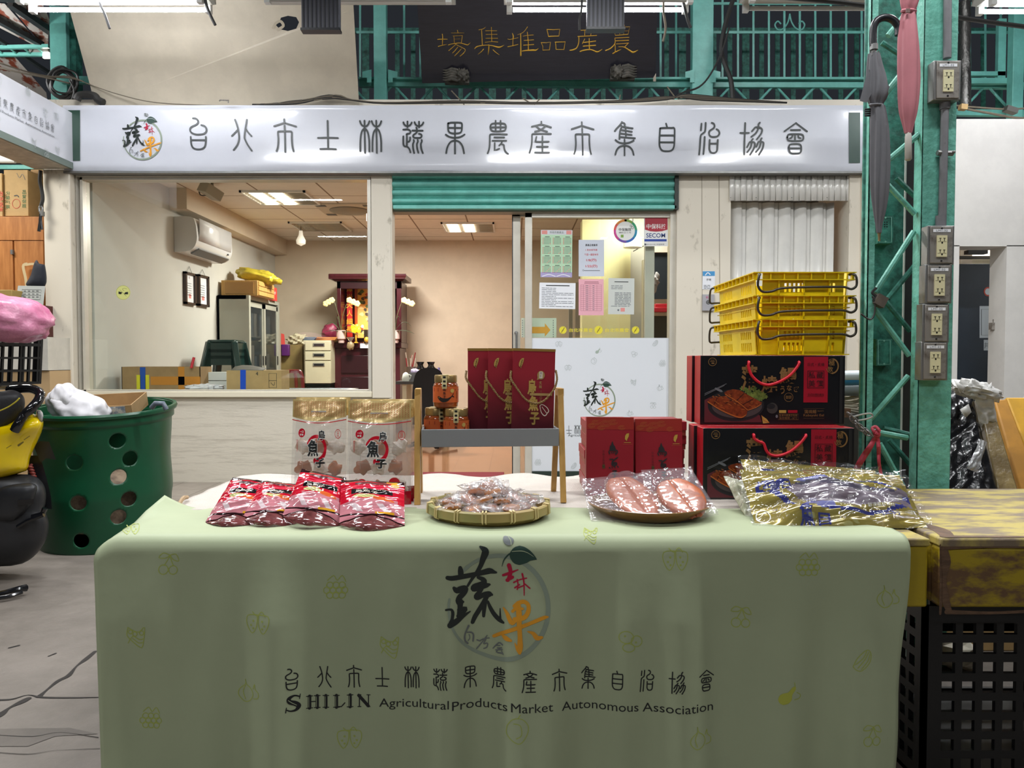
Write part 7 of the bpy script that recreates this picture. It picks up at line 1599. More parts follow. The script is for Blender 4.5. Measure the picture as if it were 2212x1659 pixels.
# ================================================================== yellow crates
ycr = mat('yellow_crate_plastic', '#f0d40e', .38, noise=.14, ns=6, bump=.05, bs=60)
wire = mat('dark_wire_handle', '#4a453e', .4, metal=.6)
def crate_wall(mb, O, ax, w_, h, cols, rows, open_fn, th, n, taper=.0):
    """O: lower left corner, ax: unit vector along; cells left out where open_fn is true"""
    O, ax, n = Vector(O), Vector(ax), Vector(n); xs, zs = cols, rows
    for i in range(len(xs) - 1):
        for j in range(len(zs) - 1):
            if open_fn(i, j): continue
            q = [O + ax * (w_ * a) + Vector((0, 0, h * b)) + n * taper * b for a, b in ((xs[i], zs[j]), (xs[i + 1], zs[j]), (xs[i + 1], zs[j + 1]), (xs[i], zs[j + 1]))]
            mb.quadbox(q, n * -th)
def ycrate(first, loc, lab):
    if first: return dup(first, loc, None, lab)
    w_, d, h = .318, .49, .30
    t = thing('plastic_crate', lab, 'crate', (0, 0, 0), 'nested yellow crates behind the eel boxes')
    def slots(lo_, hi_, n): 
        o = []; 
        for k in range(n): a = lo_ + (hi_ - lo_) * k / n; o += [a, a + (hi_ - lo_) / n * .54]
        return o
    cols = [0] + slots(.27, .92, 12) + [1]; rows = [0, .06, .18, .22, .34, .38, .50, .54, .60, .64, .74, .78, .88, 1]
    def op(i, j):
        if not (i % 2 == 1 and 1 <= i < len(cols) - 2): return False
        if j in (1, 3, 5): return True
        if j in (9, 11): return not (.50 < cols[i] < .76)
        return False
    tp = .022
    for O, n in (((tp, tp, 0), (0, -1, 0)), ((tp, d - tp, 0), (0, 1, 0))):
        m = M(); crate_wall(m, O, (1, 0, 0), w_ - 2 * tp, h, cols, rows, op, .004, n, tp); build('end_wall', m, ycr, t)
    m = M(); cols2 = [0] + slots(.10, .38, 6) + [.40, .60] + slots(.62, .9, 6) + [1]
    op2 = lambda i, j: (cols2[i + 1] - cols2[i] < .022 and i % 2 == 1 or (cols2[i + 1] - cols2[i] < .03 and (cols2[i] in slots(.10, .38, 6)[::2] or cols2[i] in slots(.62, .9, 6)[::2]))) and j in (1, 3, 5, 9, 11)
    for O, n in (((tp, tp, 0), (-1, 0, 0)), ((w_ - tp, tp, 0), (1, 0, 0))):
        m = M(); crate_wall(m, O, (0, 1, 0), d - 2 * tp, h, cols2, rows, op2, .004, n, tp); build('side_wall', m, ycr, t)
    m = M(); m.box(tp, w_ - tp, tp, d - tp, 0, .005); build('crate_floor', m, ycr, t)
    m = M()
    for z0, z1, o in ((h - .003, h, .014), (h - .027, h - .024, .012), (h * .60, h * .60 + .003, .008)):
        oo = 0 if z0 > h * .8 else -tp * .4
        m.box(-o - oo, w_ + o + oo, -o - oo, 0 - oo + .001, z0, z1); m.box(-o - oo, w_ + o + oo, d + oo, d + o + oo, z0, z1); m.box(-o - oo, -oo + .001, 0, d, z0, z1); m.box(w_ + oo, w_ + o + oo, 0, d, z0, z1)
    for k in range(8): x = .0 + w_ * k / 7; m.box(x - .0015, x + .0015, -.012, .0, h - .026, h)
    for k in range(11): y = d * k / 10; m.box(-.012, 0, y - .0015, y + .0015, h - .026, h); m.box(w_, w_ + .012, y - .0015, y + .0015, h - .026, h)
    for x in (.235, .5, .77): m.box(w_ * x - .0018, w_ * x + .0018, -.007, .003, h * .60, h - .026)
    build('rim', m, ycr, t, bevel=0)
    m = M(); hy = -.018
    m.tube([Vector(p) for p in crom([(.012, .0, h - .008), (.004, hy, h - .012), (.0, hy, h - .045), (.014, hy, h - .066), (.045, hy, h - .066), (.075, hy, h - .056), (.14, hy, h - .052), (.24, hy, h - .051), (w_ - .03, hy, h - .051), (w_ - .005, hy, h - .058), (w_ + .012, hy, h - .045), (w_ + .008, hy, h - .012), (w_ - .006, 0, h - .008)], 4)], .0042, 8); build('wire_handle', m, wire, t, smooth=60)
    m = M(); 
    m.tube([Vector(p) for p in crom([(0, d - .03, h - .01), (-.020, d - .025, h - .014), (-.026, d - .02, h - .055), (-.022, d - .06, h - .06), (-.022, d * .5, h - .055), (-.022, .06, h - .058), (-.026, .02, h - .05), (-.018, .02, h - .014), (0, .03, h - .01)], 4)], .0042, 8)
    m.v = [Vector((v.x, v.y if True else 0, v.z)) for v in m.v]
    m2 = M(); m2.tube([Vector(p) for p in crom([(.0, d + .0, h - .008), (-.022, d + .016, h - .012), (-.026, d + .018, h - .055), (-.018, d + .018, h - .068), (.02, d + .018, h - .066), (w_ - .02, d + .018, h - .06), (w_ + .01, d + .018, h - .045), (w_, d + .002, h - .01)], 4)], .0042, 8); build('wire_handle', m2, wire, t, smooth=60)
    t.location = loc; return t
xc = fx(1632, 2.6); rim = 1.02 + (775 - 588) / 1660 * 2.585
yc = ycrate(None, (xc, 2.60, rim - .30), 'top yellow plastic crate of the nested stack')
ycrate(yc, (xc + .001, 2.602, rim - .378), 'middle yellow plastic crate of the nested stack')
ycrate(yc, (xc, 2.60, rim - .458), 'bottom yellow plastic crate of the nested stack')
sb = thing('wooden_stool', 'plain wooden stand carrying the yellow crates behind the stall table', 'stand', (xc + .16, 2.85, 0))
zs = rim - .460
m = M(); m.box(xc - .005, xc + .325, 2.60, 3.10, zs - .03, zs); build('stand_top', m, brown_w, sb)
for x in (xc + .02, xc + .30):
    for y in (2.70, 3.07):
        m = M(); m.box(x - .02, x + .02, y - .02, y + .02, 0, zs - .03); build('leg', m, brown_w, sb)

# ================================================================== gold fish packs
gm_ = [mat('gold_foil_pack', '#a3923a', .16, metal=.25, noise=.25, ns=9, coat=.7), mat('blue_pack_print', '#22297a', .15, coat=.7), mat('fish_skin', '#6a5c66', .2, col2='#857a86', ns=18, coat=.7), mat('fish_dark', '#4a4458', .2, coat=.7), mat('pack_pale', '#b9b9a0', .12, coat=.7), mat('olive_pack_edge', '#7f7a1f', .2, coat=.6), mat('pack_lilac', '#6d6fa6', .15, coat=.7), mat('roe_pink_print', '#8f5a58', .2, coat=.6)]
cf = film('pack_film', tint=(240, 240, 245), body=.03, rough=.03, f0=.12, bump=.28, bs=18)
def fish_pack(c4px, mf, T, lab, seed, wr=.012, txt=None):
    c4 = [P(x, y, Y) for x, y, Y in c4px]; t = thing('fish_pack', lab, 'packet', (c4[0] + c4[1]) / 2)
    m = M(); f, n = cushion(m, c4, T, mf, 90, 60, wr, 5, seed, back=5, pw=3); build('printed_pack', m, gm_, t, smooth=80)
    m = M()
    def fl_(u, v):
        p = f(min(max(u, 0), 1), min(max(v, 0), 1)); w_ = .014 * noise.noise(Vector((u * 6 + seed, v * 9 - u * 6, 2))) + .009 * noise.noise(Vector((u * 17 + v * 9, v * 13, seed)))
        return p + n * (.010 + w_) + (c4[1] - c4[0]) * (u - min(max(u, 0), 1)) + (c4[3] - c4[0]) * (v - min(max(v, 0), 1))
    m.grid(lambda u, v: fl_(-.03 + 1.06 * u, -.03 + 1.06 * v), 110, 80); build('film_sleeve', m, cf, t, smooth=80)
    if txt:
        m = M(); mp = lambda u, v, k=0.0: f(u, 1 - v) + n * (.0015 + k); txt(m, mp); build('lettering', m, [gm_[1], mat('pale_print', '#d8d8c8', .3)], t, smooth=None)
    return t
def mfA(u, v):
    if v < .07: return 0
    y0 = v - .50 + .10 * (u - .5); e = ((u - .56) / .34) ** 2 + (y0 / .20) ** 2
    if e < 1 or (.86 < u < .97 and abs(y0) < (u - .80) * .9 and abs(y0) > (u - .9) * .8): return 3 if (y0 > .06 and noise.noise(Vector((u * 7, v * 6, 3))) > -.1) else 2
    e2 = ((u - .55) / .42) ** 2 + (y0 / .31) ** 2
    if e2 < 1: return 1 if (.80 < e2 and noise.noise(Vector((u * 9, v * 9, 8))) > -.25) else (6 if noise.noise(Vector((u * 6, v * 11, 5))) > .12 else 0)
    if .06 < u < .26 and .58 < v < .74: return 1 if noise.noise(Vector((u * 40, v * 30, 1))) > -.1 else 0
    return 0
def mfB(u, v):
    if .10 < u < .36 and .62 < v < .82: return 1 if noise.noise(Vector((u * 30, v * 22, 6))) > -.05 else 0
    e = ((u - .60) / .22) ** 2 + ((v - .50) / .25) ** 2
    if e < .55: return 7
    if e < 1: return 1
    return 0
fish_pack(((1648, 1125, 2.03), (1925, 1120, 2.03), (1890, 1016, 2.17), (1600, 992, 2.17)), mfB, .02, 'rear gold fish pack with blue print standing behind the front one', 31, .008)
fish_pack(((1612, 1122, 1.97), (1660, 1128, 1.95), (1640, 1046, 2.10), (1562, 1028, 2.11)), lambda u, v: 4 if u < .55 else 5, .022, 'small silver and gold pack poking out left of the gold fish packs', 12, .014)
def txA(m, mp):
    m.text('魚', .30, .84, .24, mp, 0, .03, w=.09); m.text('虱目', .19, .36, .15, mp, 0, .02, w=.14); m.text('目', .40, .90, .12, mp, 0, .02, w=.07); m.ring(.055, .80, .04, .006, mp, 1, .09); m.text('Good', .13, .72, .03, mp, 0, w=.03); m.text('無刺', .80, .82, .10, mp, 0, .01, w=.10); m.text('鮮凍虱目魚肚', .76, .71, .05, mp, 1, w=.16)
fish_pack(((1636, 1150, 1.855), (2004, 1139, 1.86), (1942, 1028, 2.05), (1598, 1014, 2.05)), mfA, .032, 'large gold pack with a silvery fish at the front right of the table', 3, .020, txA)

# ================================================================== lattice column with sockets
YC = 2.51
lc = thing('lattice_column', 'chipped turquoise lattice steel column at the right of the stall', 'column', (1.32, 2.6, 0))
Xc = lambda px: P(px, 600, YC).x
m = M(); m.box(Xc(1876), Xc(1889), YC, YC + .012, 0, 3.6); m.box(Xc(1876), Xc(1878), YC, YC + .03, 0, 3.6); build('left_angle', m, teal_old, lc, bevel=.002)
m = M(); m.box(Xc(1989), Xc(2060), YC, YC + .008, 0, 3.6); m.box(Xc(1989), Xc(1991), YC, YC + .055, 0, 3.6); m.box(Xc(2058), Xc(2060), YC, YC + .055, 0, 3.6); build('right_channel', m, teal_old, lc, bevel=.002)
xa_, xb_ = P(1886, 600, 2.74).x, P(1950, 600, 2.74).x
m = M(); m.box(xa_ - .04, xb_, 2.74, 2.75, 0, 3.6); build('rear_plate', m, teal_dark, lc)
m = M(); m.box(P(1948, 600, 2.76).x, P(1990, 600, 2.76).x, 2.76, 2.80, 0, 2.35); build('dark_back_strip', m, mat('black_rubber_strip', '#222424', .6, noise=.4, ns=9), lc)
m = M(); m.box(P(1950, 600, 2.75).x, P(1953, 600, 2.75).x, 2.745, 2.755, 0, 2.35); build('pale_gap_strip', m, mat('pale_gap_colour', '#d5d6d0', .5), lc)  # pale strip added where a white gap shows beside the rear plate
RODS = [(1918, 400, 1976, 462, 0), (1974, 500, 1890, 632, 0), (1886, 664, 1964, 768, 0), (1962, 812, 1872, 915, 0), (1874, 930, 1960, 946, 0), (1900, 958, 1950, 1050, 0), (1985, 290, 1920, 345, 0), (1936, 385, 1976, 424, .16), (1975, 575, 1918, 645, .16), (1912, 650, 1966, 715, .16), (1908, 925, 1968, 940, .16), (1920, 950, 1968, 1005, .16), (1965, 20, 1918, 78, 0), (1905, 92, 1945, 118, .16), (1970, 130, 1915, 200, 0)]
for x0, y0, x1, y1, dy in RODS:
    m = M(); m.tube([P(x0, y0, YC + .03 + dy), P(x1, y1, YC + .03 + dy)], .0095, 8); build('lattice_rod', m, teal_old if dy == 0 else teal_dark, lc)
for (x0, y0, x1, y1) in ((1897, 466, 1929, 526), (1894, 732, 1926, 790)):
    m = M(); q_ = plane(2.70); pbox(m, x0, y0, x1, y1, 2.70, 2.74, 0); m.rib([(x0 + 3, y0 + 3), (x1 - 3, y0 + 3), (x1 - 3, y1 - 3), (x0 + 3, y1 - 3)], plane(2.70, .002), 1.6, 1, False, closed=True); m.disc((x0 + x1) / 2, y0 + 4, 2, plane(2.70, .004), 1); m.disc((x0 + x1) / 2, y1 - 4, 2, plane(2.70, .004), 1)
    if y0 < 500:
        for k in range(6): m.disc(x0 + 14 + (k % 2) * 5, y0 + 14 + (k // 2) * 5, 1.6, plane(2.70, .003), 2)
    build('painted_junction_box', m, [teal_dark, mat('pale_teal_edge', '#7fb5a6', .5), black_p], lc, smooth=None)
m = M(); m.obox(P(1900, 650, YC), (.035, .03, .035), ry(.5)); m.tube([P(a, b, YC - .01) for a, b in crom([(1884, 640), (1890, 655), (1888, 680), (1878, 690), (1860, 678)], 4)], .003, 5, 1); m.tube([P(a, b, YC) for a, b in crom([(1893, 622), (1884, 632), (1892, 640), (1886, 650), (1900, 645)], 4)], .005, 5, 1)
build('tied_clamp', m, [mat('rusty_clamp', '#5d544a', .6, noise=.3, ns=30), cable_m], lc)
# sockets
def socket(first, px, py, lab, tag_txt, big=1.0):
    Yf = YC - .043; p = P(px, py, Yf)
    if first: return dup(first, p, None, lab)
    t = thing('socket_box', lab, 'socket', (0, 0, 0), 'grey double socket boxes on the turquoise column')
    m = M(); m.box(-.043, .043, .004, .043, -.062, .062); build('steel_box', m, steel, t, bevel=.002)
    m = M(); m.box(-.036, .036, 0, .004, -.058, .058); build('face_plate', m, rust_steel, t, bevel=.0015)
    mp = lambda x, z, k=0.0: Vector((x, -k - .0002, -z))
    m = M(); m.box(-.0165, .0165, -.003, 0, -.038, .030)
    for zc in (.015, -.022):
        for x in (-.006, .007): m.rect(x - .001, -zc - .006, x + .001, -zc + .003, mp, 1, .0032); m.rect(x - .0035, -zc - .0065, x + .0035, -zc - .0048, mp, 1, .0032)
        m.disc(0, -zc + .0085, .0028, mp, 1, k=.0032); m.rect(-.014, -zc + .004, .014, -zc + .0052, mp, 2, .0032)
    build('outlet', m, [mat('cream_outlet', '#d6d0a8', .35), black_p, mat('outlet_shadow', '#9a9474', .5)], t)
    m = M(); m.rect(-.028, -.050, .028, -.0405, mp, 0, .0006); m.text('LM1-32', 0, -.0452, .006, mp, 1, k=.0009, w=.036); build('paper_label', m, [paper, gtx], t, smooth=None)
    for zc in (.053, -.05):
        m = M(); m.sphere((0, -.0005, zc), (.0032, .002, .0032), 0, 10, 6); build('screw', m, black_p, t)
    t.location = p; return t
s0 = socket(None, 2048, 172, 'topmost grey socket box by itself high on the turquoise column', '')
for px, py, lab in ((2034, 529, 'uppermost of the four stacked grey socket boxes'), (2029, 613, 'second from the top of the four stacked socket boxes'), (2023, 698, 'third from the top of the four stacked socket boxes'), (2020, 780, 'lowest of the four stacked grey socket boxes')): socket(s0, px, py, lab, '')
cd = thing('conduit_pipe', 'grey plastic conduit running down the turquoise column to the sockets', 'pipe', P(2036, 488, YC - .015))
cdm = mat('grey_conduit', '#77777a', .5, noise=.15, ns=10)
for a, b in (((2047, -40), (2046, 126)), ((2041, 222), (2035, 488))):
    m = M(); m.tube([P(*a, YC - .014), P(*b, YC - .014)], .0125, 14); build('pipe', m, cdm, cd, smooth=60)
for a, b in (((2041, 218), (2041, 236)), ((2032, 466), (2032, 490))):
    m = M(); m.tube([P(*a, YC - .014), P(*b, YC - .014)], .016, 14); build('coupling', m, cdm, cd, smooth=60)
m = M(); c = P(2038, 330, YC - .014); m.tube([c + Vector((-.02, 0, 0)), c + Vector((.03, 0, -.002))], .009, 8); m.sphere(c + Vector((.028, -.01, 0)), .005, 0, 8, 6); build('pipe_clamp', m, steel, cd)
# umbrellas
def folded(mb, prof, Y, k_, pleat=6, amp=.16, tw=2.0, mi=0, seed=0):
    prof = crom(prof, 6); N = len(prof); n = 72
    def f(u, v):
        x, y, r = prof[round(v * (N - 1))]; c = P(x, y, Y); th = 2 * PI * u; rr = r * Y / F
        g = 1 + amp * math.sin(pleat * th + tw * v * 6) + .06 * noise.noise(Vector((math.cos(th) * 1.5, math.sin(th) * 1.5, v * 6 + seed)))
        return c + Vector((math.cos(th) * rr * g, math.sin(th) * rr * g * .8, 0))
    mb.grid(f, n, N - 1, mi, cu=True)
ug = thing('umbrella', 'folded grey umbrella hanging by its black hook from the turquoise column', 'umbrella', P(1898, 520, 2.43))
uf = mat('grey_umbrella_fabric', '#5f5f63', .7, noise=.10, ns=12)
m = M(); m.tube([P(a, b, 2.43) for a, b in crom([(1887, 104), (1886, 80), (1888, 56), (1898, 42), (1914, 38), (1930, 44), (1940, 58), (1941, 76)], 5)], [.0115] * 36, 12); build('hook_handle', m, mat('black_handle', '#1c1d21', .3), ug, smooth=60)
m = M(); m.tube([P(1887.5, 96, 2.43), P(1887.5, 108, 2.43)], .0125, 12); build('ferrule', m, steel, ug)
m = M(); m.tube([P(1888, 104, 2.43), P(1889, 124, 2.43)], .007, 8)
for k in range(6): a = k * PI / 3; m.tube([P(1888 + 9 * math.cos(a), 110, 2.43 + .012 * math.sin(a)), P(1888 + 9 * math.cos(a), 120, 2.43 + .012 * math.sin(a))], .0022, 5)
build('rib_tips', m, steel, ug)
m = M(); folded(m, [(1888, 116, 11), (1890, 140, 15), (1894, 175, 20), (1894, 205, 21), (1893, 226, 13), (1896, 232, 14), (1899, 280, 18), (1900, 340, 19), (1900, 400, 18), (1900, 450, 13), (1899, 485, 7), (1899, 503, 5)], 2.43, 1, 7, .13, 1.2); build('canopy', m, uf, ug, smooth=60)
m = M()
for pts in ([(1877, 150), (1869, 172), (1857, 218), (1872, 222), (1884, 200), (1882, 165)], [(1908, 165), (1922, 188), (1915, 205), (1904, 214)]): m.prism(pts, plane(2.42), .004)
build('loose_flap', m, uf, ug, smooth=None)
m = M(); m.tube([P(1893 + 14 * math.cos(a), 227 + 1.5 * math.sin(a), 2.43 + .0175 * math.sin(a)) for a in [2 * PI * j / 20 for j in range(20)]], .004, 6, closed=True); build('strap', m, uf, ug)
m = M(); m.tube([P(1899, 500, 2.43), P(1899, 514, 2.43), P(1899, 521, 2.43)], [.006, .0035, .004], 8); build('tip', m, mat('brass_tip', '#8d7d55', .4, metal=.6), ug)
m = M()
for k in range(4): m.tube([P(1868, 236 + k * 4.6, 2.43), P(1882, 236 + k * 4.6, 2.43)], .003, 6)
build('rib_ends', m, black_p, ug)
up_ = thing('umbrella', 'folded dusty pink umbrella hanging on the front of the turquoise column', 'umbrella', P(1962, 345, 2.42))
pf = mat('pink_umbrella_fabric', '#b57078', .7, noise=.08, ns=10)
m = M(); folded(m, [(1966, -60, 26), (1966, -10, 21), (1964, 12, 17), (1963, 26, 13), (1962, 36, 15), (1961, 70, 19), (1962, 120, 21), (1963, 180, 21), (1962, 235, 18), (1962, 270, 11), (1962, 288, 7)], 2.42, 1, 6, .09, .7, seed=5); build('canopy', m, pf, up_, smooth=60)
m = M(); m.tube([P(1963 + 14 * math.cos(a), 24 + 2 * math.sin(a), 2.42 + .0165 * math.sin(a)) for a in [2 * PI * j / 20 for j in range(20)]], .0055, 6, closed=True); build('strap', m, pf, up_)
m = M(); pbox(m, 1958, 18, 1966, 27, 2.393, 2.397); build('strap_tab', m, mat('velcro_brown', '#6d5450', .8), up_)
m = M(); m.tube([P(1962, 286, 2.42), P(1962, 291, 2.42), P(1962, 294, 2.42), P(1962, 344, 2.42), P(1962, 347, 2.42)], [.008, .009, .0100, .0105, .006], 14); build('handle', m, mat('off_white_handle', '#b8b4ab', .45), up_, smooth=60)
# pink string tied on the lower rod
m = M()
m.sphere(P(1894, 938, YC - .005), (.012, .01, .016), 0, 12, 8); 
for pts in ([(1893, 940, 8), (1880, 965, 12), (1862, 992, 14), (1850, 1014, 12)], [(1895, 940, 7), (1898, 965, 9), (1899, 1000, 7), (1905, 1034, 8)], [(1890, 935, 8), (1884, 925, 6), (1892, 922, 7), (1900, 930, 6)]):
    a = M(); a.rib(pts, lambda x, y, k: P(x, y, YC - .012 + .004 * math.sin(y * .2)), ridge=.003); m.merge(a)
tag(build('plastic_string', m, mat('pink_red_string', '#b03848', .4), solid=.001), 'torn pink plastic string tied round the low rod of the column', 'string')
# chain between column and the goods behind
cs_ = [P(a, b, 2.46) for a, b in ((1842, 902), (1852, 914), (1862, 925), (1871, 934))] 
for k in range(7):
    t_ = k / 6; a = P(1838 + 40 * t_, 898 + 38 * t_ - 6 * math.sin(PI * t_) * -1, 2.47)
    m = M(); L = .017; dirv = Vector((.72, 0, -.69)); sd = Vector((.69, 0, .72)) if k % 2 else Vector((0, 1, 0))
    m.tube([a + dirv * L * math.cos(q) + sd * .008 * math.sin(q) for q in [2 * PI * j / 14 for j in range(14)]], .0026, 6, closed=True)
    tag(build('chain_link', m, steel, smooth=60), 'steel chain link between the eel boxes and the column', 'chain', 'chain links by the column')
m = M(); m.tube([P(a, b, 2.48) for a, b in crom([(1836, 903), (1858, 896), (1880, 893), (1884, 900), (1868, 906), (1840, 910)], 4)], .003, 6)
tag(build('bright_wire', m, alu_grey), 'loop of bright wire above the chain by the column', 'wire')

# ================================================================== goods and walls at the right
gb = P(1868, 897, 3.0)
m = M(); m.box(1.20, 1.46, 3.0, 3.4, 0, gb.z); tag(build('storage_box', m, mat('grey_storage', '#4a4845', .6), bevel=.004), 'dark grey box under the ropes and tarp roll right of the crates', 'box')
m = M(); random.seed(2)
for k in range(5):
    z0 = gb.z + .008 + k * .014; m.tube([Vector((1.33 + (.1 + .006 * (k % 2)) * math.cos(a), 3.16 + .09 * math.sin(a), z0 + .006 * math.sin(3 * a + k))) for a in [2 * PI * j / 24 for j in range(24)]], .0075, 6, closed=True)
tag(build('rope_coil', m, mat('pale_rope', '#bdb5a2', .7)), 'coil of pale rope on the dark grey box right of the crates', 'rope')
for k, (y, r, cl_, lab) in enumerate(((842, .028, '#8d98a0', 'lower grey roll of tarpaulin on the rope coil'), (823, .03, '#2f7fae', 'blue and white tarpaulin roll on top of the grey roll'))):
    c = P(1850, y, 3.05); m = M(); m.tube([Vector((1.21, c.y, c.z)), Vector((1.47, c.y + .03, c.z + .004))], r, 16, 0)
    if k: m.tube([Vector((1.208, c.y - .006, c.z + .014)), Vector((1.472, c.y + .022, c.z + .018))], r * .86, 14, 1)
    tag(build('tarp_roll', m, [mat('tarp_%d' % k, cl_, .35), mat('tarp_white', '#c9d6dc', .35)], smooth=60), lab, 'tarpaulin')
wall_r = mat('white_plaster_wall', '#d8d5cf', .6, noise=.07, ns=5)
YR = 5.7
m = M(); 
pbox(m, 2030, 257, 2420, 532, YR, YR + .2); pbox(m, 2030, 530, 2060, 1200, YR, YR + .2); pbox(m, 2175, 530, 2420, 1400, YR, YR + .2)
for v in m.v: v.z = 0 if v.z < .3 else v.z
struct('wall_right_hall', m, wall_r)
m = M(); pbox(m, 2000, 470, 2330, 560, 7.4, 7.5); pbox(m, 2000, 470, 2330, 1100, 7.5, 7.6, 0); struct('wall_behind_hall', m, mat('bright_cream_wall', '#e4dfce', .6))
d3 = bpy.data.objects.new('door_3', None); COL.objects.link(d3); d3.location = (fx(2110, 6.3), 6.3, 0); d3['kind'] = 'structure'
m = M(); pbox(m, 2066, 570, 2150, 1100, 6.3, 6.35); struct('door_leaf', m, mat('navy_door', '#27323f', .45, noise=.1, ns=8), d3, bevel=.003)
m = M(); pbox(m, 2056, 553, 2150, 558, 6.2, 6.26, 0); pbox(m, 2055, 558, 2062, 1100, 6.2, 6.26, 1); struct('door_frame', m, [mat('dark_lintel', '#4b463f', .6), alu_grey], d3)
m = M(); pbox(m, 2092, 540, 2134, 548, 6.1, 6.16); struct('door_closer', m, black_p, d3)
m = M(); q_ = plane(6.3, .002); m.rect(2116, 661, 2140, 730, q_, 0); m.rib([(2120, 668), (2140, 668), (2140, 724), (2120, 724)], q_, 1.4, 1, False, k0=.001, closed=True); m.rect(2125, 734, 2140, 757, q_, 0, .001); m.disc(2134, 630, 9, q_, 2, 10, k=.001); m.disc(2134, 630, 6, q_, 0, 7, k=.002); m.text('井', 2132, 746, 13, q_, 1, k=.002)
tag(build('door_notice', m, [mat('pale_blue_paper', '#b9c3cc', .6), gtx, mat('red_ring_print', '#b0483c', .5)], smooth=None), 'pale notices stuck on the navy door at far right', 'notice')
m = M(); pbox(m, 2143, 697, 2149, 712, 5.82, 5.86); m.tube([P(2146, 690, 5.84), P(2147, 700, 5.84)], .006, 6); tag(build('padlock', m, rust_steel), 'rusty padlock on the jamb beside the navy door', 'padlock')
# leaning boards
m = M(); f_, n_ = cushion(m, (P(2005, 1110, 3.0), P(2160, 1078, 3.0), P(2098, 848, 3.25), P(2012, 838, 3.25)), .02, 0, 40, 60, .014, 8, 5, back=0, pw=6)
tag(build('wrapped_board', m, mat('black_wrap', '#1d1d1f', .22, noise=.3, ns=12, bump=.6, bs=25, coat=.4), smooth=80), 'board wrapped in wrinkled black plastic leaning behind the right table', 'board')
def leaning(px, Y0, Y1, mt_, lab, name='board', T=.04):
    a = [P(px[i][0], px[i][1], (Y0, Y0, Y1, Y1)[i]) for i in range(4)]; n = (a[1] - a[0]).cross(a[3] - a[0]).normalized(); n = n if n.y > 0 else -n
    m = M(); m.quadbox(a, n * T); tag(build(name, m, mt_, bevel=.006), lab, 'board')
leaning(((2160, 1080), (2206, 1080), (2140, 856), (2114, 858)), 3.0, 3.22, mat('brown_foil_edge', '#8f7c52', .3, col2='#6c5b3a', ns=9, bump=.5, bs=18, coat=.4), 'brown plastic wrapped board edge leaning beside the black board')
leaning(((2212, 1085), (2262, 1085), (2176, 862), (2148, 863)), 3.1, 3.34, mat('mustard_board', '#b07a1c', .5, noise=.2, ns=8), 'mustard coloured board leaning behind the right table')
leaning(((2262, 1085), (2390, 1085), (2290, 858), (2174, 858)), 3.2, 3.44, mat('yellow_board', '#c9971f', .5, noise=.2, ns=6), 'yellow board leaning at the right edge of the picture')
m = M(); random.seed(6); tw = mat('torn_white_plastic', '#d2d0cc', .3, noise=.1, ns=20)
m.sphere(P(2108, 843, 3.15), (.10, .05, .035), 0, 40, 20, R=ry(.25), fn=lambda d: 1 + .3 * noise.noise(d * 3) + .25 * noise.noise(d * 8))
for pts in ([(2075, 850), (2060, 820), (2088, 838)], [(2088, 838), (2098, 818), (2102, 842)], [(2130, 838), (2142, 826), (2138, 858)], [(2074, 885), (2092, 873), (2098, 890), (2086, 902)]): m.prism(pts, plane(3.12), .01)
m.grid(lambda u, v: P(2104 + 40 * u + 14 * v, 850 + 85 * v, 3.12 + .06 * v) + Vector((0, -.012 * noise.noise(Vector((u * 4, v * 7, 1))), 0)), 14, 20)
tag(build('torn_plastic', m, tw, smooth=70, solid=.001), 'crumpled torn white plastic over the leaning boards', 'plastic')
m = M(); f_, n_ = cushion(m, (P(2088, 1012, 3.02), P(2112, 1022, 3.02), P(2132, 955, 3.06), P(2118, 948, 3.06)), .01, 0, 16, 24, .008, 5, 2, pw=3)
tag(build('plastic_scrap', m, film('grey_scrap_film', (210, 210, 210), .4, .05, f0=.15, bump=.4), smooth=80), 'strip of clear plastic hanging on the black wrapped board', 'plastic')

# black crates under the right table, with scraps inside
blk = mat('black_crate_plastic', '#0d0e10', .45)
bcr = thing('plastic_crate', 'black plastic crate with square holes under the right yellow table', 'crate', (1.3, 2.05, 0))
w_, d_, h_ = .60, .50, .435; x0_, y0_ = .975, 1.80
cols = [0, .075]; 
while cols[-1] < .9: cols += [cols[-1] + .052, cols[-1] + .081]
cols = [c for c in cols if c < .93] + [.93, 1]; rows = [0]
for k in range(9): rows += [.05 + k * .107, .05 + k * .107 + .045]
rows = [r for r in rows if r < .95] + [1]
opn = lambda i, j: i % 2 == 1 and 0 < i < len(cols) - 2 and j % 2 == 0 and j > 0
for nm, O, ax, L, n in (('front_wall', (x0_, y0_, 0), (1, 0, 0), w_, (0, -1, 0)), ('rear_wall', (x0_, y0_ + d_, 0), (1, 0, 0), w_, (0, 1, 0)), ('side_wall', (x0_, y0_, 0), (0, 1, 0), d_, (-1, 0, 0)), ('side_wall', (x0_ + w_, y0_, 0), (0, 1, 0), d_, (1, 0, 0))):
    m = M()
    if nm == 'rear_wall': crate_wall(m, O, ax, L, h_, [0, .06, .47, .53, .94, 1], [0, .06, .46, .52, .92, 1], lambda i, j: i in (1, 3) and j in (1, 3), .012, n)
    else: crate_wall(m, O, ax, L, h_, cols, rows, opn, .012, n)
    build(nm, m, blk, bcr)
m = M(); m.box(x0_, x0_ + w_, y0_, y0_ + d_, .001, .012); build('crate_floor', m, blk, bcr)
random.seed(14)
m = M(); m.box(1.5, 2.3, 2.65, 3.0, 0, .20); tag(build('scrap_carton', m, card, bevel=.004), 'tan carton on the floor seen through the holes of the black crate', 'box')
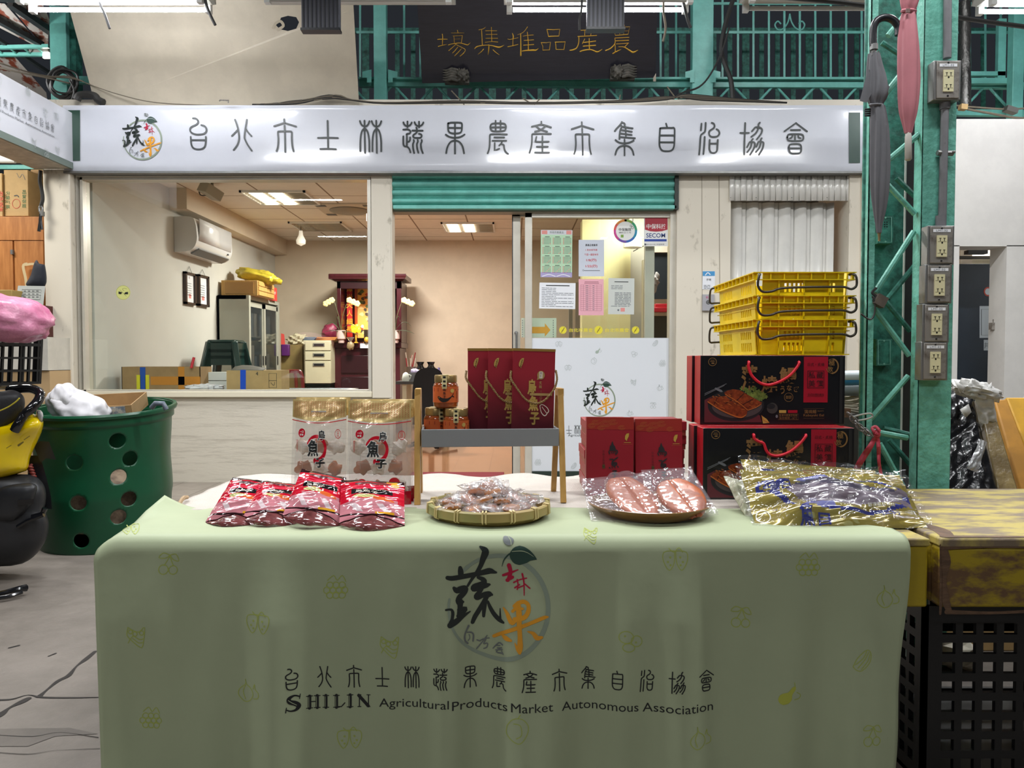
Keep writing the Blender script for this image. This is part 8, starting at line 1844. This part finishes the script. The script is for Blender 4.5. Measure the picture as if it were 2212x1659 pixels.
for k, (x, y, z, cl_, lab) in enumerate(((1.56, 2.72, .245, '#e2cf8e', 'yellow wrapper scrap on the tan carton behind the black crate'), (1.74, 2.72, .24, '#ebe7dc', 'white paper scrap on the tan carton behind the black crate'), (1.92, 2.72, .25, '#86a83c', 'green leafy scrap on the tan carton behind the black crate'), (2.12, 2.72, .24, '#e0bd80', 'tan paper scrap at the right on the tan carton'), (1.20, 2.52, .05, '#d6bd90', 'tan scrap on the floor behind the black crate'), (1.46, 2.52, .05, '#e6decb', 'pale scrap on the floor behind the black crate'))):
    m = M(); m.sphere((x, y, z), (.085, .07, .05), 0, 14, 10, R=rz(k), fn=lambda d: 1 + .35 * noise.noise(d * 2.5 + Vector((k, 0, 0))))
    tag(build('food_scrap', m, mat('scrap_%d' % k, cl_, .6), smooth=None), lab, 'scrap', 'scraps behind the black crate')
m = M(); m.box(1.24, 1.555, 1.835, 2.28, .375, .432); tag(build('red_sack', m, mat('dark_red_sack', '#7c1420', .6), bevel=.015), 'dark red sack at the top of the black crate', 'sack')

# ================================================================== left: bin, scooter, storage bay
bc_ = Vector((fx(222, 4.27), 4.27, 0)); RB = lambda z: .318 + .030 * min(1, z / .3) + (.012 if z > .70 else 0) - .010 * math.exp(-((z - .5) / .12) ** 2)
HB = .765; holes = []
slant = lambda v: Vector((v.x, v.y, v.z + (.03 * (v.y - bc_.y) / .345 - .012) * max(0, v.z) / HB))
for px, py in ((254, 940), (158, 988), (326, 971), (257, 1022), (169, 1080), (324, 1056), (257, 1113), (172, 1168)):
    th = -PI / 2
    for _ in range(6):
        Yp = bc_.y + .345 * math.sin(th); p = P(px, py, Yp); th = -math.acos(max(-1, min(1, (p.x - bc_.x) / .345)))
    holes.append((th, p.z))
for k in range(8): holes.append((.4 + k * .33, .25 + .35 * (k % 2)))
gn = mat('green_plastic_bin', '#0d4d31', .35, noise=.10, ns=6); N1, N2 = 300, 90; rh = .040
bn = thing('perforated_bin', 'large dark green plastic bin with round holes left of the stall', 'bin', bc_)
V, Fc = [], []
gd = [[None] * N1 for _ in range(N2 + 1)]; inn_ = [[False] * N1 for _ in range(N2 + 1)]
for j in range(N2 + 1):
    for i in range(N1):
        th, z = -PI + 2 * PI * i / N1, HB * j / N2
        for ht, hz in holes:
            dx = ((th - ht + PI) % (2 * PI) - PI) * .345; dz = z - hz; dd = math.hypot(dx, dz)
            if dd < rh + .007:
                if dd > rh - .007: th = ht + dx / dd * rh / .345; z = hz + dz / dd * rh; inn_[j][i] = True
                else: inn_[j][i] = None
        r = RB(z); gd[j][i] = len(V); V.append(slant(bc_ + Vector((r * math.cos(th), r * math.sin(th), z))))
for j in range(N2):
    for i in range(N1):
        q = [(j, i), (j, (i + 1) % N1), (j + 1, (i + 1) % N1), (j + 1, i)]
        if any(inn_[a][b] is None for a, b in q) or all(inn_[a][b] for a, b in q): continue
        Fc.append(tuple(gd[a][b] for a, b in q))
used = sorted({v for f in Fc for v in f}); ix = {v: k for k, v in enumerate(used)}
m = M(); m.add([V[v] for v in used], [tuple(ix[v] for v in f) for f in Fc]); build('perforated_wall', m, gn, bn, smooth=60, solid=.004)
m = M(); m.lathe([(RB(.76), .742), (.372, .745), (.378, .760), (.372, .772), (RB(.76) - .004, .77)], bc_, 96, caps=False); m.v = [slant(v) for v in m.v]; build('rim', m, gn, bn, smooth=50)
m = M(); m.lathe([(0, .02), (.31, .02)], bc_, 48); build('bin_floor', m, gn, bn)
m = M(); c = P(346, 876, 4.05); m.tube([c + Vector((-.045, 0, -.012)), c + Vector((-.02, -.01, .012)), c + Vector((.02, -.01, .012)), c + Vector((.032, 0, -.02))], .014, 8); build('rim_handle', m, mat('blue_grey_handle', '#5a626e', .4), bn, smooth=60)
m = M(); c = P(160, 872, 4.2); fold = lambda d: 1 + .16 * noise.noise(d * 1.6) + .05 * math.sin(9 * math.atan2(d.y, d.x) + 6 * d.z) * (1 - abs(d.z)) + .05 * noise.noise(d * 4)
m.sphere(c + Vector((.03, 0, -.03)), (.17, .13, .10), 0, 56, 36, R=ry(.35), fn=fold); m.sphere(P(143, 862, 4.15), (.075, .07, .085), 0, 48, 30, R=ry(-.3), fn=fold)
tag(build('plastic_bag', m, mat('white_trash_bag', '#d8d6da', .35, noise=.08, ns=12), smooth=70), 'crumpled white plastic bag sticking out of the green bin', 'bag')
t = thing('cardboard_tray', 'brown shallow carton lying in the mouth of the green bin', 'box', P(238, 890, 4.3)); c = P(238, 878, 4.42); R2 = rz(.15) @ rx(.22) @ ry(-.05)
m = M()
for o, sz in (((0, -.14, 0), (.32, .006, .08)), ((0, .14, 0), (.32, .006, .08)), ((-.16, 0, 0), (.006, .28, .08)), ((.16, 0, 0), (.006, .28, .08)), ((0, 0, -.038), (.32, .28, .004))): m.obox(c + R2 @ Vector(o), sz, R2)
build('carton', m, card_dk, t)
m = M(); m.obox(c + R2 @ Vector((.08, -.146, .0)), (.10, .004, .07), R2); build('printed_label', m, mat('carton_label', '#bfb7a6', .6, col2='#6f7a86', ns=50), t)
m = M(); m.lathe([(0, .1), (.27, .1), (.28, .33), (.1, .42), (0, .44)], bc_, 24); tag(build('bin_contents', m, mat('bin_rubbish', '#5f4a3c', .7, col2='#a08a72', ns=9), smooth=60), 'brown rubbish seen through the holes of the green bin', 'rubbish')['kind'] = 'stuff'

def puffy(mb, outline, Y, dep, mi=0, rows=26, cols=16, px=.5):
    pts = crom(outline, 5, True); y0, y1 = min(p[1] for p in pts), max(p[1] for p in pts); E = []
    for j in range(rows + 1):
        y = y0 + (y1 - y0) * min(max(.5 - .5 * math.cos(PI * j / rows), .003), .997); xs = []
        for a, b in zip(pts, pts[1:] + pts[:1]):
            if (a[1] > y) != (b[1] > y): xs.append(a[0] + (b[0] - a[0]) * (y - a[1]) / (b[1] - a[1]))
        E.append((min(xs), max(xs), y))
    H_ = max(e[1] - e[0] for e in E)
    for sg in (-1, 1):
        def f(u, v):
            j = round(v * rows); a, b, y = E[j]; uu = .5 - .5 * math.cos(PI * u); vv = (y - y0) / (y1 - y0)
            th = dep * (max(0, 1 - (2 * uu - 1) ** 4) * max(0, 1 - (2 * vv - 1) ** 4)) ** px
            return P(a + (b - a) * uu, y, Y + sg * th)
        mb.grid(f, cols, rows, mi)
sc = thing('motor_scooter', 'yellow and black motor scooter parked at the left edge of the picture', 'scooter', PZ(-60, 1226, 0))
YS_ = 3.55
bpl = mat('scooter_black_plastic', '#26272a', .4, noise=.2, ns=9, bump=.06, bs=50); ygl = mat('scooter_yellow', '#e6c500', .15, coat=.8); bgl = mat('scooter_gloss_black', '#101013', .12, coat=.6)
m = M(); puffy(m, [(-260, 1040), (-60, 1022), (40, 1030), (62, 1024), (84, 1034), (98, 1055), (99, 1085), (94, 1100), (105, 1122), (104, 1152), (92, 1180), (66, 1208), (30, 1222), (-40, 1224), (-160, 1225), (-240, 1160)], YS_, .13, px=.4); build('engine_cover', m, bpl, sc, smooth=60)
m = M(); puffy(m, [(-10, 1060), (40, 1045), (80, 1050), (60, 1100), (20, 1130), (-20, 1110)], YS_ - .10, .05); build('side_cover', m, bpl, sc, smooth=60)
m = M(); q_ = plane(YS_ - .14); m.prism([(38, 1080), (72, 1078), (72, 1088), (38, 1092)], q_, .02); m.tube([P(a, b, YS_ - .12) for a, b in ((70, 1116), (92, 1110), (97, 1098))], .012, 6); m.tube([P(a, b, YS_ - .13) for a, b in ((38, 1138), (60, 1125), (95, 1112))], .010, 6); build('brake_lever', m, bgl, sc)
m = M(); m.lathe([(.12, -.05), (.215, -.05), (.23, -.02), (.23, .02), (.215, .05), (.12, .05)], P(-30, 1118, YS_), 40, R=rx(PI / 2), caps=False); build('rear_wheel', m, mat('tyre_rubber', '#19191a', .7), sc)
for v in sc.children[-1].data.vertices: pass
m = M(); puffy(m, [(-300, 960), (-120, 935), (0, 920), (30, 905), (62, 892), (88, 902), (94, 915), (88, 938), (74, 968), (64, 992), (60, 1014), (44, 1021), (0, 1034), (-150, 1050), (-300, 1040)], YS_ - .02, .12, px=.45); build('tail_fairing', m, ygl, sc, smooth=60)
m = M(); puffy(m, [(-300, 880), (-80, 852), (0, 846), (25, 842), (48, 852), (54, 872), (46, 900), (22, 926), (0, 938), (-120, 950), (-300, 940)], YS_ - .03, .13, px=.45); build('seat', m, mat('scooter_seat', '#1b1b1e', .6, bump=.1, bs=120), sc, smooth=60)
m = M(); m.tube([P(a, b, YS_ - .165) for a, b in crom([(-60, 900), (-10, 890), (16, 880), (34, 868), (42, 860)], 4)], .003, 6); build('seat_piping', m, mat('yellow_piping', '#c9b93a', .5), sc)
m = M(); m.tube([P(a, b, YS_ - .09 + dy) for a, b, dy in crom([(32, 930, -.06), (40, 916, -.06), (52, 898, -.04), (66, 884, -.03), (82, 866, 0), (87, 852, .03), (78, 843, .06), (58, 839, .09), (20, 842, .12)], 5)], .021, 12); build('grab_rail', m, bgl, sc, smooth=60)
m = M(); puffy(m, [(80, 886), (90, 888), (94, 900), (90, 914), (82, 906), (78, 896)], YS_ - .05, .05); build('tail_lamp', m, mat('tail_lens', '#9a9a98', .1, coat=.8), sc, smooth=60)
m = M(); m.prism([(72, 962), (86, 953), (106, 954), (121, 993), (100, 990), (88, 1000)], plane(YS_ + .02), .012); m.prism([(60, 984), (86, 984), (100, 1030), (110, 1072), (112, 1100), (92, 1098), (84, 1040), (60, 1040)], plane(YS_ + .04), .012); build('mudguard', m, bpl, sc, smooth=None)
m = M(); m.tube([P(63 + 5 * math.cos(a) + a * .35, 1004 + a * 1.0, YS_ + .0 + .02 * math.sin(a)) for a in [j * .5 for j in range(64)]], .006, 6); build('shock_spring', m, mat('red_brown_spring', '#7a2f28', .4), sc, smooth=60)
m = M(); m.tube([PZ(-60, 1294, .02), PZ(10, 1280, .03), PZ(40, 1272, .035), PZ(56, 1270, .03)], [.012, .011, .012, .016], 8); m.tube([PZ(-60, 1302, .015), PZ(20, 1288, .02), PZ(48, 1279, .025)], .008, 6); build('centre_stand', m, bgl, sc)
m = M()
for x in (-.36, .0): m.tube([Vector((fx(40, YS_) + x - .12, YS_ - .08 + .01, .86)), Vector((fx(40, YS_) + x - .12, YS_ - .08, .885)), Vector((fx(40, YS_) + x - .12, YS_ + .22, .885))], .01, 6)
build('luggage_rack', m, bgl, sc)
# scratches on the fairing
m = M()
for a in ([(14, 968), (24, 962)], [(40, 962, 5), (50, 955, 3)], [(52, 950), (64, 942)]): m.rib(a, plane(YS_ - .142), 1.5, 0, False)
build('scratch', m, mat('scuff_mark', '#6d5d1a', .6), sc)
# crate and pink bag on the scooter
kc = thing('plastic_crate', 'black plastic crate carried behind the seat of the yellow scooter', 'crate', (-2.7, 3.6, .895)); ang = rz(-.22)
def kcw(O, ax, L, n):
    m = M(); cs2 = [0, .04]; 
    while cs2[-1] < .92: cs2 += [cs2[-1] + .10, cs2[-1] + .13]
    cs2 = [c for c in cs2 if c < .96] + [.96, 1]; rs2 = [0, .05, .26, .30, .52, .56, .78, .84, 1]
    crate_wall(m, O, ax, L, .235, cs2, rs2, lambda i, j: i % 2 == 1 and 0 < i < len(cs2) - 2 and j % 2 == 1, .010, n, .018); 
    m.v = [Vector((-2.39, 3.42, 0)) + ang @ (v - Vector((-2.39, 3.42, 0))) for v in m.v]; return m
build('front_wall', kcw((-2.96, 3.40, .897), (1, 0, 0), .57, (0, -1, 0)), blk, kc); build('rear_wall', kcw((-2.96, 3.78, .897), (1, 0, 0), .57, (0, 1, 0)), blk, kc); build('side_wall', kcw((-2.39, 3.40, .897), (0, 1, 0), .38, (1, 0, 0)), blk, kc); build('side_wall', kcw((-2.96, 3.40, .897), (0, 1, 0), .38, (-1, 0, 0)), blk, kc)
m = M(); c = P(-12, 688, 3.5); c.z = 1.215
def pk(d): return 1 + .10 * noise.noise(d * 2) + .06 * noise.noise(d * 5 + Vector((3, 0, 0)))
m.sphere(c, (.235, .19, .105), lambda *a: 0, 48, 30, R=ry(.28)) if False else m.sphere(c, (.225, .18, .105), 0, 48, 30, R=ry(.22), fn=lambda d: pk(d) * (1 / max(abs(d.x) ** 4 + abs(d.y) ** 4 + abs(d.z) ** 4, .2)) ** .16)
m.m = [1 if (sum((m.v[q] for q in f), Vector()) / len(f) - (c + Vector((.09, -.16, .01)))).length < .05 + .015 * math.sin(9 * m.v[f[0]].x * 7) else 0 for f in m.f]
tag(build('pink_bag', m, [mat('pink_plastic_bag', '#c9839f', .4, col2='#b0567c', ns=5, lo=.4, hi=.6, coat=.1, bump=.5, bs=30), mat('blue_bag_print', '#7f86bd', .4)], smooth=70), 'bulging pink plastic bag on the black crate of the scooter', 'bag')

# storage bay at the far left
Yb = 6.35
cb = thing('plywood_cabinet', 'orange plywood cabinet standing at the far left behind the pillar', 'cabinet', (fx(30, Yb), 6.6, 1.5))
m = M(); pbox(m, -160, 468, 96, 880, Yb + .02, Yb + .5); 
build('carcass', m, wood_o, cb)
cb.location  # base set by the carcass bottom
m = M(); pbox(m, -160, 468, 94, 519, Yb, Yb + .02); build('upper_rail', m, wood_o, cb, bevel=.002)
for x0, x1 in ((-60, 29), (30.5, 95)):
    m = M(); pbox(m, x0, 520.5, x1, 640, Yb, Yb + .02); dr = build('door', m, wood_o, cb, bevel=.002)
    if x0 < 0: m = M(); pbox(m, 22, 539, 27, 549, Yb - .02, Yb); build('latch', m, steel, dr)
def bay_box(x0, y0, x1, y1, Y, d, mt_, lab, name='cardboard_carton', draw=None, mats=()):
    t = thing(name, lab, 'box', P((x0 + x1) / 2, y1, Y + d / 2)); m = M(); pbox(m, x0, y0, x1, y1, Y, Y + d); build('carton', m, mt_, t, bevel=.004)
    if draw: m = M(); draw(m, plane(Y, .002)); build('print', m, list(mats), t, smooth=None)
gpr = mat('green_box_print', '#5f7a4c', .6); rpr = mat('red_box_print', '#b8442c', .6)
bay_box(8, 367, 62, 467, 6.4, .35, card, 'tall brown carton with green characters on the plywood cabinet', draw=lambda m, q: (m.vtext('分級包裝', 17, 417, 8.5, q, 0, .005, 1.15), m.vtext('品質保證', 52, 415, 8.5, q, 0, .005, 1.15), m.ring(35, 440, 8.5, 1, q, 1, 10), m.rib([(31, 423), (37, 422), (40, 425)], q, 2, 2), m.rib([(36, 374), (42, 384), (48, 376), (54, 388)], q, .8, 2), m.text('GS', 52, 412, 4, q, 0)), mats=(gpr, rpr, ink))
bay_box(-60, 374, 6, 468, 6.38, .35, card, 'brown carton with red characters at the left edge on the cabinet', draw=lambda m, q: m.vtext('台中名產', 2, 418, 11, q, 0, .02, 1.1), mats=(rpr,))
bay_box(66, 366, 100, 467, 6.75, .3, card_dk, 'brown carton further back between the tall carton and the pillar')
m = M(); pbox(m, 85, 456, 92, 466, 6.15, 6.18); m.tube([P(a, b, 6.165) for a, b in crom([(86, 458), (85, 448), (89, 446), (92, 450), (91, 458)], 3)], .008, 6); m.tube([P(88, 462, 6.16), P(87, 480, 6.16), P(84, 500, 6.16)], .012, 6, 1); m.tube([P(88, 470, 6.16), P(91, 496, 6.16)], .008, 6, 1)
tag(build('padlock', m, [steel, black_p]), 'steel padlock with a black strap hanging beside the left pillar', 'padlock')
m = M(); m.tube([P(a, b, 6.17) for a, b in crom([(88, 368), (86, 390), (90, 410), (92, 430), (88, 446)], 4)], .014, 6); tag(build('hanging_strap', m, cable_m), 'dark strap hanging along the left edge of the pillar', 'strap')
ct = thing('counter', 'pale counter block in the storage bay at far left', 'counter', (fx(60, 5.9), 6.05, 0))
m = M(); pbox(m, -200, 728, 104, 800, 5.9, 6.2); build('counter_top', m, mat('pale_counter', '#cdc8bd', .5, noise=.1, ns=8), ct)
m = M(); a = P(-200, 800, 5.9); m.box(a.x, P(104, 800, 5.9).x, 5.92, 6.2, 0, a.z - .004); build('counter_base', m, mat('tan_counter_base', '#b79a72', .5), ct)
m = M(); pbox(m, -200, 660, 99, 727, 6.1, 6.2); tag(build('back_panel', m, mat('dark_red_panel', '#4f1813', .5)), 'dark red panel behind the pale counter at far left', 'panel')
m = M(); puffy(m, [(57, 617), (66, 595), (74, 568), (80, 562), (88, 575), (97, 572), (98, 617)], 6.0, .06); tag(build('cloth_bag', m, mat('dark_navy_cloth', '#20242e', .8, bump=.2, bs=30), smooth=60), 'dark navy cloth bag hanging on the plywood cabinet door', 'bag')
m = M(); q_ = lambda x, y, k=0.0: P(x, y, 5.95 - (y - 617) * .0016 - k); m.prism([(39, 617), (98, 618), (93, 664), (33, 655)], q_, -.03); q3 = lambda x, y, k=0.0: q_(x, y, .002 + k); m.rib([(48, 625), (89, 626), (86, 647), (45, 646)], q3, .8, 1, False, closed=True)
for y in (631, 638): m.rib([(47, y), (88, y)], q3, .6, 1, False)
for r in range(3):
    for c in range(4): m.rect(51 + c * 9, 627.5 + r * 6.5, 56 + c * 9, 629.5 + r * 6.5, q3, 1)
tag(build('printed_card', m, [mat('grey_card', '#8d908b', .6), ink], smooth=None), 'grey box lid printed with a small table at far left', 'card')
bay_box(-30, 626, 26, 662, 5.8, .25, mat('tan_carton', '#a58a4e', .7), 'small tan carton above the pink bag at the left edge')
m = M(); m.rib([(57, 570), (50, 575), (55, 600), (57, 616)], plane(6.32, .004), 6, 0); m.rib([(56, 572), (70, 570), (80, 572)], plane(6.32, .004), 5, 0); tag(build('clear_tape', m, mat('shiny_tape', '#cbb890', .15, coat=.6)), 'shiny tape scraps stuck on the plywood door beside the navy bag', 'tape')
m = M(); m.box(-8, -3.85, 8.4, 8.5, 0, 3.2); struct('wall_left_bay', m, mat('dark_bay_wall', '#39424a', .7))
m = M(); pbox(m, -40, 356, 88, 365, 6.9, 6.95); tag(build('bay_rail', m, teal), 'turquoise rail under the beam at far left', 'rail')
b_ = thing('batten_lamp', 'small unlit lamp under the beam at far left', 'lamp', P(10, 335, 6.4)); m = M(); pbox(m, -40, 331, 27, 346, 6.4, 6.5); build('housing', m, house, b_)
m = M(); m.tube([P(-40, 348, 6.38), P(33, 349, 6.38)], .016, 8); build('tube', m, tube_off, b_)

# roof and post at the top left
def roofm(px, py, k=0.0): return P(px, py, 6.3 + py * .006 - k)
rf = thing('roof_sheet', 'rust stained white roof sheets at the top left corner', 'roof', roofm(40, 230))
rust = mat('rust_stained_sheet', '#b3ada6', .6, col2='#7a3b28', ns=7, lo=.47, hi=.52, stretch=(1, .5, 1))
for pts in ([(-60, -60), (60, -60), (106, 40), (118, 70), (104, 72), (40, 14), (-60, -20)], [(-60, 0), (10, 8), (85, 92), (70, 96), (-60, 30)], [(-60, 110), (30, 120), (100, 200), (104, 230), (60, 215), (-60, 150)], [(20, 12), (40, 14), (104, 74), (104, 96), (92, 98)]):
    m = M(); m.prism(pts, roofm, -.02); build('sheet', m, rust, rf, smooth=None)
dkm = mat('dark_roof_steel', '#2e3436', .5, noise=.2, ns=8)
for (x0, y0, x1, y1, w_, lab) in ((-30, 30, 92, 97, .05, 'lower dark roof purlin at the top left'), (22, 8, 118, 74, .06, 'upper dark roof purlin at the top left'), (-30, 68, 104, 156, .035, 'grey roof pipe slanting down at the top left'), (-30, -10, 270, 12, .07, 'dark roof beam along the very top left')):
    m = M(); a, b = roofm(x0, y0, .06), roofm(x1, y1, .06); m.bar(a, b, w_, w_ * .8); tag(build('roof_purlin', m, dkm), lab, 'beam')
m = M()
for x0, y0, x1, y1 in ((-20, 118, 106, 118), (-20, 103, 106, 100)): m.merge((lambda a: a)(M().bar(roofm(x0, y0, .1), roofm(x1, y1, .1), .03)))
for k in range(4): m.tube([roofm(k * 30 - 10, 103, .1), roofm(k * 30 + 8, 118, .1)], .008, 6)
tag(build('small_truss', m, teal), 'thin turquoise lattice rail crossing the top left roof', 'truss')
m = M(); pbox(m, 62, 96, 104, 118, 6.9, 6.95, 0); pbox(m, 92, 112, 105, 125, 6.88, 6.9, 1); tag(build('flood_lamp', m, [mat('grey_lamp_body', '#8a8a84', .5), emit_w]), 'small lit floodlight beside the top left turquoise post', 'lamp')
po = thing('steel_post', 'turquoise steel post at the top left behind the beige panel', 'post', P(130, 230, 6.55))
m = M(); pbox(m, 105, -30, 146, 232, 6.55, 6.6); build('post_shaft', m, teal, po, bevel=.004)
m = M(); pbox(m, 138, -30, 166, 232, 6.62, 6.72); build('post_flange', m, teal_dark, po)
m = M(); tbar(m, 135, 176, 205, 176, .04, 6.5); tbar(m, 165, 168, 205, 168, .02, 6.5); build('cross_arm', m, teal, po)
for k, (cx, cy, rx_, ry_, sd) in enumerate(((132, 178, 26, 32, 1), (138, 184, 26, 30, 2), (134, 182, 22, 27, 3), (140, 176, 30, 26, 4))):
    m = M(); m.tube([P(cx + rx_ * math.cos(a) + 2 * math.sin(3 * a + sd), cy + ry_ * math.sin(a), 6.42 - .015 * k) for a in [2 * PI * j / 28 for j in range(28)]], .018 - .003 * k, 6, closed=True)
    tag(build('coiled_cable', m, cable_m), 'loop of black cable coiled on the top left turquoise post', 'cable', 'black cable loops on the post')
for k, pts in enumerate(([(-20, 128), (40, 150), (100, 165), (150, 168), (180, 176)], [(-20, 142), (50, 158), (110, 170), (150, 180)], [(150, 172), (160, 195), (155, 215), (145, 222)])):
    cord('loose_cable', pts, 6.35, .007, ('upper pale cable running to the black cable coil', 'lower pale cable running to the black cable coil', 'short cable dropping from the black cable coil')[k], cable_l if k < 2 else cable_m)
m = M(); m.tube([P(a, b, 6.25) for a, b in crom([(166, 216), (172, 206), (190, 204), (205, 208), (212, 216), (224, 222)], 4)], .03, 8); tag(build('cable_sleeve', m, cable_m), 'thick black cable sleeve lying on the left end of the signboard', 'cable')
# silver duct behind the column, top right
m = M(); m.grid(lambda u, v: P(2084, 5 + 225 * v, 6.3) + Vector((.045 * math.cos(2 * PI * u), .045 * math.sin(2 * PI * u), 0)) * (1 + .15 * noise.noise(Vector((math.cos(2 * PI * u) * 2, math.sin(2 * PI * u) * 2, v * 12)))), 24, 40, cu=True)
tag(build('foil_duct', m, mat('crinkled_dark_foil', '#5c5b58', .25, metal=.7, bump=.5, bs=60), smooth=80), 'dark crinkled foil duct behind the grille at top right', 'duct')
cord('bent_pipe', [(1690, -6), (1800, 4), (1885, 14), (2010, 28), (2110, 44), (2230, 60)], 4.9, .014, 'long thin rod crossing behind the column tops at upper right', cable_m)
m = M(); m.obox(P(2183, 238, 6.1), (.09, .06, .04), ry(.3)); m.obox(P(2080, 232, 6.1), (.05, .05, .04), ry(.1), 1); tag(build('junction_box', m, [mat('dark_grey_box', '#4d4b46', .5), card]), 'dark cable joint box on the wires at far right', 'box')
cord('loose_cable', [(2065, 228), (2110, 232), (2180, 236), (2230, 232)], 6.12, .007, 'pale cable running along the top of the right white wall', cable_l)
cord('loose_cable', [(2090, 236), (2140, 245), (2190, 254), (2240, 256)], 6.1, .009, 'second pale cable dipping onto the right white wall', cable_l)
pr = thing('steel_post', 'bright turquoise post at the top right corner', 'post', P(2200, 256, 6.5))
m = M(); pbox(m, 2192, -30, 2210, 256, 6.5, 6.58); build('post_shaft', m, teal, pr, bevel=.004)
m = M(); pbox(m, 2158, 40, 2172, 172, 6.6, 6.64); pbox(m, 2074, 154, 2172, 163, 6.6, 6.64); pbox(m, 2074, 168, 2180, 180, 6.58, 6.62); build('window_frame', m, teal, pr)
